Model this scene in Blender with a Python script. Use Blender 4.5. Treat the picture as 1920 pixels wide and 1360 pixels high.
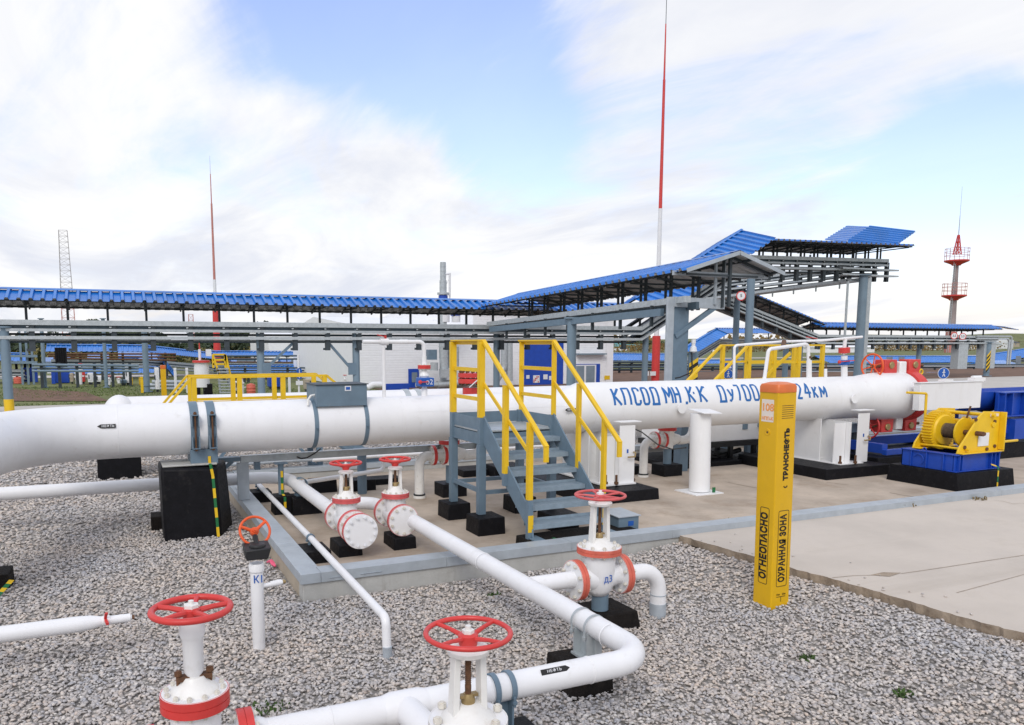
HOLES = [(520, 0, 7, .15), (720, 70, 8, .17), (890, 130, 8, .18), (960, 260, 6, .12), (1080, 330, 5, .06), (1880, 340, 8, .17), (1690, 410, 6, .09), (700, -220, 13, .14), (1060, 60, 6, .10), (300, 380, 6, .06), (1500, 400, 7, .11), (1850, 500, 6, .10), (1640, 520, 5, .08), (1780, 260, 5, .08)]
CLOUD_D = (7.6, 7.9, 8.8, 1); CLOUD_L = (10.0, 10.0, 10.05, 1); SKYMUL = (1.82, 1.74, 2.22, 1)
SUN_E = 1.35; EXPO = 0.05
import bpy, bmesh, math, random
import numpy as np
from mathutils import Vector as V, Matrix
R = math.radians
random.seed(7); RNG = np.random.default_rng(5)
for o in list(bpy.data.objects): bpy.data.objects.remove(o)
SC = bpy.context.scene; COL = SC.collection
# ---------------------------------------------------------------- camera
FPX, CXP, CYP = 1450.0, 870.0, 822.0            # focal length and principal point in photo pixels
PITCH = math.atan(177/1450); YAW = R(24.0); CAMH = 2.5
cd = bpy.data.cameras.new('camera'); cam = bpy.data.objects.new('camera', cd); COL.objects.link(cam)
cam.location = (0, 0, CAMH); cam.rotation_euler = (math.pi/2-PITCH, 0, -YAW)
cd.sensor_width = 36; cd.lens = 36*FPX/1920
cd.shift_x = (960-CXP)/1920; cd.shift_y = -(680-CYP)/1920
cd.clip_start = .1; cd.clip_end = 6000
SC.camera = cam
# ---------------------------------------------------------------- sky, sun, exposure
SUN_EL, SUN_AZ = R(40), R(-146)                  # azimuth from +Y: behind the camera, to the left
sdir = V((math.sin(SUN_AZ)*math.cos(SUN_EL), math.cos(SUN_AZ)*math.cos(SUN_EL), math.sin(SUN_EL)))
w = bpy.data.worlds.new('World'); SC.world = w; w.use_nodes = True
nt = w.node_tree; N = nt.nodes; L = nt.links; N.clear()
def nd(t, **k):
    n = N.new(t)
    for a, b in k.items(): setattr(n, a, b)
    return n
def mth(op, a, b=None, c=None, clamp=False):
    n = nd('ShaderNodeMath', operation=op); n.use_clamp = clamp
    for i, v in enumerate((a, b, c)):
        if v is None: continue
        if isinstance(v, (int, float)): n.inputs[i].default_value = v
        else: L.new(v, n.inputs[i])
    return n.outputs[0]
out = nd('ShaderNodeOutputWorld'); bg = nd('ShaderNodeBackground'); L.new(bg.outputs[0], out.inputs[0])
bg.inputs[1].default_value = .1
sky = nd('ShaderNodeTexSky', sky_type='NISHITA'); sky.sun_disc = False
sky.sun_elevation = SUN_EL; sky.sun_rotation = SUN_AZ; sky.air_density = 1.3; sky.dust_density = 1.2
tc = nd('ShaderNodeTexCoord'); sep = nd('ShaderNodeSeparateXYZ'); L.new(tc.outputs['Generated'], sep.inputs[0])
zz = mth('ADD', mth('MAXIMUM', sep.outputs[2], 0.0), .12)
cx = mth('DIVIDE', sep.outputs[0], zz); cy = mth('DIVIDE', sep.outputs[1], zz)
cmb = nd('ShaderNodeCombineXYZ'); L.new(cx, cmb.inputs[0]); L.new(cy, cmb.inputs[1])
def noise(vec, scale, detail, rough, dist=0.0, rot=0.0, sc=(1, 1, 1), loc=(0, 0, 0)):
    m = nd('ShaderNodeMapping'); L.new(vec, m.inputs[0]); m.inputs['Rotation'].default_value = (0, 0, rot)
    m.inputs['Scale'].default_value = sc; m.inputs['Location'].default_value = loc
    n = nd('ShaderNodeTexNoise'); L.new(m.outputs[0], n.inputs[0]); n.inputs['Scale'].default_value = scale
    n.inputs['Detail'].default_value = detail; n.inputs['Roughness'].default_value = rough; n.inputs['Distortion'].default_value = dist
    return n.outputs[0]
def ramp(v, a, b, c0=0.0, c1=1.0):
    n = nd('ShaderNodeMapRange'); n.interpolation_type = 'SMOOTHSTEP'; L.new(v, n.inputs[0])
    for i, q in enumerate((a, b, c0, c1)): n.inputs[i+1].default_value = q
    return n.outputs[0]
n1 = noise(cmb.outputs[0], .55, 9, .62, 1.1, R(20), (1, .55, 1), (3.1, 1.7, 0))
n2 = noise(cmb.outputs[0], 1.7, 8, .65, 1.6, R(-30), (1, .35, 1), (7, 2, 0))
cov = mth('ADD', mth('MULTIPLY', n1, .72), mth('MULTIPLY', n2, .28))
def hole(px, py, width, amp):                    # an opening in the cloud deck towards one sky direction
    x, y = px-CXP, CYP-py
    f = V((math.sin(YAW), math.cos(YAW), 0)); r = V((math.cos(YAW), -math.sin(YAW), 0)); u = V((0, 0, 1))
    fw = f*math.cos(PITCH)-u*math.sin(PITCH); up = u*math.cos(PITCH)+f*math.sin(PITCH)
    d = (fw*FPX+r*x+up*y).normalized()
    dp = nd('ShaderNodeVectorMath', operation='DOT_PRODUCT'); L.new(tc.outputs['Generated'], dp.inputs[0]); dp.inputs[1].default_value = d
    return mth('MULTIPLY', ramp(dp.outputs['Value'], math.cos(width), 1.0), amp)
for px, py, wd, am in HOLES:
    cov = mth('SUBTRACT', cov, hole(px, py, R(wd), am))
mask = mth('MAXIMUM', ramp(cov, .30, .52), ramp(sep.outputs[2], .085, .005, 0.0, .8))
shade = noise(cmb.outputs[0], 1.1, 7, .6, .8, R(10), (1, .45, 1), (1, 9, 0))
clr = nd('ShaderNodeMix', data_type='RGBA'); L.new(ramp(shade, .33, .66), clr.inputs[0])
clr.inputs[6].default_value = CLOUD_D; clr.inputs[7].default_value = CLOUD_L
skm = nd('ShaderNodeMix', data_type='RGBA', blend_type='MULTIPLY'); skm.inputs[0].default_value = 1
L.new(sky.outputs[0], skm.inputs[6]); skm.inputs[7].default_value = SKYMUL
mx = nd('ShaderNodeMix', data_type='RGBA'); L.new(mth('MULTIPLY_ADD', mask, .87, .13), mx.inputs[0])
L.new(skm.outputs[2], mx.inputs[6]); L.new(clr.outputs[2], mx.inputs[7]); L.new(mx.outputs[2], bg.inputs[0])
sl = bpy.data.lights.new('sun', 'SUN'); so = bpy.data.objects.new('sun', sl); COL.objects.link(so)
sl.energy = SUN_E; sl.angle = R(22); sl.color = (1, .96, .9); so.rotation_euler = (-sdir).to_track_quat('-Z', 'Y').to_euler()
vs = SC.view_settings; vs.view_transform = 'Standard'; vs.look = 'None'; vs.exposure = EXPO; vs.gamma = 1
SC.render.engine = 'CYCLES'
# ---------------------------------------------------------------- pixel helpers (true 3-D points at a real depth)
_f = V((math.sin(YAW), math.cos(YAW), 0)); _r = V((math.cos(YAW), -math.sin(YAW), 0)); _u = V((0, 0, 1))
_fw = _f*math.cos(PITCH)-_u*math.sin(PITCH); _up = _u*math.cos(PITCH)+_f*math.sin(PITCH)
def _ray(x, y): return _r*(x-CXP)+_up*(CYP-y)+_fw*FPX
def atY(x, y, Y): d = _ray(x, y); return V((0, 0, CAMH))+d*(Y/d.y)
def atX(x, y, X): d = _ray(x, y); return V((0, 0, CAMH))+d*(X/d.x)
def atZ(x, y, z): d = _ray(x, y); return V((0, 0, CAMH))+d*((z-CAMH)/d.z)
# ---------------------------------------------------------------- materials
MATS = {}
def mat(name, rgb, rough=.5, metal=0.0, var=.10, vscale=4.0, dirt=None, damt=0.0, dscale=3.0, bump=0.0, bscale=60.0, spec=.5, streak=None):
    m = bpy.data.materials.new(name); m.use_nodes = True; t = m.node_tree; n = t.nodes; l = t.links
    p = n['Principled BSDF']; p.inputs['Roughness'].default_value = rough; p.inputs['Metallic'].default_value = metal
    p.inputs['Specular IOR Level'].default_value = spec
    g = n.new('ShaderNodeTexCoord')
    geo = n.new('ShaderNodeNewGeometry')
    def nz(sc, det, ro, scale=None):
        q = n.new('ShaderNodeTexNoise'); q.inputs['Scale'].default_value = sc; q.inputs['Detail'].default_value = det; q.inputs['Roughness'].default_value = ro
        if scale:
            mp = n.new('ShaderNodeMapping'); mp.inputs['Scale'].default_value = scale; l.new(geo.outputs['Position'], mp.inputs[0]); l.new(mp.outputs[0], q.inputs[0])
        else: l.new(geo.outputs['Position'], q.inputs[0])
        return q.outputs[0]
    def mix(f, a, b, bt='MIX'):
        x = n.new('ShaderNodeMix'); x.data_type = 'RGBA'; x.blend_type = bt
        for i, v in ((0, f), (6, a), (7, b)):
            if isinstance(v, (int, float)): x.inputs[i].default_value = v
            elif isinstance(v, tuple): x.inputs[i].default_value = v
            else: l.new(v, x.inputs[i])
        return x.outputs[2]
    def mr(v, a, b, c=0.0, d=1.0):
        x = n.new('ShaderNodeMapRange'); l.new(v, x.inputs[0])
        for i, q in enumerate((a, b, c, d)): x.inputs[i+1].default_value = q
        return x.outputs[0]
    c = tuple(rgb)+(1,)
    lo = tuple(max(0, q*(1-var)) for q in rgb)+(1,); hi = tuple(min(1, q*(1+var)) for q in rgb)+(1,)
    col = mix(mr(nz(vscale, 5, .6), .3, .7), lo, hi)
    if dirt: col = mix(mr(nz(dscale, 8, .7), .62-.25*damt, .80-.15*damt, 0, min(1, .35+damt)), col, tuple(dirt)+(1,))
    if streak: col = mix(mr(nz(streak[3] if len(streak) > 3 else 9, 6, .65, streak[2] if len(streak) > 2 else (1, 1, .12)), .55, .78, 0, streak[1]), col, tuple(streak[0])+(1,))
    l.new(col, p.inputs['Base Color'])
    rr = mr(nz(vscale*2.3, 4, .6), .3, .7, max(.05, rough-.08), min(1, rough+.1)); l.new(rr, p.inputs['Roughness'])
    if bump:
        b = n.new('ShaderNodeBump'); b.inputs['Strength'].default_value = bump; b.inputs['Distance'].default_value = .01
        l.new(nz(bscale, 6, .65), b.inputs['Height']); l.new(b.outputs[0], p.inputs['Normal'])
    MATS[name] = m; return m
M = {}
def dm(k, *a, **kw): M[k] = mat(k, *a, **kw)
dm('white_paint', (.80, .80, .81), .38, var=.03, vscale=3, dirt=(.50, .47, .42), damt=.10, dscale=5, streak=((.55, .54, .52), .18))
dm('aged_white_paint', (.78, .77, .74), .42, var=.05, vscale=9, dirt=(.42, .34, .24), damt=.16, dscale=11, streak=((.45, .36, .26), .25))
dm('chamber_white', (.80, .80, .80), .38, var=.03, vscale=2.5, dirt=(.55, .52, .47), damt=.08, dscale=4, streak=((.60, .57, .52), .2))
dm('red_paint', (.60, .045, .04), .42, var=.10, vscale=9, dirt=(.16, .05, .03), damt=.10, dscale=22)
dm('faded_red', (.62, .13, .085), .55, var=.14, vscale=14, dirt=(.70, .34, .26), damt=.22, dscale=20)
dm('pink_red', (.60, .10, .10), .5, var=.12, vscale=14, dirt=(.72, .40, .38), damt=.15, dscale=18)
dm('orange_paint', (.75, .10, .018), .45, var=.08, vscale=12)
dm('yellow_paint', (.78, .50, .012), .42, var=.07, vscale=5, dirt=(.42, .26, .03), damt=.06, dscale=14)
dm('post_yellow', (.72, .42, .004), .40, var=.05, vscale=4, dirt=(.42, .25, .03), damt=.05, dscale=9)
dm('steel_grey', (.135, .20, .26), .48, var=.10, vscale=6, dirt=(.30, .33, .35), damt=.10, dscale=9)
dm('column_grey', (.165, .235, .295), .5, var=.08, vscale=2)
dm('dark_steel', (.035, .047, .056), .55, var=.15, vscale=5)
dm('galvanised', (.46, .50, .52), .42, .35, var=.14, vscale=9, dirt=(.30, .33, .35), damt=.15, dscale=12)
dm('cap_metal', (.41, .455, .495), .45, .2, var=.10, vscale=5, dirt=(.55, .58, .60), damt=.15, dscale=8)
dm('tread_steel', (.24, .31, .37), .5, .1, var=.12, vscale=12)
dm('beam_steel', (.055, .085, .11), .5, var=.12, vscale=4)
dm('bitumen', (.006, .006, .008), .55, var=.35, vscale=10, dirt=(.05, .046, .042), damt=.22, dscale=7, bump=.4, bscale=45, spec=.18)
dm('old_bitumen', (.010, .008, .007), .8, var=.5, vscale=14, dirt=(.06, .035, .02), damt=.2, dscale=16, bump=1.0, bscale=35, spec=.2)
dm('blue_roof', (.012, .165, .55), .27, var=.16, vscale=.9, spec=.9)
dm('roof_under', (.52, .525, .52), .55, var=.14, vscale=2)
dm('blue_paint', (.008, .06, .40), .40, var=.10, vscale=4)
dm('sign_blue', (.012, .10, .42), .4, var=.04)
dm('letter_blue', (.010, .13, .40), .5, var=.12, vscale=20)
dm('black_rubber', (.012, .012, .013), .5, var=.3)
dm('rust', (.12, .055, .025), .8, var=.4, vscale=30, bump=.3)
dm('brass', (.36, .26, .12), .45, .5, var=.2, vscale=20)
dm('rope', (.085, .058, .036), .8, var=.4, vscale=25)
dm('plain_white', (.74, .75, .77), .5, var=.03)
dm('black_print', (.010, .009, .008), .5, var=.1)
dm('sticker', (.78, .70, .62), .4, var=.03)
dm('orange_print', (.85, .34, .10), .5, var=.05)
dm('cap_orange', (.68, .16, .035), .4, var=.10, vscale=12, dirt=(.75, .30, .03), damt=.2, dscale=25)
dm('green_tape', (.008, .15, .045), .5, var=.1)
dm('kerb_concrete', (.44, .44, .42), .85, var=.12, vscale=3, dirt=(.22, .19, .16), damt=.18, dscale=4, bump=.35, bscale=40, streak=((.24, .21, .18), .65))
dm('side_concrete', (.42, .36, .28), .85, var=.14, vscale=3, dirt=(.25, .19, .13), damt=.3, dscale=5, bump=.35, bscale=40)
dm('pad_concrete', (.45, .375, .30), .9, var=.2, vscale=1.4, dirt=(.26, .19, .13), damt=.42, dscale=1.3, bump=.35, bscale=30)
dm('apron_concrete', (.56, .50, .435), .88, var=.09, vscale=1.0, dirt=(.43, .38, .32), damt=.32, dscale=1.0, bump=.25, bscale=35, streak=((.40, .35, .29), .7, (.12, 1.3, 1), .9))
dm('apron_edge', (.36, .29, .22), .95, var=.25, vscale=6, dirt=(.16, .10, .06), damt=.4, dscale=7, bump=.8, bscale=30)
dm('road_concrete', (.50, .47, .43), .9, var=.08, vscale=.5)
dm('siding', (.84, .85, .87), .5, var=.03)
dm('bolt_worn', (.66, .63, .56), .5, var=.15, vscale=30, dirt=(.30, .17, .08), damt=.25, dscale=24)
dm('glass', (.20, .25, .30), .12, var=.15, vscale=1.5)
dm('bark', (.10, .075, .055), .9, var=.3, vscale=3)
dm('pine_leaf', (.035, .055, .022), .8, var=.4, vscale=.7)
dm('birch_leaf', (.17, .15, .05), .8, var=.35, vscale=.8)
dm('autumn_leaf', (.20, .13, .04), .8, var=.35, vscale=.3)
dm('pink_ribbon', (.80, .12, .22), .6)
dm('weed', (.055, .105, .022), .8, var=.4, vscale=8)
dm('dry_weed', (.20, .15, .07), .85, var=.35, vscale=8)
dm('tower_shaft', (.27, .22, .22), .6, var=.25, vscale=.3)
dm('tower_grey', (.42, .40, .41), .6)  # desaturated so far towers look faint: distance haze put into the colour
dm('tower_red', (.50, .20, .17), .6)  # red paled likewise, haze mixed into the base colour
dm('verge_green', (.10, .15, .035), .9, var=.3, vscale=1)
dm('grass', (.13, .145, .045), .95, var=.35, vscale=.25, dirt=(.20, .15, .06), damt=.3, dscale=.15, bump=.5, bscale=5)
dm('soil', (.15, .082, .05), .95, var=.3, vscale=1.3, dirt=(.30, .20, .14), damt=.15, dscale=3, bump=.8, bscale=6)
dm('cyan_roof', (.05, .25, .24), .5)
dm('pale_tank', (.62, .64, .65), .5, var=.05, vscale=.05)
# ---------------------------------------------------------------- mesh builder
def frame(d):
    d = V(d).normalized(); a = V((0, 0, 1)) if abs(d.z) < .9 else V((1, 0, 0))
    x = a.cross(d).normalized(); return x, d.cross(x).normalized(), d
class MB:
    def __init__(s): s.v = []; s.f = []; s.m = []; s.k = 0
    def _add(s, vs, fs):
        b = len(s.v); s.v += [tuple(q) for q in vs]; s.f += [tuple(i+b for i in f) for f in fs]; s.m += [s.k]*len(fs); return s
    def quad(s, *p): return s._add(p, [tuple(range(len(p)))])
    def box(s, a, b):
        x0, x1 = sorted((a[0], b[0])); y0, y1 = sorted((a[1], b[1])); z0, z1 = sorted((a[2], b[2]))
        return s.hexa([(x0, y0, z0), (x1, y0, z0), (x1, y1, z0), (x0, y1, z0)], [(x0, y0, z1), (x1, y0, z1), (x1, y1, z1), (x0, y1, z1)])
    def hexa(s, lo, hi):
        n = len(lo); vs = list(lo)+list(hi)
        fs = [tuple(reversed(range(n))), tuple(range(n, 2*n))]+[(i, (i+1) % n, n+(i+1) % n, n+i) for i in range(n)]
        return s._add(vs, fs)
    def prism(s, poly, off): off = V(off); return s.hexa([V(p) for p in poly], [V(p)+off for p in poly])
    def bar(s, a, b, wd, ht, up=(0, 0, 1)):
        a, b = V(a), V(b); d = (b-a).normalized(); u = V(up)
        if abs(d.dot(u)) > .98: u = V((0, 1, 0))
        x = d.cross(u).normalized()*(wd/2); y = x.cross(d).normalized()*(ht/2)
        return s.hexa([a-x-y, a+x-y, a+x+y, a-x+y], [b-x-y, b+x-y, b+x+y, b-x+y])
    def lathe(s, c, ax, prof, seg=28, cap=True):     # prof: (radius, distance along ax)
        x, y, d = frame(ax); c = V(c); vs = []; fs = []
        for r, h in prof:
            for i in range(seg):
                a = 2*math.pi*i/seg; vs.append(c+d*h+(x*math.cos(a)+y*math.sin(a))*r)
        for j in range(len(prof)-1):
            for i in range(seg):
                k = (i+1) % seg; fs.append((j*seg+i, j*seg+k, (j+1)*seg+k, (j+1)*seg+i))
        if cap:
            fs.append(tuple(reversed(range(seg)))); fs.append(tuple(range((len(prof)-1)*seg, len(prof)*seg)))
        return s._add(vs, fs)
    def cyl(s, a, b, r, r2=None, seg=16):
        a, b = V(a), V(b); return s.lathe(a, b-a, [(r, 0), (r if r2 is None else r2, (b-a).length)], seg)
    def tube(s, pts, r, seg=14, cap=True, closed=False):
        P = [V(p) for p in pts]; n = len(P); rr = r if isinstance(r, (list, tuple)) else [r]*n
        T = []
        for i in range(n):
            if closed: t = P[(i+1) % n]-P[i-1]
            else: t = P[min(i+1, n-1)]-P[max(i-1, 0)]
            T.append(t.normalized())
        x, y, d = frame(T[0]); vs = []
        for i in range(n):
            if i:
                q = T[i-1].rotation_difference(T[i]); x = q @ x
            x = (x-T[i]*x.dot(T[i])).normalized(); yy = T[i].cross(x)
            for k in range(seg):
                a = 2*math.pi*k/seg; vs.append(P[i]+(x*math.cos(a)+yy*math.sin(a))*rr[i])
        fs = []
        for i in range(n if closed else n-1):
            j = (i+1) % n
            for k in range(seg):
                l = (k+1) % seg; fs.append((i*seg+k, i*seg+l, j*seg+l, j*seg+k))
        if cap and not closed: fs.append(tuple(reversed(range(seg)))); fs.append(tuple(range((n-1)*seg, n*seg)))
        return s._add(vs, fs)
    def ring(s, c, ax, rad, r, seg=48, sub=10, a0=0, a1=360):
        x, y, d = frame(ax); c = V(c); full = abs(a1-a0) >= 360
        n = seg if full else seg+1
        pts = [c+(x*math.cos(R(a0+(a1-a0)*i/seg))+y*math.sin(R(a0+(a1-a0)*i/seg)))*rad for i in range(n)]
        return s.tube(pts, r, sub, closed=full)
    def sph(s, c, r, seg=16, sq=(1, 1, 1)):
        c = V(c); n = seg//2; vs = []; fs = []
        for j in range(n+1):
            t = math.pi*j/n
            for i in range(seg):
                a = 2*math.pi*i/seg; vs.append(c+V((r*math.sin(t)*math.cos(a)*sq[0], r*math.sin(t)*math.sin(a)*sq[1], r*math.cos(t)*sq[2])))
        for j in range(n):
            for i in range(seg):
                k = (i+1) % seg; fs.append((j*seg+i, (j+1)*seg+i, (j+1)*seg+k, j*seg+k))
        return s._add(vs, fs)
    def xf(s, mtx):
        s.v = [tuple(mtx @ V(q)) for q in s.v]; return s
    def build(s, name, m, parent=None, smooth=38, bevel=0.0):
        me = bpy.data.meshes.new(name); off = V((0, 0, 0))
        p = parent
        while p is not None: off += p.location; p = p.parent
        me.from_pydata([(q[0]-off.x, q[1]-off.y, q[2]-off.z) for q in s.v], [], s.f)
        ms = m if isinstance(m, (list, tuple)) else [m]
        for q in ms: me.materials.append(M[q])
        if any(s.m): me.polygons.foreach_set('material_index', s.m)
        bm = bmesh.new(); bm.from_mesh(me); bmesh.ops.recalc_face_normals(bm, faces=bm.faces); bm.to_mesh(me); bm.free()
        if smooth: me.shade_smooth(); me.set_sharp_from_angle(angle=R(smooth))
        me.update(); o = bpy.data.objects.new(name, me); COL.objects.link(o); o.parent = parent
        if bevel:
            b = o.modifiers.new('bevel', 'BEVEL'); b.width = bevel; b.segments = 2; b.limit_method = 'ANGLE'; b.angle_limit = R(40); b.harden_normals = False
        return o
def tag(o, label=None, cat=None, group=None, kind=None):
    if label: o['label'] = label
    if cat: o['category'] = cat
    if group: o['group'] = group
    if kind: o['kind'] = kind
    return o
def thing(name, loc, label, cat, group=None):
    o = bpy.data.objects.new(name, None); COL.objects.link(o); o.location = loc; o.empty_display_size = .2
    return tag(o, label, cat, group)
def kids(o): return [c for c in bpy.data.objects if c.parent == o]
def dup(o, d, label=None, parent=None, keep=None):
    c = o.copy(); COL.objects.link(c); c.parent = parent
    if parent is None: c.location = o.location+V(d)
    if label: c['label'] = label
    for k in kids(o): dup(k, d, None, c)
    return c
def arc(c, a, b, r, n=8):
    """fillet of radius r at corner c between directions to a and b"""
    c, a, b = V(c), V(a), V(b); u = (a-c).normalized(); v = (b-c).normalized(); ang = u.angle(v); t = r/math.tan(ang/2)
    p, q = c+u*t, c+v*t; o = c+(u+v).normalized()*(r/math.sin(ang/2)); x = p-o; y = q-o
    th = x.angle(y); res = []
    for i in range(n+1):
        k = i/n; res.append(o+(x*math.sin((1-k)*th)+y*math.sin(k*th))/math.sin(th))
    return res
def path(pts, r, n=8):
    pts = [V(p) for p in pts]; res = [pts[0]]
    for i in range(1, len(pts)-1): res += arc(pts[i], pts[i-1], pts[i+1], r, n)
    res.append(pts[-1]); return res
def text_mb(txt, size, shear=0.0, bold=0.0, depth=.0008, sx=1.0, space=1.0):
    """lettering as flat geometry in the XZ plane, centred"""
    c = bpy.data.curves.new('txt', 'FONT'); c.body = txt; c.size = size; c.offset = bold; c.extrude = depth; c.shear = shear
    c.align_x = 'CENTER'; c.align_y = 'CENTER'; c.resolution_u = 3; c.space_character = space
    o = bpy.data.objects.new('txt', c); COL.objects.link(o); dg = bpy.context.evaluated_depsgraph_get()
    me = o.evaluated_get(dg).to_mesh(); b = MB(); b._add([(v.co.x*sx, -v.co.z, v.co.y) for v in me.vertices], [tuple(p.vertices) for p in me.polygons])
    o.evaluated_get(dg).to_mesh_clear(); bpy.data.objects.remove(o); bpy.data.curves.remove(c); return b
def place(b, o, xdir, zdir):
    x = V(xdir).normalized(); z = V(zdir); z = (z-x*z.dot(x)).normalized(); y = z.cross(x)
    return b.xf(Matrix.Translation(o) @ Matrix((x, y, z)).transposed().to_4x4())
# ================================================================ ground, pad, kerb, apron
def gz(x, y):                                    # gravel height: banked up against the apron on the right
    t = min(1, max(0, (x-4.7)/1.5)); t = t*t*(3-2*t)
    u = min(1, max(0, (y-1.0)/1.5)); return .11*t*(1 if y < 7.4 else 0)*max(u, .3)
b = MB()
nx, ny = 60, 40
xs = [-40+80*i/nx for i in range(nx+1)]; ys = [-6+26*j/ny for j in range(ny+1)]
xs = sorted(set(xs+[4.7+.15*i for i in range(13)])); nx = len(xs)-1
b._add([(x, y, gz(x, y)-.012) for y in ys for x in xs], [(j*(nx+1)+i, j*(nx+1)+i+1, (j+1)*(nx+1)+i+1, (j+1)*(nx+1)+i) for j in range(ny) for i in range(nx)])
def gravel_mat():
    m = bpy.data.materials.new('gravel_bed'); m.use_nodes = True; n = m.node_tree.nodes; l = m.node_tree.links; p = n['Principled BSDF']
    g = n.new('ShaderNodeNewGeometry'); v = n.new('ShaderNodeTexVoronoi'); v.inputs['Scale'].default_value = 24; l.new(g.outputs['Position'], v.inputs[0])
    c = n.new('ShaderNodeValToRGB'); l.new(v.outputs['Color'], c.inputs[0]); e = c.color_ramp.elements
    e[0].color = (.38, .36, .34, 1); e[1].color = (.68, .63, .57, 1); a = e.new(.5); a.color = (.54, .505, .47, 1)
    q = n.new('ShaderNodeMapRange'); l.new(v.outputs['Distance'], q.inputs[0])
    for i, k in enumerate((.25, .6, 1, .42)): q.inputs[i+1].default_value = k
    x = n.new('ShaderNodeMix'); x.data_type = 'RGBA'; x.blend_type = 'MULTIPLY'; x.inputs[0].default_value = 1; l.new(c.outputs[0], x.inputs[6]); l.new(q.outputs[0], x.inputs[7])
    l.new(x.outputs[2], p.inputs['Base Color']); p.inputs['Roughness'].default_value = .9
    bu = n.new('ShaderNodeBump'); bu.invert = True; bu.inputs['Distance'].default_value = .02; l.new(v.outputs['Distance'], bu.inputs['Height']); l.new(bu.outputs[0], p.inputs['Normal'])
    M['gravel_bed'] = m
gravel_mat()
tag(b.build('gravel_ground', 'gravel_bed'), kind='structure')
def stone_mat():
    m = bpy.data.materials.new('gravel_stone'); m.use_nodes = True; n = m.node_tree.nodes; l = m.node_tree.links; p = n['Principled BSDF']
    g = n.new('ShaderNodeNewGeometry'); c = n.new('ShaderNodeValToRGB'); l.new(g.outputs['Random Per Island'], c.inputs[0]); e = c.color_ramp.elements
    e[0].position = 0; e[0].color = (0.363, 0.339, 0.327, 1); e[1].position = 1; e[1].color = (0.599, 0.542, 0.494, 1)
    for pos, col in ((.18, (0.500, 0.470, 0.448, 1)), (.36, (0.426, 0.420, 0.435, 1)), (.55, (0.591, 0.547, 0.512, 1)), (.72, (0.508, 0.470, 0.444, 1)), (.86, (0.690, 0.651, 0.607, 1)), (.95, (0.545, 0.470, 0.417, 1))):
        a = e.new(pos); a.color = col
    ns = n.new('ShaderNodeTexNoise'); ns.inputs['Scale'].default_value = 70; ns.inputs['Detail'].default_value = 5; l.new(g.outputs['Position'], ns.inputs[0])
    q = n.new('ShaderNodeMapRange'); l.new(ns.outputs[0], q.inputs[0])
    for i, k in enumerate((.3, .7, .78, 1.18)): q.inputs[i+1].default_value = k
    n2 = n.new('ShaderNodeTexNoise'); n2.inputs['Scale'].default_value = .9; n2.inputs['Detail'].default_value = 4; l.new(g.outputs['Position'], n2.inputs[0])
    q2 = n.new('ShaderNodeMapRange'); l.new(n2.outputs[0], q2.inputs[0])
    for i, k in enumerate((.3, .7, 0.0, 1.0)): q2.inputs[i+1].default_value = k
    tn = n.new('ShaderNodeMix'); tn.data_type = 'RGBA'; l.new(q2.outputs[0], tn.inputs[0]); tn.inputs[6].default_value = (.94, .97, 1.01, 1); tn.inputs[7].default_value = (1.06, 1.0, .93, 1)
    x = n.new('ShaderNodeMix'); x.data_type = 'RGBA'; x.blend_type = 'MULTIPLY'; x.inputs[0].default_value = 1; l.new(c.outputs[0], x.inputs[6]); l.new(q.outputs[0], x.inputs[7])
    x2 = n.new('ShaderNodeMix'); x2.data_type = 'RGBA'; x2.blend_type = 'MULTIPLY'; x2.inputs[0].default_value = 1; l.new(x.outputs[2], x2.inputs[6]); l.new(tn.outputs[2], x2.inputs[7])
    l.new(x2.outputs[2], p.inputs['Base Color']); p.inputs['Roughness'].default_value = .85; M['gravel_stone'] = m
stone_mat()
PADX, PADY, PADY2 = 1.52, 7.32, 13.95
AE = [(6.12, 7.42), (6.16, 7.0), (6.25, 6.3), (6.29, 5.73), (6.37, 5.23), (6.43, 4.66), (6.46, 4.06), (6.55, 3.64), (6.66, 3.0), (6.8, 1.0), (7.0, -2)]
def apron_x(y):
    for (x0, y0), (x1, y1) in zip(AE, AE[1:]):
        if y1 <= y <= y0: return x0+(x1-x0)*(y0-y)/(y0-y1)
    return 6.1 if y > 7 else 7.0
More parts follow.
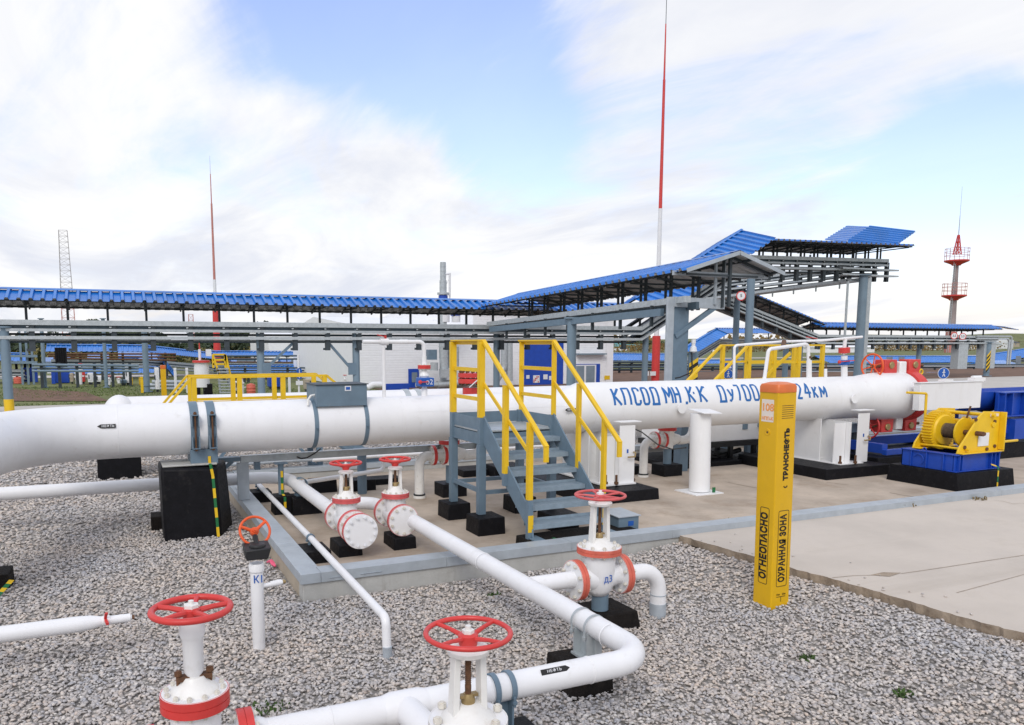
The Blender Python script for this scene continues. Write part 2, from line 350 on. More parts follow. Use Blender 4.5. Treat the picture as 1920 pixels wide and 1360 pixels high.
def make_stones():
    protos = []
    for k in range(26):
        bm = bmesh.new(); sq = (1, RNG.uniform(.6, .95), RNG.uniform(.34, .58))
        for i in range(11):
            d = RNG.normal(size=3); d /= np.linalg.norm(d); d *= RNG.uniform(.82, 1.05); bm.verts.new((d[0]*sq[0], d[1]*sq[1], d[2]*sq[2]))
        bmesh.ops.convex_hull(bm, input=bm.verts); bm.verts.ensure_lookup_table()
        lv = [v for v in bm.verts if v.link_faces]
        for i, v in enumerate(lv): v.index = i
        ix = {v: i for i, v in enumerate(lv)}
        protos.append((np.array([v.co[:] for v in lv]), np.array([[ix[v] for v in f.verts] for f in bm.faces if len(f.verts) == 3]))); bm.free()
    VS, FS = [], []; base = 0
    ptsx, ptsy, szs = [], [], []
    for r0, r1, dens, s0, s1 in ((2.2, 4.8, 2000, .010, .034), (4.8, 7.5, 1500, .011, .033), (7.5, 11, 850, .016, .036), (11, 15.5, 340, .026, .044), (15.5, 20, 130, .036, .056)):
        area = math.radians(92)*(r1*r1-r0*r0)/2; n = int(area*dens)
        rr = np.sqrt(RNG.uniform(r0*r0, r1*r1, n)); aa = RNG.uniform(YAW-R(46), YAW+R(46), n)
        ptsx.append(rr*np.sin(aa)); ptsy.append(rr*np.cos(aa)); szs.append(s0+(s1-s0)*RNG.beta(1.6, 2.6, n)*1.15)
    X = np.concatenate(ptsx); Y = np.concatenate(ptsy); S = np.concatenate(szs)
    ax = np.array([apron_x(y) for y in Y])
    strew = (X > ax) & (X < ax+RNG.exponential(.22, len(X))) & (Y < 7.25) & (RNG.random(len(X)) < .05)
    ok = (~((X > PADX-.03) & (Y > PADY-.03) & (Y < PADY2)) & ~((X > ax-.02) & (Y < 7.5)) & (Y < 18.5) & (X < 24)) | strew
    onap = strew[ok]; X, Y, S = X[ok], Y[ok], S[ok]; S = np.where(onap, S*.7, S); ke = RNG.integers(0, 26, len(X))
    for k in range(26):
        i = np.where(ke == k)[0]; n = len(i); pv, pf = protos[k]
        if not n: continue
        yaw = RNG.uniform(0, 6.283, n); p = RNG.normal(0, .27, n); q = RNG.normal(0, .27, n)
        cy_, sy_, cp, sp, cq, sq_ = np.cos(yaw), np.sin(yaw), np.cos(p), np.sin(p), np.cos(q), np.sin(q)
        Z0 = np.zeros(n); O = np.ones(n)
        Rz = np.stack([cy_, -sy_, Z0, sy_, cy_, Z0, Z0, Z0, O], 1).reshape(n, 3, 3); Rx = np.stack([O, Z0, Z0, Z0, cp, -sp, Z0, sp, cp], 1).reshape(n, 3, 3); Ry = np.stack([cq, Z0, sq_, Z0, O, Z0, -sq_, Z0, cq], 1).reshape(n, 3, 3)
        RM = Rz @ Rx @ Ry
        vv = np.einsum('nij,vj->nvi', RM, pv)*S[i][:, None, None]
        zz_ = np.array([.195 if o_ else gz(a, c) for a, c, o_ in zip(X[i], Y[i], onap[i])])+S[i]*RNG.uniform(-.05, .33, n)
        vv += np.stack([X[i], Y[i], zz_], 1)[:, None, :]
        VS.append(vv.reshape(-1, 3)); FS.append((pf[None]+(np.arange(n)*len(pv))[:, None, None]+base).reshape(-1, 3)); base += n*len(pv)
    v = np.concatenate(VS).astype(np.float32); f = np.concatenate(FS).astype(np.int32)
    me = bpy.data.meshes.new('gravel'); me.vertices.add(len(v)); me.vertices.foreach_set('co', v.ravel())
    me.loops.add(f.size); me.loops.foreach_set('vertex_index', f.ravel()); me.polygons.add(len(f))
    me.polygons.foreach_set('loop_start', np.arange(0, f.size, 3, dtype=np.int32)); me.polygons.foreach_set('loop_total', np.full(len(f), 3, np.int32))
    me.materials.append(M['gravel_stone']); me.update(); me.validate(); o = bpy.data.objects.new('gravel', me); COL.objects.link(o)
    tag(o, 'loose grey and beige crushed stone covering the ground', 'gravel', kind='stuff')
make_stones()
# pad
tag(MB().box((PADX+.1, PADY+.1, -.2), (27, PADY2-.1, .10)).build('concrete_pad', 'pad_concrete'), kind='structure')
k = thing('concrete_kerb', (PADX, PADY, 0), 'low concrete kerb wall capped with grey sheet metal around the pipe pad', 'kerb')
b = MB(); b.box((PADX+.022, PADY+.022, -.2), (27, PADY+.2, .17)); b.build('front_wall', 'kerb_concrete', k, bevel=.008)
b = MB(); b.box((PADX+.022, PADY+.203, -.2), (PADX+.2, PADY2-.2, .17)); b.build('side_wall', 'side_concrete', k, bevel=.008)
b = MB(); b.box((PADX+.022, PADY2-.197, -.2), (27, PADY2-.02, .2)); b.build('rear_wall', 'kerb_concrete', k, bevel=.008)
b = MB(); xx = [PADX, 1.72, 3.06, 4.6, 6.02, 7.9, 10.03, 12.3, 15, 18, 22, 27]
for x0, x1 in zip(xx, xx[1:]): b.box((x0+.0015, PADY-.001*(xx.index(x0) % 2), .168), (x1-.0015, PADY+.222, .268+.002*(xx.index(x0) % 2)))
for x in (1.80, 2.12): b.box((x, PADY-.012, .205), (x+.22, PADY, .209)); b.box((x+.04, PADY-.008, .19), (x+.045, PADY, .222)); b.box((x+.17, PADY-.008, .19), (x+.175, PADY, .222))
b.build('front_cap', 'cap_metal', k, bevel=.003)
b = MB(); yy = [PADY+.224, 8.6, 10.1, 11.7, 13.0, PADY2]
for i, (y0, y1) in enumerate(zip(yy, yy[1:])): b.box((PADX-.001*(i % 2), y0+.0015, .168), (PADX+.222, y1-.0015, .268+.002*(i % 2)))
b.box((PADX+.05, 11.9, .27), (PADX+.2, 12.3, .285)); b.build('side_cap', 'cap_metal', k, bevel=.003)
b = MB(); b.box((PADX+.224, PADY2-.22, .2), (27, PADY2, .29)); b.build('rear_cap', 'cap_metal', k, bevel=.003)
# apron (concrete road slab) with a ragged edge
prng = random.Random(3); edge = []
for (x0, y0), (x1, y1) in zip(AE, AE[1:]):
    for i in range(10):
        t = i/10; edge.append((x0+(x1-x0)*t+.014*math.sin(9*(y0+(y1-y0)*t))*math.sin(23*(y0+(y1-y0)*t))+prng.gauss(0, .004), y0+(y1-y0)*t))
bm_ = MB(); top = [(x, y, .19) for x, y in edge]
for i in range(len(edge)-1):
    (x0, y0), (x1, y1) = edge[i], edge[i+1]
    bm_.k = 0; bm_.quad((x0, y0, .19), (x1, y1, .19), (30, y1, .175), (30, y0, .175))
    jb = lambda y: .012+.016*math.sin(5.1*y)*math.sin(13*y+1); bm_.k = 1; bm_.quad((x0, y0, .19), (x1, y1, .19), (x1+jb(y1), y1, .10), (x0+jb(y0), y0, .10))
bm_.build('concrete_road', ['apron_concrete', 'apron_edge'], smooth=0); tag(bpy.data.objects['concrete_road'], kind='structure')
b = MB()                                        # slab joint and a spalled patch, 4 mm strips on the slab
def strip(b, pts, wd, z):
    for (x0, y0), (x1, y1) in zip(pts, pts[1:]):
        d = V((x1-x0, y1-y0, 0)).normalized(); n_ = V((-d.y, d.x, 0))*wd/2
        b.quad(V((x0, y0, z))-n_, V((x1, y1, z))-n_, V((x1, y1, z))+n_, V((x0, y0, z))+n_)
strip(b, [(7.05, 4.52), (8.2, 4.62), (9.6, 4.70), (14, 4.95)], .007, .1935)
for pts in ([(1862, 938), (1880, 940), (1898, 945), (1925, 944)], [(1560, 1084), (1600, 1080), (1640, 1079)], [(1690, 1076), (1760, 1066), (1850, 1052), (1930, 1040)]): strip(b, [tuple(atZ(*q, .19)[:2]) for q in pts], .009, .1938)
b.build('slab_joint', 'apron_edge', smooth=0); tag(bpy.data.objects['slab_joint'], kind='structure')
b = MB()
pa = [atZ(*q, .194) for q in [(1632, 1078), (1655, 1073), (1690, 1074), (1668, 1081)]]; b.quad(*pa)
b.build('spalled_patch', 'apron_edge', smooth=0); tag(bpy.data.objects['spalled_patch'], kind='structure')
b = MB()
for pts in ([(1365, 905), (1400, 912), (1440, 918)], [(1668, 924), (1700, 930), (1722, 933)], [(1550, 905), (1590, 909)], [(1280, 922), (1320, 928)]):
    strip(b, [tuple(atZ(*q, .1)[:2]) for q in pts], .025, .104)
b.build('pad_cracks', 'apron_edge', smooth=0); tag(bpy.data.objects['pad_cracks'], kind='structure')
# weeds
def weed(x, y, z, r, h, n, m, label):
    b = MB(); g = random.Random(int(x*1000))
    for i in range(n):
        a = g.uniform(0, 6.28); rr = r*math.sqrt(g.random()); p = V((x+rr*math.cos(a)*1.6, y+rr*math.sin(a), z)); t = V((g.gauss(0, .5), g.gauss(0, .5), 1)).normalized()*h*g.uniform(.4, 1)
        s = V((g.gauss(0, 1), g.gauss(0, 1), 0)).normalized()*g.uniform(.004, .010)
        b.quad(p-s, p+s, p+t*.6+s*1.3, p+t, p+t*.55-s*1.3)
    tag(b.build('weed_tuft', m, smooth=0), label, 'weed')
p = atZ(1362, 984, .2); weed(p.x, p.y, .19, .11, .09, 150, 'weed', 'biggest green weed tuft, at the kerb left of the yellow post')
p = atZ(1705, 948, .2); weed(p.x, p.y, .19, .08, .09, 40, 'dry_weed', 'sparse dry weeds along the kerb in front of the winch')
p = atZ(1838, 936, .2); weed(p.x, p.y, .19, .08, .06, 40, 'dry_weed', 'dry brown weed tuft at the kerb, far right')
p = atZ(1515, 1222, .07); weed(p.x, p.y, gz(p.x, p.y), .05, .045, 50, 'weed', 'small green weed in the gravel in front of the yellow post')
p = atZ(1697, 1281, .1); weed(p.x, p.y, gz(p.x, p.y), .05, .05, 60, 'weed', 'small green weed in the gravel, nearest the concrete slab corner')
p = atZ(500, 1330, .0); weed(p.x, p.y, 0, .10, .04, 80, 'weed', 'low green weed patch beside the front gate valve flange')
p = atZ(925, 1118, .0); weed(p.x, p.y, 0, .035, .06, 30, 'weed', 'tiny green sprig in the gravel below the long white pipe')
# ================================================================ valves
def bolts(b, c, ax, rad, n, r, l0, l1, ph=0.0):
    x, y, d = frame(ax); c = V(c)
    for i in range(n):
        a = 2*math.pi*(i+.5)/n+ph; p = c+(x*math.cos(a)+y*math.sin(a))*rad
        b.lathe(p, ax, [(r*.62, l0), (r*.62, l1)], 8)
        h = .55*r*2
        b.lathe(p, ax, [(r, l1-h-.006), (r, l1-.006)], 6); b.lathe(p, ax, [(r, l0+.006), (r, l0+h+.006)], 6)
def bolts_each(par, c, ax, rad, n, r, l0, l1, m='bolt_worn', ph=0.0):
    x, y, d = frame(ax); c = V(c)
    for i in range(n):
        a = 2*math.pi*(i+.5)/n+ph; p = c+(x*math.cos(a)+y*math.sin(a))*rad; h = r*1.1
        k = MB(); k.lathe(p, ax, [(r*.62, l0), (r*.62, l0+.006), (r, l0+.0061), (r, l0+.006+h), (r*.62, l0+.0062+h), (r*.62, l1-h-.0062), (r, l1-h-.006), (r, l1-.0061), (r*.62, l1-.006), (r*.62, l1)], 6); k.build('bolt', m, par)
def flange_pair(parent, c, ax, rad, t, mw, mr, n=8, br=.016, gap=.004, blind=False):
    f = MB(); f.k = 0; c = V(c); d = V(ax).normalized()
    f.lathe(c, d, [(rad, gap/2), (rad, t)], 36); f.lathe(c, d, [(rad, -t), (rad, -gap/2)], 36); f.lathe(c, d, [(rad*.9, -gap/2), (rad*.9, gap/2)], 28, cap=False)
    f.k = 1
    f.lathe(c, d, [(rad-.004, gap/2-.001), (rad+.0015, gap/2), (rad+.0015, t-.001), (rad-.006, t+.0008)], 36, cap=False); f.lathe(c, d, [(rad-.006, -t-.0008), (rad+.0015, -t+.001), (rad+.0015, -gap/2), (rad-.004, -gap/2+.001)], 36, cap=False); f.lathe(c, d, [(rad-.003, -gap/2), (rad-.003, gap/2)], 36, cap=False)
    o = f.build('flange', [mw, mr], parent, bevel=0)
    bolts_each(o, c, d, rad*.83, n, br, -t-br*1.6, t+br*1.6)
    return o
def handwheel(parent, c, ax, rad, tr, m, spokes=5, hubr=.035, drop=.03, nut='aged_white_paint', spr=None, nutk=.62):
    c = V(c); x, y, d = frame(ax); b = MB(); b.ring(c, ax, rad, tr, 48, 10)
    hc = c-d*drop
    for i in range(spokes):
        a = 2*math.pi*(i+.3)/spokes; e = c+(x*math.cos(a)+y*math.sin(a))*rad; s = hc+(x*math.cos(a)+y*math.sin(a))*hubr*.8
        b.tube([s, s.lerp(e, .5)+d*.004, e], [(spr or tr)*1.0, (spr or tr)*.8, (spr or tr)*.85], 8)
    b.lathe(hc, d, [(hubr*.9, -.035), (hubr, -.01), (hubr, .012), (hubr*.8, .02)], 20)
    o = b.build('handwheel', m, parent); n = MB(); n.lathe(hc, d, [(hubr*nutk, .018), (hubr*nutk, .036)], 6); n.lathe(hc, d, [(hubr*.3, .034), (hubr*.3, .055)], 10); n.build('hub_nut', nut, o); return o
def gate_valve(label, c, ax, rf, bf, hb, hw, wr, Lh, mr='faded_red', mw='white_paint', mwheel='red_paint', sleeve=False, spokes=5, yoke=(1, 0, 0), blind=0, neck=.55, ft=.032, tr=.013, group=None, nb=8, drop=.03, bt=.03, bb=.085):
    c = V(c); ax = V(ax).normalized(); t = thing('gate_valve', (c.x, c.y, 0), label, 'valve', group); up = V((0, 0, 1))
    b = MB(); r = rf*neck
    b.lathe(c, ax, [(r, -Lh), (r, -Lh*.6), (r*1.25, -Lh*.35), (r*1.32, 0), (r*1.25, Lh*.35), (r, Lh*.6), (r, Lh)], 28)
    b.lathe(c, up, [(.02, -rf*.95), (bf*.42, -rf*.9), (bf*.62, -rf*.6), (bf*.72, -.02), (bf*.74, hb*.6), (bf*.76, hb-.02)], 28)
    body = b.build('body', mw, t, smooth=55)
    for s in (-1, 1): flange_pair(t, c+ax*Lh*s, ax, rf, ft, mw, mr, nb, rf*.1)
    B = c+up*hb; o = flange_pair(t, B, up, bf, bt, mw, mr, nb+2, bf*bb)
    b = MB(); top = hb+bt; hub = hw-drop-.04
    b.lathe(c, up, [(bf*.72, top), (bf*.62, top+.02), (bf*.40, top+.05), (bf*.30, top+.075)], 24); b.build('bonnet', 'aged_white_paint', t, smooth=55)
    y = V(yoke).normalized()
    if sleeve:
        b = MB(); b.lathe(c, up, [(.030, top+.07), (.048, top+.10), (.050, hub-.10), (.056, hub-.09), (.062, hub-.07), (.062, hub)], 20)
        b.build('yoke', mw, t)
        b = MB(); b.bar(c+up*(top+.07)-y*.085, c+up*(top+.07)+y*.085, .05, .022)
        for s in (-1, 1): b.cyl(c+y*.075*s+up*(top+.02), c+y*.075*s+up*(top+.11), .011, seg=8); b.lathe(c+y*.075*s+up*(top+.085), up, [(.02, 0), (.02, .02)], 6)
        b.build('gland', 'rust', t)
    else:
        b = MB(); a = bf*.34
        for s in (-1, 1):
            b.hexa([c+y*(a*s*1.15-.018)+up*(top+.03)+ax.cross(y)*0+V((0, 0, 0))+q for q in YK(y, a)], [c+y*(a*s-.014)+up*(hub-.03)+q for q in YK(y, a*.8)])
        b.lathe(c, up, [(a*1.55, hub-.035), (a*1.6, hub-.01), (a*.8, hub+.004)], 20); b.build('yoke', 'aged_white_paint', t, bevel=.004)
        b = MB(); pr = [(.013, top+.06)]; z = top+.16
        while z < hub: pr += [(.0155, z), (.013, z+.005)]; z += .01
        pr.append((.013, hub+.07)); b.lathe(c, up, pr, 12); b.build('stem', 'rust', t)
        b = MB(); b.lathe(c, up, [(.03, top+.05), (.034, top+.09), (.022, top+.12)], 14); b.bar(c+up*(top+.11)-y*.045, c+up*(top+.11)+y*.045, .03, .014); b.build('gland', 'brass', t)
    handwheel(t, c+up*hw, up, wr, tr, mwheel, spokes, wr*.24, drop, nutk=.85 if sleeve else .62)
    return t
def YK(y, a):
    z = V((0, 0, 1)); n = z.cross(y).normalized(); w_, h_ = .016, a*.55
    return [V(y)*0-n*h_, V(y)*.032-n*h_, V(y)*.032+n*h_, V(y)*0+n*h_]
def pipe_thing(name, label, pts, r, m='white_paint', bend=None, cat='pipe', seg=20, group=None):
    P = path(pts, bend or r*3.2) if len(pts) > 2 else [V(p) for p in pts]
    t = thing(name, (P[0].x, P[0].y, 0), label, cat, group); MB().tube(P, r, seg).build('pipe_body', m, t, smooth=60); return t
def weld(t, c, ax, r, m='white_paint'): MB().lathe(V(c)-V(ax)*.006, ax, [(r, 0), (r+.004, .003), (r+.004, .009), (r, .012)], 28, cap=False).build('weld_seam', m, t)
def clamp_support(label, c, ax, r, size, zt, z0, old=False, straps=(-.09, .09), metal='steel_grey', bsz=None, strapw=.02, ht=None):
    """black block with a saddle bracket and strap bands holding a pipe at c"""
    c = V(c); ax = V(ax).normalized(); n = V((0, 0, 1)).cross(ax); t = thing('pipe_support', (c.x, c.y, z0), label, 'pipe support')
    sx, sy, ox, oy = size; b = MB(); x0, y0 = c.x+ox, c.y+oy
    pr = random.Random(int(c.x*977)); j = lambda: pr.uniform(-.012, .012) if old else 0
    b.hexa([(x0-sx/2+j(), y0-sy/2+j(), z0-.05), (x0+sx/2+j(), y0-sy/2+j(), z0-.05), (x0+sx/2, y0+sy/2, z0-.05), (x0-sx/2, y0+sy/2, z0-.05)], [(x0-sx/2+.008+j(), y0-sy/2+.008+j(), zt+j()), (x0+sx/2-.008+j(), y0-sy/2+.008+j(), zt+j()), (x0+sx/2-.008, y0+sy/2-.008, zt+j()), (x0-sx/2+.008, y0+sy/2-.008, zt)])
    b.build('block', 'old_bitumen' if old else 'bitumen', t, bevel=.016 if old else .009)
    b = MB(); w_ = max(abs(straps[0]), abs(straps[-1]))+.03; zb = c.z-r
    b.bar(c-ax*w_+V((0, 0, zt+.008-c.z)), c+ax*w_+V((0, 0, zt+.008-c.z)), r*1.7, .016)
    b.bar(c-ax*w_+V((0, 0, (zt+zb)/2-c.z)), c+ax*w_+V((0, 0, (zt+zb)/2-c.z)), .02, max(.02, zb-zt+.02))
    for s in straps: b.bar(c+ax*s-n*r*.8+V((0, 0, (zt+zb)/2-c.z+.015)), c+ax*s+n*r*.8+V((0, 0, (zt+zb)/2-c.z+.015)), .012, max(.03, zb-zt+.04))
    b.build('saddle', metal, t)
    for s in straps:
        b = MB(); a0, a1 = -30, 210; pts = []
        for i in range(25):
            a = R(a0+(a1-a0)*i/24); pts.append((math.cos(a), math.sin(a)))
        for (u0, v0), (u1, v1) in zip(pts, pts[1:]):
            q = [c+ax*(s+e)+(n*u+V((0, 0, v)))*(r+h) for (u, v) in ((u0, v0), (u1, v1)) for h in (.002, .012) for e in (-strapw, strapw)]
            b.quad(q[2], q[3], q[7], q[6]); b.quad(q[0], q[2], q[6], q[4]); b.quad(q[1], q[5], q[7], q[3])
        for sg in (-1, 1):
            p = c+ax*s+n*(r+.01)*sg*.93; b.cyl(p+V((0, 0, -r*.35)), p+V((0, 0, -r*1.15)), .009, seg=8); b.lathe(p+V((0, 0, -r*.95)), (0, 0, 1), [(.016, 0), (.016, .018)], 6)
        b.build('strap', metal, t)
    return t
def block(label, x0, y0, x1, y1, z0, z1, old=False, tap=.006):
    pr = random.Random(int(x0*991+y0*13)); j = (lambda: pr.uniform(-.008, .008)) if old else (lambda: 0)
    b = MB(); b.hexa([(x0, y0, z0-.03), (x1, y0, z0-.03), (x1, y1, z0-.03), (x0, y1, z0-.03)], [(x0+tap+j(), y0+tap+j(), z1+j()), (x1-tap+j(), y0+tap+j(), z1+j()), (x1-tap, y1-tap, z1), (x0+tap, y1-tap, z1+j())])
    return tag(b.build('foundation_block', 'old_bitumen' if old else 'bitumen', bevel=.011), label, 'foundation block')
# --- nearest line: gate valve, run along X, elbow, long pipe back to the pad
RP = .082; ZP = .47; XD, YX = 3.05, 3.92
gate_valve('nearest gate valve, bright red five spoke handwheel on a closed white sleeve, lower left', (.27, YX, ZP), (1, 0, 0), .155, .165, .27, .73, .185, .235, 'red_paint', sleeve=True, tr=.017, drop=.012, nb=10, bt=.042, ft=.04)
pipe_thing('oil_pipe', 'white pipe bending from the foreground tee back to the second pad valve', [(.53, YX, ZP), (XD+.02, YX, ZP), (XD, 8.28, .45)], RP, bend=.27, seg=28)
t = bpy.data.objects['oil_pipe']
MB().tube([(1.38, YX, ZP), (1.40, YX-.54, ZP)], RP, 24).build('tee_branch', 'white_paint', t)
b = MB(); b.lathe((1.38-.13, YX, ZP), (1, 0, 0), [(RP, 0), (RP+.012, .05), (RP+.012, .21), (RP, .26)], 28, cap=False); b.build('tee_collar', 'white_paint', t, smooth=60)
MB().lathe((.55, YX, ZP), (1, 0, 0), [(.12, -.02), (.11, .01), (RP, .07)], 28).build('reducer', 'white_paint', t, smooth=60)
for q in (.95, 1.9, 2.6): weld(t, (q, YX, ZP), (1, 0, 0), RP)
for q in (4.35, 6.4): weld(t, (XD, q, ZP-.002*(q-4)), (0, 1, 0), RP)
b = MB()
def nameplate(t, o, xd, zd, wd, ht, left=True, txt='НЕФТЬ'):
    b = MB(); h = ht/2; s = -1 if left else 1
    pts = [(-s*wd/2, 0, -h), (s*wd*.36, 0, -h), (s*wd/2, 0, 0), (s*wd*.36, 0, h), (-s*wd/2, 0, h)]
    b.prism(pts, (0, -.003, 0)); place(b, V(o), xd, zd); ob = b.build('flow_arrow', 'black_print', t, smooth=0)
    g = text_mb(txt, ht*.72, bold=.0, sx=1.15, space=1.1); g.xf(Matrix.Translation((-s*wd*.05, -.0045, 0))); place(g, V(o), xd, zd); g.build('lettering', 'plain_white', ob, smooth=0)
nameplate(t, (2.33, YX-RP*.62, ZP+RP*.82), (1, 0, 0), (0, .55, .8), .20, .034, left=False)
gate_valve('front gate valve with thin rusty four spoke red handwheel and open yoke, bottom centre', (1.41, 3.12, ZP), (0, 1, 0), .165, .185, .27, .71, .195, .23, 'aged_white_paint', tr=.0125, spokes=4, drop=.02, nb=4, mwheel='red_paint', bb=.115)
clamp_support('black block with double blue grey strap clamp under the front white run', (1.98, YX, ZP), (1, 0, 0), RP, (.42, .40, .03, -.08), .20, 0, straps=(-.05, .055), strapw=.016)
clamp_support('crumbling black block with thin wire straps below the pipe elbow', (XD, 4.62, .468), (0, 1, 0), RP, (.34, .40, -.06, .02), .21, 0, old=True, straps=(-.085, .085), strapw=.006, metal='galvanised')
# --- D3 branch
pipe_thing('branch_pipe', 'short white branch pipe from the long pipe to the D3 valve', [(XD+.03, 5.6, .46), (3.56, 5.6, .46)], .072, seg=24)
D3 = gate_valve('gate valve marked D3 in blue, faded red flanges, white open yoke', (3.80, 5.6, .45), (1, 0, 0), .175, .195, .25, .735, .215, .235, 'faded_red', spokes=5, tr=.0125, drop=.012, nb=8, ft=.034, mwheel='pink_red')
b = text_mb('д3', .09, bold=.0, sx=.9); place(b, V((3.80, 5.6-.152, .47)), (1, 0, 0), (0, 0, 1)); b.build('lettering', 'sign_blue', D3, smooth=0)
pipe_thing('elbow_pipe', 'white elbow pipe dropping into the gravel right of the D3 valve', [(4.05, 5.6, .44), (4.46, 5.6, .44), (4.46, 5.6, -.1)], .072, bend=.2, seg=24)
weld(bpy.data.objects['elbow_pipe'], (4.46, 5.6, .2), (0, 0, 1), .072, 'cap_metal'); MB().lathe((4.46, 5.6, -.05), (0, 0, 1), [(.076, 0), (.076, .17)], 24).build('collar', 'cap_metal', bpy.data.objects['elbow_pipe'])
t = thing('valve_stand', (3.86, 5.62, 0), 'rusty blue grey stub stand on a rough black block under the D3 valve', 'valve stand')
MB().cyl((3.82, 5.6, .15), (3.82, 5.6, .30), .075, seg=20).build('stub', 'steel_grey', t)
b = MB(); b.hexa([(3.62, 5.42, -.05), (4.14, 5.40, -.05), (4.12, 5.86, -.05), (3.6, 5.86, -.05)], [(3.64, 5.45, .14), (4.10, 5.42, .155), (4.1, 5.84, .15), (3.62, 5.84, .145)]); b.build('block', 'old_bitumen', t, bevel=.015)
# --- pad valves
gate_valve('pad gate valve ending in a white blind flange, red wheel, left of the pair', (2.37, 8.72, .43), (0, 1, 0), .185, .165, .26, .69, .178, .3, 'pink_red', spokes=4, tr=.015, drop=.045, nb=10)
t = thing('blind_flange', (2.37, 8.1, 0), 'round white bolted blind flange closing the left pad valve', 'flange')
MB().lathe((2.37, 8.42, .43), (0, -1, 0), [(.115, -.02), (.105, .1), (.115, .2)], 24).build('spool', 'white_paint', t, smooth=60)
b = MB(); b.lathe((2.37, 8.18, .43), (0, -1, 0), [(.195, 0), (.195, .05)], 36); b.build('disc', 'white_paint', t); b = MB(); b.lathe((2.37, 8.18, .43), (0, -1, 0), [(.197, -.03), (.197, .03)], 36); b.build('rim', 'pink_red', t)
bolts_each(t, (2.37, 8.16, .43), (0, -1, 0), .163, 12, .017, -.03, .065, 'plain_white')
gate_valve('pad gate valve feeding the long white pipe, red wheel, right of the pair', (2.97, 8.70, .44), (0, 1, 0), .185, .165, .26, .69, .178, .26, 'pink_red', spokes=4, tr=.015, drop=.045, nb=10)
block('black block under the left pad valve', 2.17, 8.34, 2.45, 8.78, .1, .24); block('black block under the right pad valve', 2.84, 8.38, 3.12, 8.8, .1, .24)
pipe_thing('inlet_pipe', 'white pipe from the left edge turning onto the pad to the left valve', [(-6, 11.75, .55), (2.22, 11.6, .52), (2.36, 9.02, .43)], .088, bend=.45, seg=24)
pipe_thing('bypass_pipe', 'short curved white pipe joining the two pad valves', [(2.42, 9.62, .44), (2.97, 9.62, .44), (2.97, 8.95, .44)], .082, bend=.28, seg=24)
clamp_support('black block with strap clamp under the bend of the inlet pipe', (2.30, 10.95, .50), (.05, -1, 0), .088, (.42, .44, .05, -.02), .34, .1, straps=(-.03, .04))
pipe_thing('drain_pipe', 'thin white pipe crossing the kerb and dropping into the gravel', [(1.9, 12.3, .33), (1.9, 8.5, .31), (1.86, 5.72, .32), (1.86, 5.69, -.1)], .036, bend=.07, seg=16)
MB().lathe((1.86, 5.69, -.05), (0, 0, 1), [(.038, 0), (.038, .14)], 18).build('collar', 'cap_metal', bpy.data.objects['drain_pipe'])
clamp_support('low black block with small clamp under the thin drain pipe at the kerb', (1.9, 8.55, .312), (0, 1, 0), .036, (.36, .44, -.02, -.12), .235, .1, straps=(0,))
clamp_support('black block and small clamp under the far end of the thin drain pipe', (1.9, 12.1, .33), (0, 1, 0), .036, (.42, .36, -.05, -.1), .26, .1, straps=(0,))
t = thing('pipe_post', (2.33, 10.6, .1), 'round blue grey post with yellow and green stripes on a black block', 'post')
PX, PY = 2.05, 11.05
MB().cyl((PX, PY, .34), (PX, PY, .80), .042, seg=16).build('tube', 'steel_grey', t); MB().box((PX-.09, PY-.07, .8), (PX+.09, PY+.07, .815)).build('top_plate', 'steel_grey', t)
b = MB(); b.hexa([(PX-.14, PY-.2, .07), (PX+.14, PY-.2, .07), (PX+.14, PY+.12, .07), (PX-.14, PY+.12, .07)], [(PX-.13, PY-.19, .36), (PX+.13, PY-.19, .36), (PX+.13, PY+.11, .36), (PX-.13, PY+.11, .36)]); b.build('block', 'bitumen', t, bevel=.015)
def strap(t, pts, wd, n, side=(1, 0, 0), first=0, th=.005):
    """striped earthing strap along pts; yellow and green turn about, two meshes"""
    P = [V(p) for p in pts]; Ls = [0]
    for a, c in zip(P, P[1:]): Ls.append(Ls[-1]+(c-a).length)
    def at(s):
        for i in range(len(P)-1):
            if s <= Ls[i+1]+1e-6: return P[i].lerp(P[i+1], (s-Ls[i])/max(1e-6, Ls[i+1]-Ls[i]))
        return P[-1]
    bb = MB(); cuts = sorted(set([Ls[-1]*i/n for i in range(n+1)]+Ls))
    for a, c in zip(cuts, cuts[1:]):
        if c-a < 1e-4: continue
        bb.k = (int((a+c)/2/Ls[-1]*n)+first) % 2; bb.bar(at(a), at(c), wd, th, up=V(side).cross(at(c)-at(a)))
    bb.build('earthing_strap', ['yellow_paint', 'green_tape'], t, smooth=0)
strap(t, [(PX+.005, PY-.046, .70), (PX+.005, PY-.046, .38), (PX+.01, PY-.2, .345), (PX+.01, PY-.203, .1)], .034, 8)
# K1 riser
t = thing('riser_valve', (.95, 6.3, 0), 'white standpipe marked K1 with orange handwheel on a black gearbox', 'valve')
MB().lathe((.95, 6.3, -.05), (0, 0, 1), [(.05, 0), (.05, .12), (.052, .125), (.052, .70), (.062, .71), (.062, .765), (.055, .775)], 24).build('riser', 'white_paint', t)
b = MB(); b.hexa([(.86, 6.20, .775), (1.03, 6.20, .775), (1.045, 6.38, .775), (.865, 6.38, .775)], [(.85, 6.20, .86), (1.06, 6.20, .865), (1.06, 6.38, .89), (.85, 6.38, .885)]); b.lathe((.96, 6.28, .86), (0, 0, 1), [(.07, 0), (.065, .03)], 20); b.cyl((.96, 6.40, .93), (.96, 6.3, .87), .022); b.build('gearbox', 'black_rubber', t, bevel=.01)
handwheel(t, (.965, 6.42, .965), (.08, -.86, .5), .122, .011, 'orange_paint', 3, .035, .02, 'orange_paint', spr=.016)
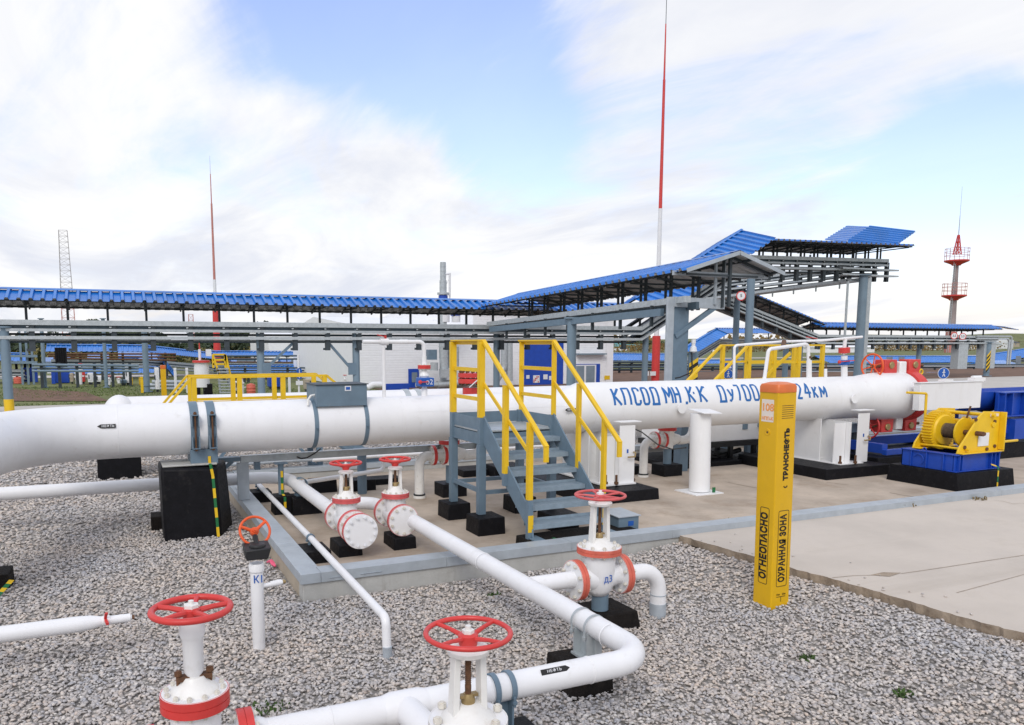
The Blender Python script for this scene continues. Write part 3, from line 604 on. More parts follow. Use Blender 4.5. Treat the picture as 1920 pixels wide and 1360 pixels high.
b = MB(); b.tube([(.98, 6.30, .525), (1.16, 6.33, .53)], .019, 12); b.tube([(1.06, 6.315, .528), (1.15, 6.33, .53)], .025, 12); b.build('side_nozzle', 'white_paint', t); MB().tube([(1.16, 6.33, .53), (1.185, 6.335, .53)], .016, 10).build('nozzle_cap', 'brass', t)
b = text_mb('К1', .088, sx=.85, bold=.001); place(b, V((.955, 6.3-.0545, .60)), (1, 0, 0), (0, 0, 1)); b.build('lettering', 'sign_blue', t, smooth=0)
p_ = atZ(510, 1062, .02); t = thing('marker_ribbon', tuple(p_), 'bright pink marker ribbon on the gravel beside the kerb corner', 'ribbon'); b = MB(); b.tube([p_+V((-.03, .12, .02)), p_+V((0, .05, .05)), p_+V((.01, 0, .03)), p_+V((.03, -.05, .01))], [.012, .02, .026, .012], 6); b.build('ribbon', 'pink_ribbon', t)
# stub with red lever
t = thing('pipe_stub', (-.5, 6.5, 0), 'white tapering pipe stub with a small red lever at the left edge', 'pipe')
MB().lathe((-2.4, 6.5, .34), (1, 0, 0), [(.062, 0), (.062, 2.0), (.056, 2.1), (.034, 2.2), (.032, 2.39)], 20).build('pipe_body', 'white_paint', t, smooth=60)
MB().lathe((-.03, 6.5, .34), (1, 0, 0), [(.032, -.19), (.04, -.18), (.04, -.13), (.025, -.12), (.022, 0), (.022, .03)], 16).build('nozzle', 'white_paint', t)
b = MB(); b.bar((-.19, 6.47, .37), (-.18, 6.44, .42), .02, .012); b.bar((-.195, 6.5, .36), (-.175, 6.4, .345), .02, .02); b.build('lever', 'red_paint', t); MB().lathe((0, 6.5, .34), (1, 0, 0), [(.018, 0), (.018, .02)], 12).build('end_cap', 'rust', t)
t = thing('striped_strap', (-1.2, 7.2, 0), 'yellow and green striped strap on the gravel at the left edge', 'strap')
p0 = atZ(22, 1088, .1); p1 = atZ(-5, 1118, .02); strap(t, [p0, p1], .05, 4)
block('dark block at the left edge behind the striped strap', p0.x-.5, p0.y+.02, p0.x-.02, p0.y+.4, 0, .16, True)
# ================================================================ main pipeline and its pig trap
YP, ZA, RA, ZC, RC = 10.8, 1.387, .345, 1.457, .412
T = thing('pipeline', (6.5, YP, 0), 'big white oil pipeline with blue lettering on its wider launcher chamber', 'pipeline')
XB, RB = -.12, 1.25; pts = []
for i in range(17):
    a = R(75)*(1-i/16); pts.append((XB-RB*math.sin(a), YP-RB*(1-math.cos(a)), ZA))
a = R(75); d_ = V((-math.cos(a), -math.sin(a), 0)); pts = [tuple(V(pts[0])+d_*2.2)]+pts+[(6.42, YP, ZA)]
MB().tube(pts, RA, 56).build('pipe_body', 'white_paint', T, smooth=60)
b = MB(); vs = []; fs = []; n = 56; rows = [(6.42, ZA, RA), (6.48, ZA, RA+.003), (6.85, ZC, RC), (6.95, ZC, RC), (13.3, ZC, RC)]
for x, z, r in rows: vs += [(x, YP+r*math.sin(2*math.pi*i/n), z+r*math.cos(2*math.pi*i/n)) for i in range(n)]
for j in range(len(rows)-1): fs += [(j*n+i, j*n+(i+1) % n, (j+1)*n+(i+1) % n, (j+1)*n+i) for i in range(n)]
b._add(vs, fs); b.build('launcher_chamber', 'chamber_white', T, smooth=60)
MB().lathe((0, YP, ZC), (1, 0, 0), [(RC, 13.25), (.455, 13.6), (.475, 13.8), (.48, 14.5), (.46, 14.56)], 56).build('end_collar', 'chamber_white', T, smooth=50)
for x, r, z in ((-.05, RA, ZA), (3.72, RA, ZA), (6.42, RA, ZA), (6.95, RC, ZC), (10.2, RC, ZC)): MB().lathe((x, YP, z), (1, 0, 0), [(r, 0), (r+.0035, .004), (r+.0035, .010), (r, .014)], 48, cap=False).build('weld_seam', 'white_paint', T, smooth=60)
b = MB(); cyl_p = lambda X, phi, r=RC+.0025, z=ZC: V((X, YP-r*math.cos(phi), z+r*math.sin(phi)))
b = MB()
for i in range(30): b.quad(cyl_p(3.9+i*.085, R(24), RA+.0015, ZA), cyl_p(3.985+i*.085, R(24), RA+.0015, ZA), cyl_p(3.985+i*.085, R(23), RA+.003, ZA), cyl_p(3.9+i*.085, R(23), RA+.003, ZA))
b.build('long_seam', 'white_paint', T)
# hand painted lettering wrapped on the chamber
O_ = [(0, .12), (0, .88), (.18, 1), (.82, 1), (1, .88), (1, .12), (.82, 0), (.18, 0), (0, .12)]
GL = {'К': [[(0, 0), (0, 1)], [(.95, 1), (.06, .52), (1, 0)]], 'П': [[(0, 0), (0, 1), (1, 1), (1, 0)]], 'С': [[(1, .76), (1, .9), (.8, 1), (.2, 1), (0, .88), (0, .12), (.2, 0), (.8, 0), (1, .1), (1, .24)]], 'О': [O_], '0': [O_],
      'Д': [[(-.06, -.02), (1.12, -.02)], [(.14, 0), (.14, .92), (.3, 1), (.8, 1), (.92, .92), (.92, 0)]], 'М': [[(0, 0), (0, 1), (.5, .36), (1, 1), (1, 0)]], 'Н': [[(0, 0), (0, 1)], [(1, 0), (1, 1)], [(0, .5), (1, .5)]],
      '7': [[(0, 1), (1, 1), (.55, 0)]], 'у': [[(0, .72), (.45, .28)], [(1, .72), (.55, .12), (.3, 0), (0, .05)]], '2': [[(0, .78), (.15, .95), (.8, .95), (1, .8), (.95, .6), (0, 0), (1, 0)]], '4': [[(.72, 0), (.72, 1), (0, .32), (1.05, .32)]],
      'к': [[(0, 0), (0, .7)], [(.95, .7), (.08, .36), (1, 0)]], 'м': [[(0, 0), (.05, .7), (.5, .2), (.95, .7), (1, 0)]], '-': [[(0, .55), (1, .55)]], '"': [[(.1, 1), (0, .86)], [(.8, 1), (.7, .86)]], ',': [[(.1, .06), (0, -.1)], [(.8, .06), (.7, -.1)]]}
def cyl_text(par, chars, m, r, z, ph0, hgt, wd):
    b = MB(); k = 0
    for ch, x0, x1 in chars:
        for st in GL[ch]:
            k += 1; off = r+.002+.0006*(k % 3); P = []
            for (ax_, ay), (bx, by) in zip(st, st[1:]):
                n_ = max(1, int(math.hypot((bx-ax_)*(x1-x0), (by-ay)*hgt)/.03))
                for i in range(n_): P.append((ax_+(bx-ax_)*i/n_, ay+(by-ay)*i/n_))
            P.append(st[-1]); Q = [(x0+u*(x1-x0), v*hgt) for u, v in P]; n_ = len(Q)
            nor = []
            for i in range(n_):
                a, c = Q[max(0, i-1)], Q[min(n_-1, i+1)]; dx, dy = c[0]-a[0], c[1]-a[1]; l = math.hypot(dx, dy) or 1; nor.append((-dy/l*wd/2, dx/l*wd/2))
            f = lambda u, v: cyl_p(u, ph0+v/r, off, z)
            for i in range(n_-1): b.quad(f(Q[i][0]-nor[i][0], Q[i][1]-nor[i][1]), f(Q[i+1][0]-nor[i+1][0], Q[i+1][1]-nor[i+1][1]), f(Q[i+1][0]+nor[i+1][0], Q[i+1][1]+nor[i+1][1]), f(Q[i][0]+nor[i][0], Q[i][1]+nor[i][1]))
    return b.build('lettering', m, par, smooth=60)
PXW = lambda px, py=745: atY(px, py, YP-.37).x
chars = [(c, PXW(a)+.012, PXW(d)-.024) for c, a, d in (('К', 1150, 1166), ('П', 1169, 1184), ('С', 1189, 1202), ('О', 1205, 1218), ('Д', 1221, 1237), ('М', 1246, 1262), ('Н', 1264, 1276), (',', 1284, 1288), ('К', 1290, 1304), ('-', 1299, 1305), ('К', 1311, 1326), ('"', 1322, 1326), ('Д', 1347, 1362), ('у', 1365, 1377), ('7', 1380, 1390), ('0', 1395, 1407), ('0', 1411, 1423), ('2', 1493, 1504), ('4', 1507, 1520), ('к', 1523, 1533), ('м', 1536, 1549))]
cyl_text(T, chars, 'letter_blue', RC, ZC, R(8), .30, .042)
def curved_plate(t, X, phi, r, z, wd, ht, left):
    s = -1 if left else 1; b = MB(); h = ht/r/2
    for x0, x1, k0, k1 in ((-.5, .3, 1, 1), (.3, .5, 1, .02)): b.quad(*[cyl_p(X+s*u*wd, phi+q*h*kk, r+.003, z) for u, q, kk in ((x0, -1, k0), (x1, -1, k1), (x1, 1, k1), (x0, 1, k0))])
    o = b.build('flow_arrow', 'black_print', t, smooth=0); g = text_mb('НЕФТЬ', ht*.72, sx=1.1, space=1.1, bold=.0006); place(g, cyl_p(X-s*wd*.08, phi, r+.0055, z), (1, 0, 0), (0, math.sin(phi), math.cos(phi))); g.build('lettering', 'plain_white', o, smooth=0)
curved_plate(T, -.17, R(17), RA+.012, ZA, .21, .05, True); curved_plate(T, PXW(1068, 767), R(6), RA+.05, ZA+.04, .20, .05, True)
# nozzle blind caps on the chamber side, top nozzles
for px, py in ((1278, 766), (1602, 748)):
    p = atY(px, py, YP-.45); ph = R(-4); b = MB(); q = V((p.x, YP-RC+.05, p.z)); b.cyl(q, q+V((0, -.10, 0)), .045, seg=18); b.lathe(q+V((0, -.085, 0)), (0, -1, 0), [(.085, 0), (.085, .022)], 28); b.build('blind_cap', 'chamber_white', T)
# saddle bands over the big block
for x in (.865, 1.075):
    b = MB(); b.lathe((x-.055, YP, ZA), (1, 0, 0), [(RA, 0), (RA+.012, .002), (RA+.012, .108), (RA, .11)], 56, cap=False); o = b.build('strap_band', 'steel_grey', T, smooth=50)
    for z0, z1 in ((ZA+.06, ZA+.20), (ZA-.22, ZA-.07)):
        b = MB()
        for e in (-.048, .036): b.box((x+e, YP-RA-.075, z0), (x+e+.012, YP-RA+.04, z1))
        b.box((x-.036, YP-RA-.012, z0), (x+.036, YP-RA+.04, z1)); b.box((x-.048, YP-RA-.075, z1 if z0 > ZA else z0-.012), (x+.048, YP-RA+.04, z1+.012 if z0 > ZA else z0))
        b.build('lug', 'steel_grey', o)
    b = MB(); b.cyl((x, YP-RA-.045, ZA-.26), (x, YP-RA-.045, ZA+.25), .013, seg=10)
    for z in (ZA+.215, ZA-.25): b.lathe((x, YP-RA-.045, z), (0, 0, 1), [(.024, 0), (.024, .025)], 6)
    b.build('bolt', 'rust', o)
for x in (2.45, 3.17):
    b = MB(); b.lathe((x-.03, YP, ZA), (1, 0, 0), [(RA, 0), (RA+.007, .002), (RA+.007, .058), (RA, .06)], 56, cap=False); b.box((x-.012, YP-RA-.04, ZA-.035), (x+.012, YP-RA, ZA-.03)); b.box((x-.012, YP-RA-.04, ZA-.05), (x+.012, YP-RA, ZA-.045)); b.build('strap_band', 'steel_grey', T, smooth=50)
b = MB(); b.box((2.46, YP-.30, 1.64), (3.18, YP+.30, 1.935)); o = b.build('instrument_cover', 'steel_grey', T, bevel=.004); MB().box((2.44, YP-.32, 1.936), (3.20, YP+.32, 1.946)).build('lid', 'dark_steel', o)
MB().box((2.86, YP-.306, 1.85), (2.95, YP-.302, 1.92)).build('sticker', 'plain_white', o); MB().box((2.875, YP-.309, 1.865), (2.935, YP-.3065, 1.905)).build('blue_mark', 'sign_blue', o)
MB().tube([(2.47, YP-.2, 1.80), (2.40, YP-.22, 1.79), (2.36, YP-.24, 1.74), (2.35, YP-.25, 1.66)], .016, 8).build('cable', 'aged_white_paint', o)
# closure clamp at the launcher end
b = MB(); b.lathe((0, YP, ZC), (1, 0, 0), [(.44, 14.565), (.505, 14.57), (.515, 14.62), (.515, 14.78), (.47, 14.82)], 56); o = b.build('closure_clamp', 'red_paint', T, smooth=45)
for sg in (1, -1):
    for x0 in (13.92, 14.62):
        zb = ZC+sg*.40; b = MB(); b.hexa([(x0, YP-.11, zb), (x0+.36, YP-.11, zb), (x0+.36, YP+.15, zb), (x0, YP+.15, zb)], [(x0+.02, YP-.10, ZC+sg*.73), (x0+.36, YP-.10, ZC+sg*.73), (x0+.36, YP+.14, ZC+sg*.73), (x0+.02, YP+.14, ZC+sg*.73)]); c = b.build('clamp_lug', 'red_paint', T, bevel=.012)
        MB().lathe((x0+.19, YP-.10, ZC+sg*.62), (0, -1, 0), [(.07, 0), (.07, .02), (.06, .03)], 20).build('pin', 'brass', c)
    b = MB(); b.hexa([(14.34, YP-.12, ZC+sg*.42), (14.55, YP-.12, ZC+sg*.42), (14.55, YP+.1, ZC+sg*.42), (14.34, YP+.1, ZC+sg*.42)], [(14.35, YP-.12, ZC+sg*.69), (14.54, YP-.12, ZC+sg*.69), (14.54, YP+.1, ZC+sg*.69), (14.35, YP+.1, ZC+sg*.69)]); b.build('lock_lug', 'chamber_white', T, bevel=.02)
    b = MB(); b.cyl((13.7, YP+.02, ZC+sg*.60), (15.2, YP+.02, ZC+sg*.60), .032, seg=12); c = b.build('spindle', 'rust', T)
    handwheel(T, (13.72, YP+.02, ZC+sg*.60), (-1, 0, 0), .24, .018, 'orange_paint' if sg > 0 else 'red_paint', 6, .05, .02, 'orange_paint', spr=.014)
b = MB(); b.ring((15.0, YP-.1, 1.93), (0, 1, 0), .05, .018, 20, 8); b.build('lifting_eye', 'yellow_paint', T)
b = MB(); b.box((14.15, 10.08, 1.21), (16.0, 10.22, 1.74)); o = b.build('hinge_box', 'chamber_white', T, bevel=.006); b = MB(); b.box((14.13, 10.06, 1.742), (16.02, 10.24, 1.755)); b.box((14.85, 10.08, 1.757), (15.1, 10.22, 1.80)); b.box((15.75, 10.08, 1.757), (16.1, 10.22, 1.82)); b.cyl((15.78, 10.15, 1.83), (16.05, 10.15, 1.83), .03); b.build('lid', 'chamber_white', o)
# supports of the pipe
t = thing('support_block', (.8, 10.72, 0), 'largest black coated block with a striped strap, carrying the big pipe', 'foundation block')
b = MB(); b.hexa([(.43, 10.33, -.05), (1.13, 10.33, -.05), (1.36, 11.0, -.05), (.43, 11.1, -.05)], [(.42, 10.38, .93), (1.10, 10.38, .90), (1.29, 10.98, .92), (.42, 11.05, .95)]); b.build('block', 'bitumen', t, bevel=.035)
b = MB(); b.box((.45, 10.45, .93), (1.12, 11.0, .955)); b.build('mortar_top', 'kerb_concrete', t, bevel=.01)
b = MB(); b.hexa([(.80, 10.52, .94), (1.14, 10.52, .94), (1.14, 11.05, .94), (.80, 11.05, .94)], [(.80, 10.52, 1.13), (1.14, 10.52, 1.13), (1.14, 11.05, 1.13), (.80, 11.05, 1.13)]); b.build('saddle', 'steel_grey', t, bevel=.004)
strap(t, [(1.03, 10.51, 1.04), (1.03, 10.51, .965), (1.03, 10.37, .925), (1.05, 10.372, .80), (1.085, 10.318, .0)], .036, 9)
block('black block on the gravel behind the pipe bend, carrying the far pipe', -.45, 15.65, .31, 16.4, 0, .55)
block('small brown board block lying behind the largest block', .30, 11.0, .62, 11.35, 0, .19, True)
# support bridge under the pipe
t = thing('pipe_trestle', (1.55, 11.35, .27), 'grey steel trestle with a long level beam under the big pipe', 'trestle')
b = MB(); b.bar((1.53, 11.3, .86), (6.6, 11.3, .86), .05, .10); b.bar((1.53, 11.27, .915), (6.6, 11.27, .915), .1, .008); b.build('beam', 'galvanised', t, bevel=.003)
b = MB(); b.box((1.48, 11.28, .27), (1.64, 11.36, .81)); b.build('leg', 'cap_metal', t, bevel=.003); b = MB(); b.box((1.72, 11.25, .70), (1.80, 11.37, .81)); b.box((1.15, 11.25, .84), (1.52, 11.4, .90)); b.bar((1.15, 11.3, .62), (1.42, 11.3, .84), .04, .05); b.build('bracket', 'steel_grey', t)
t = thing('earth_cable', (2.35, 11.2, .8), 'black cable loop hanging under the pipe at the long beam', 'cable'); MB().tube([(2.32, 11.23, .86), (2.38, 11.22, .83), (2.47, 11.21, .84), (2.58, 11.2, .90), (2.66, 11.15, .97)], .010, 8).build('cable_loop', 'black_rubber', t)
block('black block under the white saddle post nearest the stairs', 6.32, 9.58, 7.60, 11.9, .1, .27, tap=.012); block('black block under the white saddle post behind the yellow post', 11.35, 9.72, 13.0, 11.9, .1, .29, tap=.012)
def saddle(xc, label, xpl):
    t = thing('pipe_saddle', (xc, YP, .26), label, 'pipe support'); z0 = .29
    def side(x, y): return max(.0, 0)
    b = MB(); b.box((xc-.24, 10.0, z0-.01), (xc+.36, 11.6, z0+.014)); b.build('base_plate', 'chamber_white', t)
    b = MB(); b.box((xc-.012+.1, 10.1, z0+.014), (xc+.012+.1, 11.5, 1.06)); b.build('web', 'chamber_white', t)
    b = MB(); b.box((xpl-.145, 10.05, z0+.014), (xpl+.145, 10.07, 1.22)); b.build('end_plate', 'chamber_white', t, bevel=.003); b = MB(); b.box((xpl-.16, 10.02, 1.27), (xpl+.24, 10.22, 1.282)); b.build('top_shelf', 'chamber_white', t)
    b = MB(); b.box((xc-.22, 10.5, z0+.014), (xc-.20, 11.3, 1.10)); b.box((xc-.20, 10.75, z0+.014), (xc+.2, 10.77, 1.06)); b.box((xc-.20, 10.2, z0+.014), (xc+.08, 10.22, 1.04)); b.build('rib', 'chamber_white', t)
    for x, y in ((xc-.17, 10.07), (xpl-.23, 10.0), (xpl+.2, 10.15)): b = MB(); b.lathe((x, y, z0), (0, 0, 1), [(.035, .014), (.035, .05)], 6); b.cyl((x, y, z0), (x, y, z0+.16), .02, seg=10); b.build('anchor_bolt', 'rust', t)
    b = MB(); b.box((xpl-.01, 10.044, .78), (xpl+.02, 10.049, .84)); b.build('plate_mark', 'sign_blue', t); b = MB(); b.tube([(xpl-.02, 10.0, .72), (xpl+.10, 9.98, .725), (xpl+.115, 9.99, .78), (xpl+.12, 10.04, .79)], .014, 8); b.build('tap', 'brass', t)
saddle(7.10, 'white welded saddle post under the launcher, nearest the stairs', 7.31); saddle(12.25, 'white welded saddle post under the launcher, right of the yellow post', 12.62)
t = thing('round_column', (8.58, 9.72, .1), 'white column with a sloped top plate standing against the launcher', 'column')
b = MB(); b.box((8.27, 9.52, .1), (8.83, 10.05, .115)); b.build('base_plate', 'chamber_white', t)
b = MB(); b.lathe((8.555, 9.78, .115), (.02, .05, 1), [(.166, 0), (.166, 1.27)], 32); b.build('post_body', 'chamber_white', t, bevel=.004)
b = MB(); b.hexa([(8.42, 9.58, 1.40), (8.77, 9.56, 1.39), (8.90, 10.0, 1.42), (8.44, 10.0, 1.44)], [(8.42, 9.58, 1.412), (8.77, 9.56, 1.402), (8.90, 10.0, 1.432), (8.44, 10.0, 1.452)]); b.build('top_plate', 'chamber_white', t); b = MB(); b.box((8.66, 9.58, .12), (8.71, 9.60, .2)); b.build('green_mark', 'green_tape', t)
t = thing('earth_cable', (8.2, 10.4, .8), 'black cable sagging from the launcher belly to the white column', 'cable'); MB().tube([(7.74, 10.55, 1.12), (7.85, 10.4, 1.05), (8.02, 10.2, .86), (8.2, 10.05, .79), (8.4, 9.95, .82)], .011, 8).build('cable_loop', 'black_rubber', t)
# --- top fittings
t = thing('vent_pipe', (3.53, YP, 1.73), 'white vent pipe arch with red lever rising from the big pipe left of the stairs', 'pipe')
b = MB(); b.tube(path([(3.53, YP, 1.70), (3.53, YP, 2.46)], .1), .026, 12); b.tube(path([(3.22, YP, 2.53), (4.16, YP, 2.53), (4.16, YP, 2.30)], .08), .030, 14); b.tube([(3.48, YP, 2.53), (3.60, YP, 2.53)], .05, 14); b.tube([(3.78, YP, 2.53), (3.9, YP, 2.53)], .034, 14); b.build('pipe_body', 'white_paint', t, smooth=60)
b = MB(); b.bar((3.55, YP-.02, 2.60), (3.42, YP-.06, 2.63), .025, .012); b.cyl((3.56, YP, 2.55), (3.56, YP, 2.62), .018); b.build('lever', 'red_paint', t)
flange_pair(t, (4.16, YP, 2.16), (0, 0, 1), .095, .028, 'aged_white_paint', 'red_paint', 8, .012); b = MB(); b.cyl((4.16, YP, 2.19), (4.16, YP, 2.32), .035); b.lathe((4.16, YP, 1.68), (0, 0, 1), [(.045, 0), (.045, .16), (.035, .17), (.035, .20)], 16); b.lathe((4.16, YP, 1.98), (0, 0, 1), [(.05, 0), (.075, .05), (.05, .10), (.04, .15)], 18); b.build('riser', 'white_paint', t, smooth=50)
b = MB(); b.box((4.06, YP-.1, 1.87), (4.28, YP+.1, 2.0)); o = b.build('valve_body', 'sign_blue', t, bevel=.01); g = text_mb('о2', .11); place(g, V((4.20, YP-.104, 1.935)), (1, 0, 0), (0, 0, 1)); g.build('lettering', 'plain_white', o, smooth=0)
b = MB(); b.bar((4.04, YP-.13, 1.94), (4.17, YP-.13, 1.945), .02, .016); b.sph((4.05, YP-.12, 1.94), .03, 10); b.build('handle', 'red_paint', t)
p = atY(882, 708, 15.2); t = thing('red_flange', (p.x, 15.2, 1.45), 'bolted bright red flange standing on the far pipe behind the stairs', 'flange')
b = MB(); b.lathe((p.x, 15.2, 1.4), (0, 0, 1), [(.17, 0), (.17, .16)], 24); b.lathe((p.x, 15.2, 1.66), (0, 0, 1), [(.265, 0), (.265, .10)], 32); b.lathe((p.x, 15.2, 1.785), (0, 0, 1), [(.265, 0), (.265, .09)], 32); b.build('disc', 'red_paint', t); b = MB(); bolts(b, (p.x, 15.2, 1.76), (0, 0, 1), .225, 12, .028, -.14, .17); b.build('bolts', 'rust', t); MB().tube([(p.x+.1, 14.92, 1.78), (p.x-.02, 14.9, 1.70), (p.x-.15, 14.93, 1.58)], .012, 6).build('tag_wire', 'plain_white', t)
t = thing('vent_pipe', (12.0, YP, 1.87), 'white vent pipework with looped bends and red lever on the launcher top', 'pipe')
ax = lambda px, py, Y=YP: tuple(atY(px, py, Y))
b = MB(); b.tube(path([ax(1433, 712), ax(1441, 655), ax(1515, 645), ax(1517, 700)], .09), .034, 12); b.tube(path([ax(1376, 712, 11.6), ax(1377, 648, 11.6), ax(1465, 641, 11.4), ax(1540, 639), ax(1616, 632)], .07), .026, 12); b.tube([ax(1585, 634), ax(1583, 655)], .035, 12); b.build('pipe_body', 'white_paint', t, smooth=60)
for q0, q1, rr_ in ((676, 712, .05), (692, 715, .03), (655, 664, .055), (668, 712, .06)): px_ = {676: 1517, 692: 1548}.get(q0, 1583); b = MB(); b.tube([ax(px_, q0), ax(px_, q1)], rr_, 14); b.build('riser', 'white_paint', t)
b = MB(); b.cyl(ax(1583, 662), ax(1583, 652), .105, seg=20); b.build('red_collar', 'red_paint', t); b = MB(); b.cyl(ax(1583, 684), ax(1583, 675), .10, seg=20); b.build('blue_collar', 'sign_blue', t); b = MB(); b.bar(ax(1572, 679, 10.7), ax(1602, 676, 10.7), .02, .014); b.sph(ax(1574, 679, 10.68), .035, 10); b.bar(ax(1512, 632), ax(1532, 635), .02, .012); b.build('lever', 'red_paint', t); b = MB(); b.tube([ax(1470, 641, 11.3), ax(1468, 652, 10.9)], .045, 8); b.tube([ax(1517, 668), ax(1517, 672)], .045, 10); b.cyl(ax(1549, 690), ax(1549, 680), .012); b.build('band', 'rust', t)
# --- drain valve groups under the pipe
def drain_group(px0, Y, s, label, kk=1.0):
    t = thing('drain_valve', (px0[0], Y, .1), label, 'valve'); x = px0[0]; zc = .1+.66*kk; r = .075*kk
    b = MB(); b.tube(path([(x, Y, .02), (x, Y, zc), (x+.2*kk, Y, zc)], .16*kk), r, 18); b.lathe((x, Y, .1), (0, 0, 1), [(r*1.3, 0), (r*1.3, .04), (r, .045)], 18); b.build('inlet_elbow', 'aged_white_paint', t, smooth=60); MB().lathe((x, Y, .14), (0, 0, 1), [(r*1.25, 0), (r*1.25, .025)], 18).build('collar', 'black_rubber', t)
    c = x+.48*kk
    for e in (-.25, -.07): flange_pair(t, (c+e*kk, Y, zc), (1, 0, 0), .155*kk, .026, 'aged_white_paint', 'red_paint', 8, .016)
    b = MB(); b.lathe((c, Y, zc), (1, 0, 0), [(r, -.3*kk), (r*1.3, -.1*kk), (r*1.7, .0), (r*1.6, .16*kk), (r, .3*kk)], 22); b.lathe((c+.03, Y, zc), (0, 0, 1), [(r*1.5, -.16*kk), (r*1.7, 0), (r*1.7, .17*kk)], 22); b.build('body', 'aged_white_paint', t, smooth=55)
    flange_pair(t, (c+.03, Y, zc+.20*kk), (0, 0, 1), .165*kk, .032, 'aged_white_paint', 'red_paint', 8, .014)
    b = MB(); b.tube(path([(c+.28*kk, Y, zc-.03), (c+.62*kk, Y, zc-.03), (c+.62*kk, Y, 1.15)], .2*kk), r*1.05, 18); b.build('riser_bend', 'aged_white_paint', t, smooth=60); b = MB(); b.prism([(c+.60*kk, Y-r-.015, zc+.1), (c+.63*kk, Y-r-.015, zc+.14), (c+.63*kk, Y-r-.015, zc+.26), (c+.60*kk, Y-r-.015, zc+.30), (c+.57*kk, Y-r-.015, zc+.26), (c+.57*kk, Y-r-.015, zc+.14)], (0, -.003, 0)); b.build('flow_arrow', 'black_print', t)
    b = MB(); b.cyl((c+.05, Y, .3), (c+.05, Y, zc-.14*kk), .075, seg=18); b.build('stub', 'steel_grey', t); b = MB(); b.box((c-.15, Y-.18, .07), (c+.26, Y+.2, .31)); b.build('block', 'bitumen', t, bevel=.01)
drain_group((4.22, 0), 11.2, 1, 'white drain valve with red flanges under the pipe, behind the stairs'); drain_group((8.62, 0), 11.35, 1, 'white drain valve with red flanges under the launcher, left of the white column')
t = thing('pump_cabinet', (11.3, 12.3, .1), 'off white equipment cabinet on a black frame under the launcher', 'cabinet')
b = MB(); b.box((9.95, 12.0, .55), (12.0, 13.2, 1.06)); b.build('housing', 'chamber_white', t, bevel=.01); b = MB(); b.box((9.9, 11.95, .44), (12.05, 13.25, .545)); b.build('tray', 'black_rubber', t); b = MB()
for x in (9.98, 10.65, 11.3, 11.92):
    for y in (12.05, 13.1): b.box((x, y, .1), (x+.08, y+.08, .44))
b.bar((10.05, 12.1, .12), (10.65, 12.1, .42), .03, .03); b.bar((10.72, 12.1, .42), (11.3, 12.1, .12), .03, .03); b.tube([(10.4, 12.2, .3), (11.0, 12.15, .2), (11.7, 12.2, .32)], .05, 10); b.build('stand', 'black_rubber', t); b = MB(); b.box((11.55, 11.985, .77), (11.68, 12.0, .88)); b.box((11.95, 11.95, .80), (12.1, 12.0, .96)); b.build('switch', 'column_grey', t)
block('flat black block under the off white cabinet', 9.7, 11.75, 12.25, 13.4, .1, .19)
pipe_thing('flush_pipe', 'thin white pipe low behind the stairs, level along the rear kerb', [(3.0, 13.2, .50), (9.0, 13.2, .50)], .035); pipe_thing('flush_pipe', 'thin white pipe on the pad running left of the drain valve', [(2.4, 11.5, .42), (3.86, 11.9, .46), (3.86, 11.9, .6)], .035, bend=.08)
pipe_thing('flush_pipe', 'long grey pipe along the rear kerb at the far side of the pad', [(1.0, 13.8, .42), (6.8, 13.8, .42)], .035, m='cap_metal')
t = thing('pad_column', (3.62, 12.1, .1), 'blue grey round column on the pad right of the red wheel valves', 'column'); MB().cyl((3.5, 11.9, .1), (3.5, 11.9, .82), .075, seg=16).build('tube', 'steel_grey', t); MB().box((3.38, 11.8, .82), (3.62, 12.0, .835)).build('top_plate', 'steel_grey', t)
for i, (x, y, s, z, lb) in enumerate([(2.75, 12.2, .42, .30, 'black block on the pad below the far stair stringer'), (3.35, 12.1, .45, .28, 'black block on the pad beside the round column'), (3.9, 12.5, .5, .2, 'low black block on the pad behind the left drain valve'), (5.6, 12.6, .7, .22, 'flat black block on the pad behind the yellow stairs'), (8.45, 11.6, .4, .26, 'black block beside the right drain valve'), (6.1, 12.3, .6, .3, 'black block under the pipe between stairs and saddle post')]): block(lb, x, y, x+s, y+s*.8, .1, z)
t = thing('pad_column', (9.7, 12.4, .1), 'blue grey upright behind the right drain valve', 'column'); MB().box((9.62, 11.55, .1), (9.80, 11.75, 1.0)).build('tube', 'steel_grey', t)
t = thing('pad_column', (12.2, 12.6, .1), 'blue grey steel upright behind the yellow post', 'column'); MB().box((12.15, 12.0, .1), (12.35, 12.2, 1.05)).build('tube', 'steel_grey', t); b = MB(); b.box((11.3, 12.4, .55), (12.15, 12.9, .75)); b.bar((11.2, 12.3, .5), (11.6, 12.3, .75), .06, .06); b.build('bracket', 'steel_grey', t)
t = thing('instrument_box', (13.55, 11.2, .1), 'small grey instrument box on a bent stand right of the saddle post', 'box'); MB().box((13.25, 11.0, .72), (13.75, 11.2, .90)).build('housing', 'steel_grey', t, bevel=.005); MB().box((13.6, 11.05, .1), (13.72, 11.15, .72)).build('stand', 'dark_steel', t); MB().box((13.15, 11.0, .78), (13.25, 11.1, .86)).build('fitting', 'brass', t)
# --- far pipe
t = thing('pipeline', (4, 16, 0), 'second white pipeline running parallel behind the big one', 'pipeline')
MB().tube([(-.05, 16, 1.15), (20, 16, 1.15)], .355, 40).build('pipe_body', 'white_paint', t, smooth=60); b = MB(); b.sph((-.02, 15.9, 1.10), .45, 32, (.7, 1, 1)); b.build('end_cap', 'white_paint', t)
for px in (765, 787):
    x = atY(px, 735, 15.75).x; MB().lathe((x-.05, 16, 1.15), (1, 0, 0), [(.356, 0), (.37, .002), (.37, .118), (.356, .12)], 40, cap=False).build('strap_band', 'galvanised', t, smooth=50)
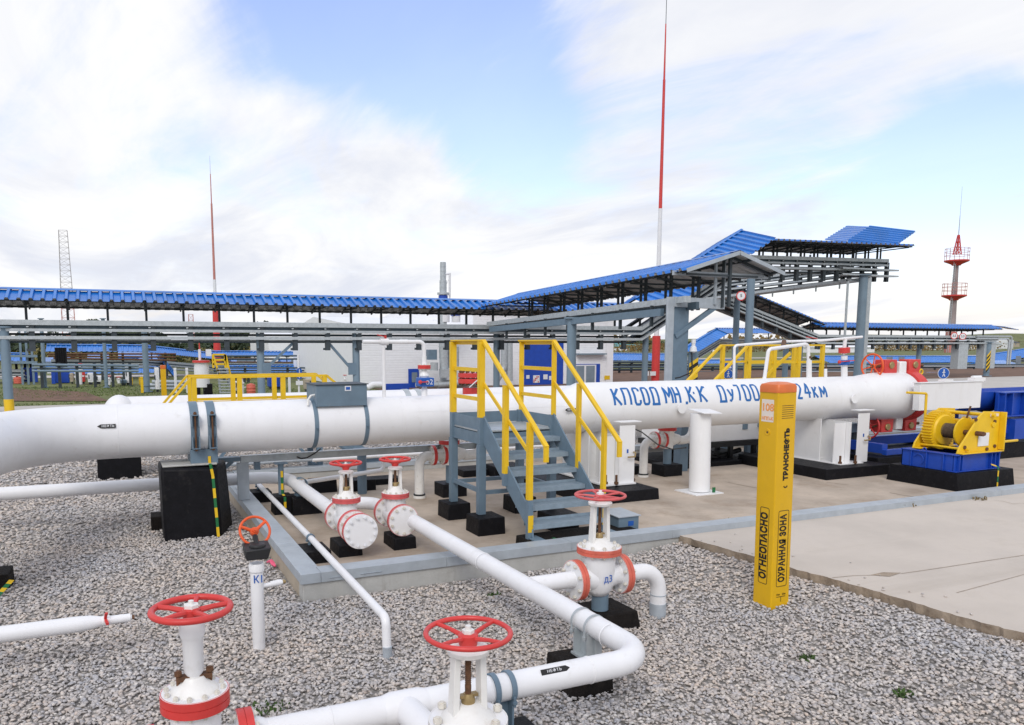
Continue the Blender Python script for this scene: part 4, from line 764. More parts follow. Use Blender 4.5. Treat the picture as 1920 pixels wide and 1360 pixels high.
# ================================================================ stairs
def rail(b, pts, wd=.05): 
    for a, c in zip(pts, pts[1:]): b.bar(a, c, wd, wd*.5)
def angle(b, a, c, wd=.06, th=.008, sx=1, sy=-1):
    a, c = V(a), V(c); b.box((a.x, a.y, a.z), (a.x+sx*wd, a.y+sy*th, c.z)); b.box((a.x, a.y+sy*(th+.001), a.z), (a.x+sx*th, a.y+sy*wd, c.z))
T2 = thing('access_stairs', (4.7, 8.6, .1), 'blue grey steel stairs with yellow handrails beside the big pipe', 'stairs')
ZPF = 1.40; x0, x1, ya, yb = 4.18, 5.22, 8.85, 9.75
b = MB(); b.box((x0, ya, ZPF-.02), (x1, yb, ZPF)); b.build('platform', 'galvanised', T2)
b = MB(); b.box((x0-.012, ya, 1.22), (x0, yb, 1.37)); b.box((x1, ya, 1.22), (x1+.012, yb, 1.37)); b.box((x0, yb, 1.22), (x1, yb+.012, 1.37)); b.box((x0, ya-.012, 1.22), (x1, ya, 1.36)); b.box((x0-.02, ya, 1.225), (x0-.0125, yb, 1.24)); b.build('platform_frame', 'steel_grey', T2)
b = MB(); b.box((x0-.008, ya+.06, 1.405), (x0, yb, 1.56)); b.box((x1, ya+.06, 1.405), (x1+.008, yb, 1.56)); b.box((x0, yb, 1.405), (x1, yb+.008, 1.56)); b.build('toe_board', 'steel_grey', T2)
for x, y, s in ((x0, ya, 1), (x1, ya, -1), (x0, yb, 1), (x1, yb, -1)):
    b = MB(); b.box((x-.05, y-.045, .32), (x+.05, y+.045, 1.22)); b.build('leg', 'steel_grey', T2, bevel=.003)
    b = MB(); b.box((x-.04, y-.035, 1.22), (x+.04, y+.035, 1.57)); b.build('rail_foot', 'steel_grey', T2, bevel=.003)
    b = MB(); b.box((x-.036, y-.036, 1.571), (x+.036, y-.026, 2.53)); b.box((x-.036*s-.005, y-.0255, 1.571), (x-.036*s+.005, y+.036, 2.53)); b.build('rail_post', 'yellow_paint', T2)
b = MB(); b.bar((x0, ya, .62), (x0, yb, .62), .05, .05); b.bar((x1, ya, .62), (x1, yb, .62), .05, .05); b.bar((x0, ya, .60), (x1, ya, .60), .05, .05); b.bar((x0, yb, .60), (x1, yb, .60), .05, .05); b.build('brace', 'steel_grey', T2)
for x in (x0, x1):
    b = MB(); b.bar((x, ya-.03, 2.545), (x, yb+.03, 2.545), .06, .02); b.bar((x+.028, ya, 2.515), (x+.028, yb, 2.515), .006, .05); b.build('top_rail', 'yellow_paint', T2)
    for z in (2.17, 1.80): b = MB(); b.bar((x, ya, z), (x, yb, z), .02, .05); b.build('mid_rail', 'yellow_paint', T2)
yf, zf = 7.62, .28
for x, sg in ((x0+.02, 1), (x1, -1)):
    xe = x+(.09 if sg > 0 else .05)
    A, B = V((x, ya+.02, 1.36)), V((xe, yf+.06, .36)); b = MB(); up = V((0, .20, .0))
    b.hexa([(A.x-.01, A.y-.06, A.z-.12), (A.x+.01, A.y-.06, A.z-.12), (A.x+.01, A.y, A.z+.28), (A.x-.01, A.y, A.z+.28)], [(B.x-.01, B.y-.02, B.z-.10), (B.x+.01, B.y-.02, B.z-.10), (B.x+.01, B.y+.04, B.z+.2), (B.x-.01, B.y+.04, B.z+.2)]); b.box((B.x-.05, yf-.08, .255), (B.x+.09, yf+.14, .27)); b.build('stringer', 'steel_grey', T2, bevel=.002)
    def on(t): return A.lerp(B, t)
    for t_, zb, zt, lo in ((.52, .0, 1.17, .70), (.97, -.10, 1.22, -.1)):
        p = on(t_); xx_ = p.x+.02*(-sg); hw_ = .03 if sg > 0 else .012; b = MB(); b.box((xx_-.035, p.y-.03, p.z+zb+(.1 if lo > 0 else .42)), (xx_+hw_-.005, p.y-.022, p.z+zt)); b.box((xx_-.035, p.y-.0215, p.z+zb+(.1 if lo > 0 else .42)), (xx_-.028, p.y+.035, p.z+zt)); b.build('rail_post', 'yellow_paint', T2); b = MB(); b.box((xx_-.036, p.y-.031, p.z+zb-.05), (xx_+hw_, p.y+.03, p.z+zb+(.099 if lo > 0 else .419))); b.build('rail_foot', 'steel_grey', T2)
        if lo < 0: b = MB(); b.box((xx_-.037, p.y-.034, p.z-.06), (xx_+.032, p.y-.0315, p.z+.14)); b.build('yellow_stripe', 'yellow_paint', T2)
    e = V((xe+.01, yf-.22, 1.36)); b = MB(); b.bar((x, ya-.01, 2.545), e, .055, .03); b.bar(e+V((0, .012, .01)), e+V((0, .012, -.17)), .055, .03, up=(0, 1, 0)); b.build('stair_rail', 'yellow_paint', T2); b = MB(); b.bar((x, ya, 2.02), on(.97)+V((0, 0, .82)), .02, .045); b.build('stair_mid_rail', 'yellow_paint', T2)
for i in range(6):
    t_ = (i+.55)/6.2; y = ya+(yf+.05-ya)*t_; z = 1.40+(.30-1.40)*t_; xl = x0+.02+.09*t_; xr = x1+.05*t_
    b = MB(); b.box((xl+.012, y-.12, z-.012), (xr-.012, y+.10, z)); b.box((xl+.012, y-.124, z-.055), (xr-.012, y-.12, z+.002)); b.box((xl+.012, y+.10, z-.05), (xr-.012, y+.105, z+.03)); b.build('tread', 'tread_steel', T2)
block('black block under the near left stair leg', 4.02, 8.58, 4.40, 8.98, .1, .32); block('black block under the rear left stair leg', 4.02, 9.55, 4.36, 9.95, .1, .32); block('black block under the rear right stair leg', 5.05, 9.55, 5.4, 9.95, .1, .32); block('black block under the near right stair leg, mostly hidden by treads', 5.0, 8.45, 5.42, 8.85, .1, .3)
t = thing('stair_foot_block', (4.9, 7.8, .1), 'rough black block under the foot of the yellow railed stairs', 'foundation block'); b = MB(); b.hexa([(4.18, 7.50, .07), (4.75, 7.50, .07), (5.75, 7.62, .07), (5.75, 8.05, .07), (4.2, 7.95, .07)], [(4.19, 7.51, .25), (4.75, 7.51, .25), (5.74, 7.63, .24), (5.74, 8.04, .24), (4.21, 7.94, .25)]); b.build('block', 'old_bitumen', t, bevel=.012); strap(t, [(4.52, 7.6, .262), (4.52, 7.492, .258), (4.53, 7.488, .15)], .035, 3, first=1)
t = thing('junction_box', (5.75, 7.95, .1), 'small grey metal box with a blue sticker by the kerb', 'box')
b = MB(); b.box((5.56, 7.78, .1), (5.86, 8.18, .365)); b.build('housing', 'steel_grey', t, bevel=.004); b = MB(); b.hexa([(5.54, 7.76, .366), (5.88, 7.76, .366), (5.88, 8.2, .38), (5.54, 8.2, .38)], [(5.54, 7.76, .376), (5.88, 7.76, .376), (5.88, 8.2, .39), (5.54, 8.2, .39)]); b.build('lid', 'cap_metal', t); MB().box((5.70, 7.775, .25), (5.78, 7.779, .31)).build('sticker', 'sign_blue', t); MB().box((5.865, 7.9, .26), (5.869, 8.0, .33)).build('side_sticker', 'sign_blue', t)
# far walkway over both pipes
def walkway(name, label, X0, X1, Y0, Y1, zp, zr, slo, shi, mids=(), posts=3):
    t = thing(name, ((X0+X1)/2, (Y0+Y1)/2, .1), label, 'walkway')
    MB().box((X0, Y0, zp-.05), (X1, Y1, zp)).build('platform', 'galvanised', t); b = MB(); b.box((X0, Y0-.012, zp-.16), (X1, Y0, zp+.12)); b.box((X0, Y1, zp-.16), (X1, Y1+.012, zp+.12)); b.build('platform_frame', 'steel_grey', t)
    for y in (Y0, Y1):
        pts = ([slo(y)] if slo else [])+[(X0, y, zr), (X1, y, zr)]+([shi(y)] if shi else []); b = MB(); rail(b, pts, .075); b.build('top_rail', 'yellow_paint', t)
        for z in mids:
            b = MB(); b.bar((X0, y, z), (X1, y, z), .02, .05); b.build('mid_rail', 'yellow_paint', t)
        for i in range(posts): x = X0+.04+(X1-X0-.08)*i/(posts-1); b = MB(); b.box((x-.04, y-.035, zp), (x+.04, y-.025, zr)); b.box((x-.04, y-.0245, zp), (x-.03, y+.035, zr)); b.build('rail_post', 'yellow_paint', t)
        for x, q in ((X0, slo), (X1, shi)):
            if q and x == X1: b = MB(); e = V(q(y)); b.bar((x, y, zp-.03), (x+(e.x-x)*2.1, y, .2), .02, .22); b.build('stringer', 'steel_grey', t)
    for x in (X0+.15, X1-.15):
        for y in (Y0+.05, Y1-.05): b = MB(); b.box((x-.05, y-.05, .1), (x+.05, y+.05, zp-.05)); b.build('leg', 'steel_grey', t)
    b = MB(); b.bar((X0+.15, Y0+.05, .2), (X0+.7, Y0+.05, zp-.1), .05, .05); b.bar((X1-.15, Y0+.05, .2), (X1-.7, Y0+.05, zp-.1), .05, .05); b.build('brace', 'steel_grey', t); return t
walkway('pipe_walkway', 'yellow railed walkway crossing behind the big pipe on the left', 1.12, 3.45, 13.9, 14.75, .95, 1.93, lambda y: (.62, y, 1.35), lambda y: (3.95, y, 1.5), (1.5,), 4)
q = atY(1390, 648, 12.9); q2 = atY(1532, 641, 12.9); walkway('pipe_walkway', 'yellow railed walkway platform behind the launcher on the right', q.x, q2.x, 12.7, 13.5, 1.35, 2.47, lambda y: (q.x-1.1, y, 1.55), None, (1.7, 2.1), 4)
t = bpy.data.objects['pipe_walkway.001']; b = MB(); b.bar((q.x+.1, 12.68, 1.5), (q.x+1.2, 12.68, 2.3), .02, .07); b.build('diagonal', 'yellow_paint', t)
# ================================================================ marker post
t = thing('marker_post', (5.55, 5.36, .05), 'tall yellow square warning post with an orange cap and black lettering', 'marker post')
P0 = atZ(1445, 1141, .06); P1 = atZ(1411, 1131, .06); P2 = atZ(1476, 1121, .06)
wl = .245; u = V((1, 0, 0)); ang = R(-28)
pc = P0.copy(); e1 = V((0, 1, 0)); e2 = V((1, 0, 0))   # along the left and right faces from the near corner
W1, W2 = .226, .226
h = 2.07
C4 = [pc, pc+e2*W2, pc+e2*W2+e1*W1, pc+e1*W1]; cen = (C4[0]+C4[2])/2
def rounded(Cs, r, z, n=5):
    res = []
    for i in range(4):
        c, a, b_ = Cs[i], Cs[i-1], Cs[(i+1) % 4]
        for q in arc(c, a, b_, r, n): res.append(V((q.x, q.y, z)))
    return res
lo = rounded(C4, .012, -.02); hi = rounded(C4, .012, h); b = MB(); b.hexa(lo, hi); b.build('post_body', 'post_yellow', t, smooth=30)
def grow(Cs, k): return [cen+(c-cen)*k for c in Cs]
b = MB(); G = grow(C4, 1.06); l0 = rounded(G, .03, h-.005); l1 = rounded(G, .03, h+.045); l2 = rounded(grow(C4, .98), .03, h+.068); l3 = rounded(grow(C4, .55), .03, h+.085); n_ = len(l0)
b._add(l0+l1+l2+l3, [(j*n_+i, j*n_+(i+1) % n_, (j+1)*n_+(i+1) % n_, (j+1)*n_+i) for j in range(3) for i in range(n_)]+[tuple(range(3*n_, 4*n_)), tuple(reversed(range(n_)))]); b.build('cap', 'cap_orange', t, smooth=45)
nl = V((-e2.x, -e2.y, 0)); nr = V((-e1.x, -e1.y, 0))               # outward normals of the left and right faces
def onface(side, s, z, off):                     # s: distance from the near corner
    return (pc+e1*s+nl*off if side == 'l' else pc+e2*s+nr*off)+V((0, 0, z-pc.z))
def face_rect(side, s0, s1, z0, z1, off): return [onface(side, s0, z0, off), onface(side, s1, z0, off), onface(side, s1, z1, off), onface(side, s0, z1, off)]
def frame_rect(b, side, s0, s1, z0, z1, wd, rad=.02):
    def rr(a0, a1, c0, c1, r):
        pts = []
        for cx_, cz_, st in ((a1-r, c1-r, 0), (a0+r, c1-r, 90), (a0+r, c0+r, 180), (a1-r, c0+r, 270)):
            for i in range(5): a = R(st+90*i/4); pts.append((cx_+r*math.cos(a), cz_+r*math.sin(a)))
        return pts
    o_, i_ = rr(s0, s1, z0, z1, rad), rr(s0+wd, s1-wd, z0+wd, z1-wd, rad-wd)
    for k in range(20): l = (k+1) % 20; b.quad(*[onface(side, *p, .0015) for p in (o_[k], o_[l], i_[l], i_[k])])
b = MB(); frame_rect(b, 'l', .055, .165, .27, 1.0, .006); frame_rect(b, 'r', .055, .185, .255, .98, .006); b.build('warning_frame', 'black_print', t, smooth=0)
def vtext2(txt, side, s, z, size, m, d=.0022, **k):
    for i, q in enumerate((-d, 0, d)): vtext(txt, side, s+q, z, size, m, off=.0015+.0004*i, **k)
def vtext(txt, side, s, z, size, m, sx=1, bold=.0, off=.0015, vertical=True, name='lettering', space=1.0):
    g = text_mb(txt, size, sx=sx, bold=bold, space=space); n_ = nl if side == 'l' else nr; hx = (-e1 if side == 'l' else e2)
    if vertical: place(g, onface(side, s, z, off), (0, 0, 1), -hx)
    else: place(g, onface(side, s, z, off), hx, (0, 0, 1))
    return g.build(name, m, t, smooth=0)
vtext2('ОГНЕОПАСНО', 'l', .11, .635, .108, 'black_print', sx=.80, bold=.0036, space=1.06); vtext2('ОХРАННАЯ ЗОНА', 'r', .12, .62, .098, 'black_print', sx=.72, bold=.003, space=1.08)
vtext2('ТРАНСНЕФТЬ', 'r', .125, 1.50, .070, 'black_print', sx=1.0, bold=.0032)
b = MB(); c0 = onface('r', .125, 1.215, .0015); b.ring(c0, nr, .021, .005, 24, 6, 200, 345); b.build('round_emblem', 'black_print', t)
b = MB(); b.quad(*face_rect('l', .045, .19, 1.795, 2.0, .0015)); st = b.build('sticker', 'sticker', t, smooth=0)
vtext('108', 'l', .117, 1.925, .095, 'orange_print', sx=1.05, bold=.002, off=.003, vertical=False); vtext('НПП-К', 'l', .117, 1.825, .042, 'orange_print', sx=1.0, bold=.001, off=.003, vertical=False)
b = MB(); c0 = onface('l', .11, 1.70, .0); b.ring(c0, nl, .026, .006, 24, 8); b.lathe(c0, nl, [(.024, -.002), (.02, .004)], 20); b.build('lock', 'post_yellow', t); b = MB(); b.lathe(c0, nl, [(.011, .004), (.01, .0055)], 14); b.build('keyhole', 'rust', t)
b = MB()
for i in range(7): b.quad(*face_rect('r', .05, .19, 1.83+i*.019, 1.835+i*.019, .0015))
b.build('vent_slots', 'rust', t, smooth=0)
b = MB(); b.quad(*face_rect('r', .065, .175, .155, .161, .0015)); b.quad(*face_rect('r', .117, .123, .11, .1545, .0015)); b.build('tee_mark', 'black_print', t, smooth=0)
vtext('25м', 'r', .085, .180, .025, 'black_print', vertical=False); vtext('25м', 'r', .155, .180, .025, 'black_print', vertical=False)
bpy.data.objects['marker_post'].rotation_euler = (0, R(-1.0), 0)
# ================================================================ winch
block('flat black block under the yellow winch', 12.42, 8.08, 13.92, 9.38, .1, .39, tap=.03)
t = thing('winch', (13.1, 8.9, .40), 'yellow cable winch with toothed gear wheel on a blue steel base', 'winch')
b = MB(); X0, X1, Y0, Y1, z0, z1 = 12.52, 13.62, 8.18, 9.18, .395, .67
b.box((X0, Y0+.08, z0), (X0+.02, Y1, z1)); b.box((X1-.02, Y0, z0), (X1, Y1, z1)); b.box((X0, Y0+.05, z0), (X1, Y0+.07, z1)); b.box((X0, Y1-.02, z0), (X1, Y1, z1)); b.box((X0-.03, Y0, z1), (X1+.03, Y0+.16, z1+.015)); b.box((X0-.03, Y1-.16, z1), (X1+.03, Y1, z1+.015)); b.box((X0-.03, Y0+.161, z1), (X0+.12, Y1-.161, z1+.015)); b.box((X1-.12, Y0+.161, z1), (X1+.03, Y1-.161, z1+.015)); b.box((X0-.03, Y0, z0), (X1+.03, Y0+.16, z0+.012))
for x in (X0+.06, X0+.13, X1-.22, X1-.12): b.box((x, Y0, z0+.012), (x+.014, Y0+.05, z1))
for y in (8.4, 8.7, 8.98): b.box((X0-.03, y, z0), (X0, y+.014, z1))
b.ring((X0-.02, 8.75, z1+.04), (1, 0, 0), .03, .01, 16, 6); b.ring((X0-.02, 8.85, .53), (1, 0, 0), .09, .008, 24, 6, 20, 240); b.build('base_frame', 'blue_paint', t, bevel=.003)
def wplate(y, lean): return [(12.56+lean, y, .696), (13.62+lean, y, .696), (13.60+lean, y, 1.36), (13.18+lean, y, 1.38), (13.05+lean, y, 1.30), (12.60+lean, y, .80)]
b = MB(); b.prism(wplate(8.22, 0), (0, .03, 0)); b.box((12.56, 8.12, .696), (13.62, 8.22, .712)); b.box((13.59, 8.12, .72), (13.62, 8.22, 1.36)); b.build('side_plate', 'yellow_paint', t, bevel=.006); b = MB(); b.prism(wplate(9.02, .03), (0, .03, 0)); b.box((12.59, 8.9, .696), (13.62, 9.02, .712)); b.build('side_plate', 'yellow_paint', t, bevel=.006)
b = MB(); GX, GZ = 13.0, 1.02; prof = []; nT = 40; yg = 8.88
lo = []; hi_ = []
for i in range(nT*4):
    a = 2*math.pi*i/(nT*4); r_ = .335 if i % 4 in (1, 2) else .30; lo.append((GX+r_*math.cos(a), yg-.10, GZ+r_*math.sin(a))); hi_.append((GX+r_*math.cos(a), yg+.08, GZ+r_*math.sin(a)))
b.hexa(lo, hi_); o = b.build('gear_wheel', 'yellow_paint', t, smooth=25); MB().lathe((GX, yg-.10, GZ), (0, -1, 0), [(.27, 0), (.25, .03), (.12, .035), (.11, .06)], 36).build('gear_disc', 'yellow_paint', o)
b = MB(); pr = []
for i in range(26): pr += [(.115, i*.024), (.127, i*.024+.012)]
b.lathe((GX, 8.47, GZ), (0, 1, 0), pr[:26], 24); b.build('rope_drum', 'rope', t); MB().lathe((GX, 8.42, GZ), (0, 1, 0), [(.24, 0), (.24, .03), (.17, .05)], 36).build('drum_flange', 'yellow_paint', t); MB().cyl((GX, 8.1, GZ), (GX, 9.1, GZ), .04).build('axle', 'rust', t)
b = MB(); b.cyl((13.35, 8.15, 1.31), (13.38, 9.08, 1.31), .03); b.build('tie_rod', 'yellow_paint', t); b = MB(); b.cyl((12.75, 8.15, .76), (12.78, 9.08, .76), .022); b.build('tie_rod', 'yellow_paint', t); b = MB(); b.cyl((13.42, 8.2, 1.15), (13.45, 9.0, 1.15), .045); b.build('tie_rod', 'yellow_paint', t); b = MB(); b.lathe((13.42, 8.42, 1.15), (.03, 1, 0), [(.08, 0), (.08, .1), (.05, .16), (.10, .22), (.10, .3), (.05, .36)], 20); b.build('tie_rod', 'yellow_paint', t);  b = MB(); b.bar((13.3, 8.6, 1.20), (13.33, 8.56, 1.44), .02, .03); b.build('brake_lever', 'rust', t)
b = MB(); b.tube(path([(12.98, 9.12, 1.15), (13.0, 9.14, 1.63), (12.52, 9.16, 1.66)], .03), .022, 10); b.build('crank_handle', 'yellow_paint', t); b = MB(); b.cyl((13.6, 8.22, .84), (14.25, 8.30, .83), .022); b.build('hand_lever', 'yellow_paint', t)
b = MB(); b.box((13.05, 8.205, .80), (13.32, 8.215, 1.02)); b.build('data_plate', 'plain_white', t); b = MB(); b.box((13.32, 8.2, 1.29), (13.52, 8.215, 1.335)); b.build('small_plate', 'sticker', t)
b = MB()
for x, z in ((12.72, .80), (13.5, .78), (13.45, 1.2), (13.2, 1.0), (12.95, 1.25), (13.3, .74)): b.lathe((x, 8.22, z), (0, -1, 0), [(.03, 0), (.03, .02)], 10)
b.build('bolts', 'rust', t)
strap(t, [(13.25, 8.09, .50), (13.36, 8.05, .46), (13.38, 8.045, .41), (13.36, 8.03, .1)], .03, 5, first=0)
# loading trolley to the right
t = thing('loading_trolley', (17.5, 10.8, .1), 'bright blue loading tray trolley beyond the launcher door', 'trolley'); b = MB(); vs = []; fs = []
n = 16
for x in (16.1, 24.0):
    for rr_ in (.44, .42):
        for i in range(n+1): a = R(180+180*i/n); vs.append((x, YP+rr_*math.cos(a), 1.5+rr_*math.sin(a)))
m_ = n+1
for k in (0, 1):
    for i in range(n): fs.append((k*m_+i, k*m_+i+1, (2+k)*m_+i+1, (2+k)*m_+i))
for i in (0, n): fs.append((i, m_+i, 3*m_+i, 2*m_+i))
b._add(vs, fs); b.build('loading_tray', 'blue_paint', t, smooth=60)
b = MB(); b.ring((17.25, YP, 1.5), (1, 0, 0), .455, .03, 40, 8, 185, 300); b.build('stop_ring', 'black_rubber', t)
b = MB(); b.box((16.85, 10.25, 1.0), (26, 10.32, 1.47)); b.box((16.85, 10.14, 1.47), (26, 10.34, 1.495)); b.box((16.85, 10.14, .975), (26, 10.34, 1.0))
for x in (16.9, 17.15, 17.6, 18.2): b.box((x, 10.14, 1.0), (x+.02, 10.25, 1.47))
b.build('side_beam', 'blue_paint', t, bevel=.003)
for x in (16.9, 18.6): b = MB(); b.box((x, 10.3, .5), (x+.16, 10.45, .97)); b.box((x, 11.2, .5), (x+.16, 11.35, 1.2)); b.build('leg', 'blue_paint', t, bevel=.004)
b = MB(); b.box((16.4, 10.2, .62), (22.5, 10.29, .80)); b.box((17.15, 10.05, .5), (17.7, 10.6, .92)); b.box((17.2, 11.2, .62), (22.5, 11.42, .84)); b.build('chassis', 'blue_paint', t, bevel=.004)
t = thing('steel_skid', (14.2, 10.4, .3), 'low blue steel skid under the launcher door', 'skid'); b = MB(); b.box((13.35, 11.15, .40), (16.0, 11.3, .58)); b.box((13.35, 10.2, .40), (13.5, 11.15, .58)); b.box((13.35, 10.1, .38), (16, 10.2, .48)); b.build('skid', 'blue_paint', t, bevel=.004); block('flat black block under the blue skid frame', 13.0, 10.0, 16.0, 11.6, .1, .36)
block('flat black block under the blue trolley at the right edge', 15.6, 10.1, 20.5, 11.8, .1, .42)
# ================================================================ roofed cable racks
def corr(b, A0, A1, E, dn, pitch=.33, ht=.04):
    """ribbed sheet from ridge line A0-A1 down to the eave (offset E); faces 0 = blue top, 1 = grey underside"""
    A0, A1, E, dn = V(A0), V(A1), V(E), V(dn); Ln = (A1-A0).length; d = (A1-A0)/Ln; prof = []; s = 0
    while s < Ln-1e-4:
        for u, h in ((0, 0), (.52, 0), (.62, 1), (.86, 1), (.96, 0)):
            if s+u*pitch < Ln: prof.append((s+u*pitch, h*ht))
        s += pitch
    prof.append((Ln, 0))
    for k, off in ((0, 0), (1, -.006)):
        b.k = k; vs = []
        for q, h in prof: vs += [A0+d*q+dn*(h+off), A0+d*q+E+dn*(h+off)]
        b._add(vs, [(2*i, 2*i+1, 2*i+3, 2*i+2) for i in range(len(prof)-1)])
    b.k = 0
def rack(label, p0, p1, near=(0, -1, 0), wn=.95, wf=1.35, rise=.36, gap=.60, sp=1.2, roof=True, hang=True, low=1.0, trays=3, far=True, ph=.3, ns=.62, group=None, ends=True, detail=True, posts=True, dbl=False):
    p0, p1, s = V(p0), V(p1), V(near); t = thing('cable_rack', ((p0.x+p1.x)/2, (p0.y+p1.y)/2, 0), label, 'cable rack', group); Z = V((0, 0, 1)); d = (p1-p0); Ln = d.length; d.normalize()
    if roof:
        r0, r1 = p0+Z*(gap+rise)-d*(.25 if ends else 0), p1+Z*(gap+rise)+d*(.25 if ends else 0)
        for q, w_ in ((s, wn), (-s, wf)):
            E = q*w_-Z*rise*(w_/wn)**1.0; n_ = (d.cross(E)); n_ = n_ if n_.z > 0 else -n_
            b = MB(); corr(b, r0, r1, E, n_.normalized(), .33, .075 if detail else .03); b.build('roof_sheet', ['blue_roof', 'roof_under'], t, smooth=0)
        b = MB()
        for q, w_ in ((s, wn), (-s, wf)):
            E = (q*w_-Z*rise*w_/wn).normalized()*.17; b.quad(r0+Z*.086, r1+Z*.086, r1+Z*.082+E, r0+Z*.082+E)
        b.build('ridge_cap', 'blue_roof', t, smooth=0)
        b = MB()
        for q, w_ in ((s, wn), (-s, wf)):
            for f in (.25, .85): E = q*w_*f-Z*(rise*f*w_/wn+.05); b.bar(r0+E, r1+E, .05, .06)
        b.build('purlin', 'dark_steel', t)
    n = max(1, int(Ln/sp)); fr = s*ns
    if posts:
        for i in range(n+1):
            q = p0+d*min(Ln, sp*(i+ph)); 
            if sp*(i+ph) > Ln: break
            b = MB(); b.bar(q+s*.02-Z*.25, q+s*.02+Z*(gap+rise-.1), .075, .075, up=s)
            if roof: b.bar(q+s*wn*.93+Z*(gap-.03), q+Z*(gap+rise-.06), .05, .06); b.bar(q-s*wf*.93+Z*(gap+rise-rise*wf/wn-.03), q+Z*(gap+rise-.06), .05, .06); b.bar(q+s*wn*.85+Z*(gap-.05), q-s*wf*.6+Z*(gap-.05), .04, .05); dbl and b.bar(q+d*.24+s*.02-Z*.25, q+d*.24+s*.02+Z*(gap+rise-.1), .06, .06, up=s)
            b.build('roof_post', 'dark_steel', t)
            if hang:
                b = MB(); b.box_ = None; g = q+d*.16+fr*.8; b.bar(g-Z*.17, g-Z*low, .17, .16, up=s); b.bar(g-s*.3-Z*.5, g+s*.1-Z*.5, .08, .05); b.bar(g-s*.3-Z*.25, g+s*.1-Z*.25, .08, .05)
                b.bar(g-d*.10+s*.1-Z*.42, g-d*.10+s*.1-Z*.2, .05, .012, up=s); b.bar(g-d*.17-Z*(low-.05), g-Z*(low-.05), .08, .05, up=s); b.build('hanger', 'dark_steel', t)
                b = MB(); g2 = g-d*.10+s*.11
                for zo in (-.20, -.28, -.36): b.bar(g2+Z*zo, g2+Z*(zo-.035), .07, .01, up=s)
                b.build('clip', 'galvanised', t)
    def tray(off, z1, z0, m, nm):
        b = MB(); c0, c1 = p0+off, p1+off; k = s*.2
        b.hexa([c0+Z*z0-k*.0, c0+Z*z0-k, c0+Z*z1-k, c0+Z*z1], [c1+Z*z0, c1+Z*z0-k, c1+Z*z1-k, c1+Z*z1]); 
        if detail:
            for i in range(int(Ln/.5)): q = c0+d*(i*.5+.2)+s*.002; b.bar(q+Z*(z0+.012), q+Z*(z1-.012), .006, .004, up=s)
        b.build(nm, m, t)
    tray(fr, 0, -.165, 'galvanised', 'tray_cover')
    if trays > 1: tray(fr, -.275, -.365, 'galvanised', 'cable_tray')
    if trays > 2: tray(fr*1.05, -.51, -.615, 'galvanised', 'cable_tray')
    b = MB(); c0, c1 = p0+fr*.72, p1+fr*.72; b.bar(c0-Z*.235, c1-Z*.235, .1, .19); b.build('beam', 'beam_steel', t)
    b = MB(); c0, c1 = p0+fr*.35, p1+fr*.35
    if trays > 1: b.bar(c0-Z*.32, c1-Z*.32, .40, .05)
    if trays > 2: b.bar(c0-Z*.56, c1-Z*.56, .40, .05)
    if trays > 1: b.build('dark_fill', 'dark_steel', t)  # plain dark bars filling the space behind the lower trays
    if far and detail:
        b = MB(); c0, c1 = p0-fr*.2, p1-fr*.2
        for zo in (.2, .45, .7): b.bar(c0-Z*zo, c1-Z*zo, .28, .06)
        b.build('inner_tray', 'beam_steel', t)
    if far:
        for z1, z0 in ((-.02, -.16), (-.4, -.47), (-.62, -.70)): tray(-fr, z1, z0, 'dark_steel' if z1 > -.1 else 'galvanised', 'cable_tray')
        b = MB(); c0, c1 = p0, p1; b.bar(c0-Z*.55, c1-Z*.55, .5, .04); b.build('dark_fill', 'dark_steel', t)  # wide dark fill bar along the middle of the rack
    return t
def column(label, x, y, zt, r, z0=0, m='column_grey', chev=False, arm=None, group=None):
    t = thing('rack_column', (x, y, z0), label, 'column', group); MB().cyl((x, y, z0-.2), (x, y, zt), r, seg=20).build('shaft', m, t)
    b = MB(); b.cyl((x, y, z0), (x, y, z0+.04), r*1.9, seg=20); b.cyl((x, y, z0+.3), (x, y, z0+.34), r*1.25, seg=20); b.cyl((x, y, zt), (x, y, zt+.05), r*1.7); b.build('flange', m, t)
    if arm: b = MB(); b.bar((x-arm, y, zt), (x, y, zt-arm*1.25), .09, .09); b.bar((x+arm, y, zt), (x, y, zt-arm*1.25), .09, .09); b.build('brace', 'steel_grey', t)
    if chev:
        for k in (0, 1):
            b = MB()
            for i in range(4):
                z = z0+.25+(2*i+k)*.17; n_ = 8; a0, a1 = R(200), R(340)
                for j in range(n_): u, w_ = a0+(a1-a0)*j/n_, a0+(a1-a0)*(j+1)/n_; f = lambda a, zz: (x+(r+.004)*math.cos(a), y+(r+.004)*math.sin(a), zz+.3*(a-a0)); b.quad(f(u, z), f(w_, z), f(w_, z+.17), f(u, z+.17))
            b.build('chevron', 'yellow_paint' if k else 'black_print', t, smooth=0)
    return t
YA = 28.9; ZT = 3.26
rack('long low cable rack with blue ribbed roof crossing the whole left half', (-9, YA, ZT+.0), (21.2, YA, ZT+.0))
p = atY(1262, 600, 16.7); XB_ = 15.0
rack('blue roofed rack branch coming forward with an open gable end', (XB_, 16.2, 3.73), (XB_, 28.0, 3.36), near=(-1, 0, 0), wn=1.72, wf=1.6, rise=.5, gap=.62, ns=1.55, trays=1, low=.55, far=False, ph=.05, hang=False, dbl=True)
t = bpy.data.objects['cable_rack.001']
b = MB(); b.bar((13.28, 15.94, 4.35), (15, 15.94, 4.87), .02, .10); b.bar((16.6, 15.94, 4.385), (15, 15.94, 4.87), .02, .10); b.build('fascia', 'cap_metal', t)
b = MB()
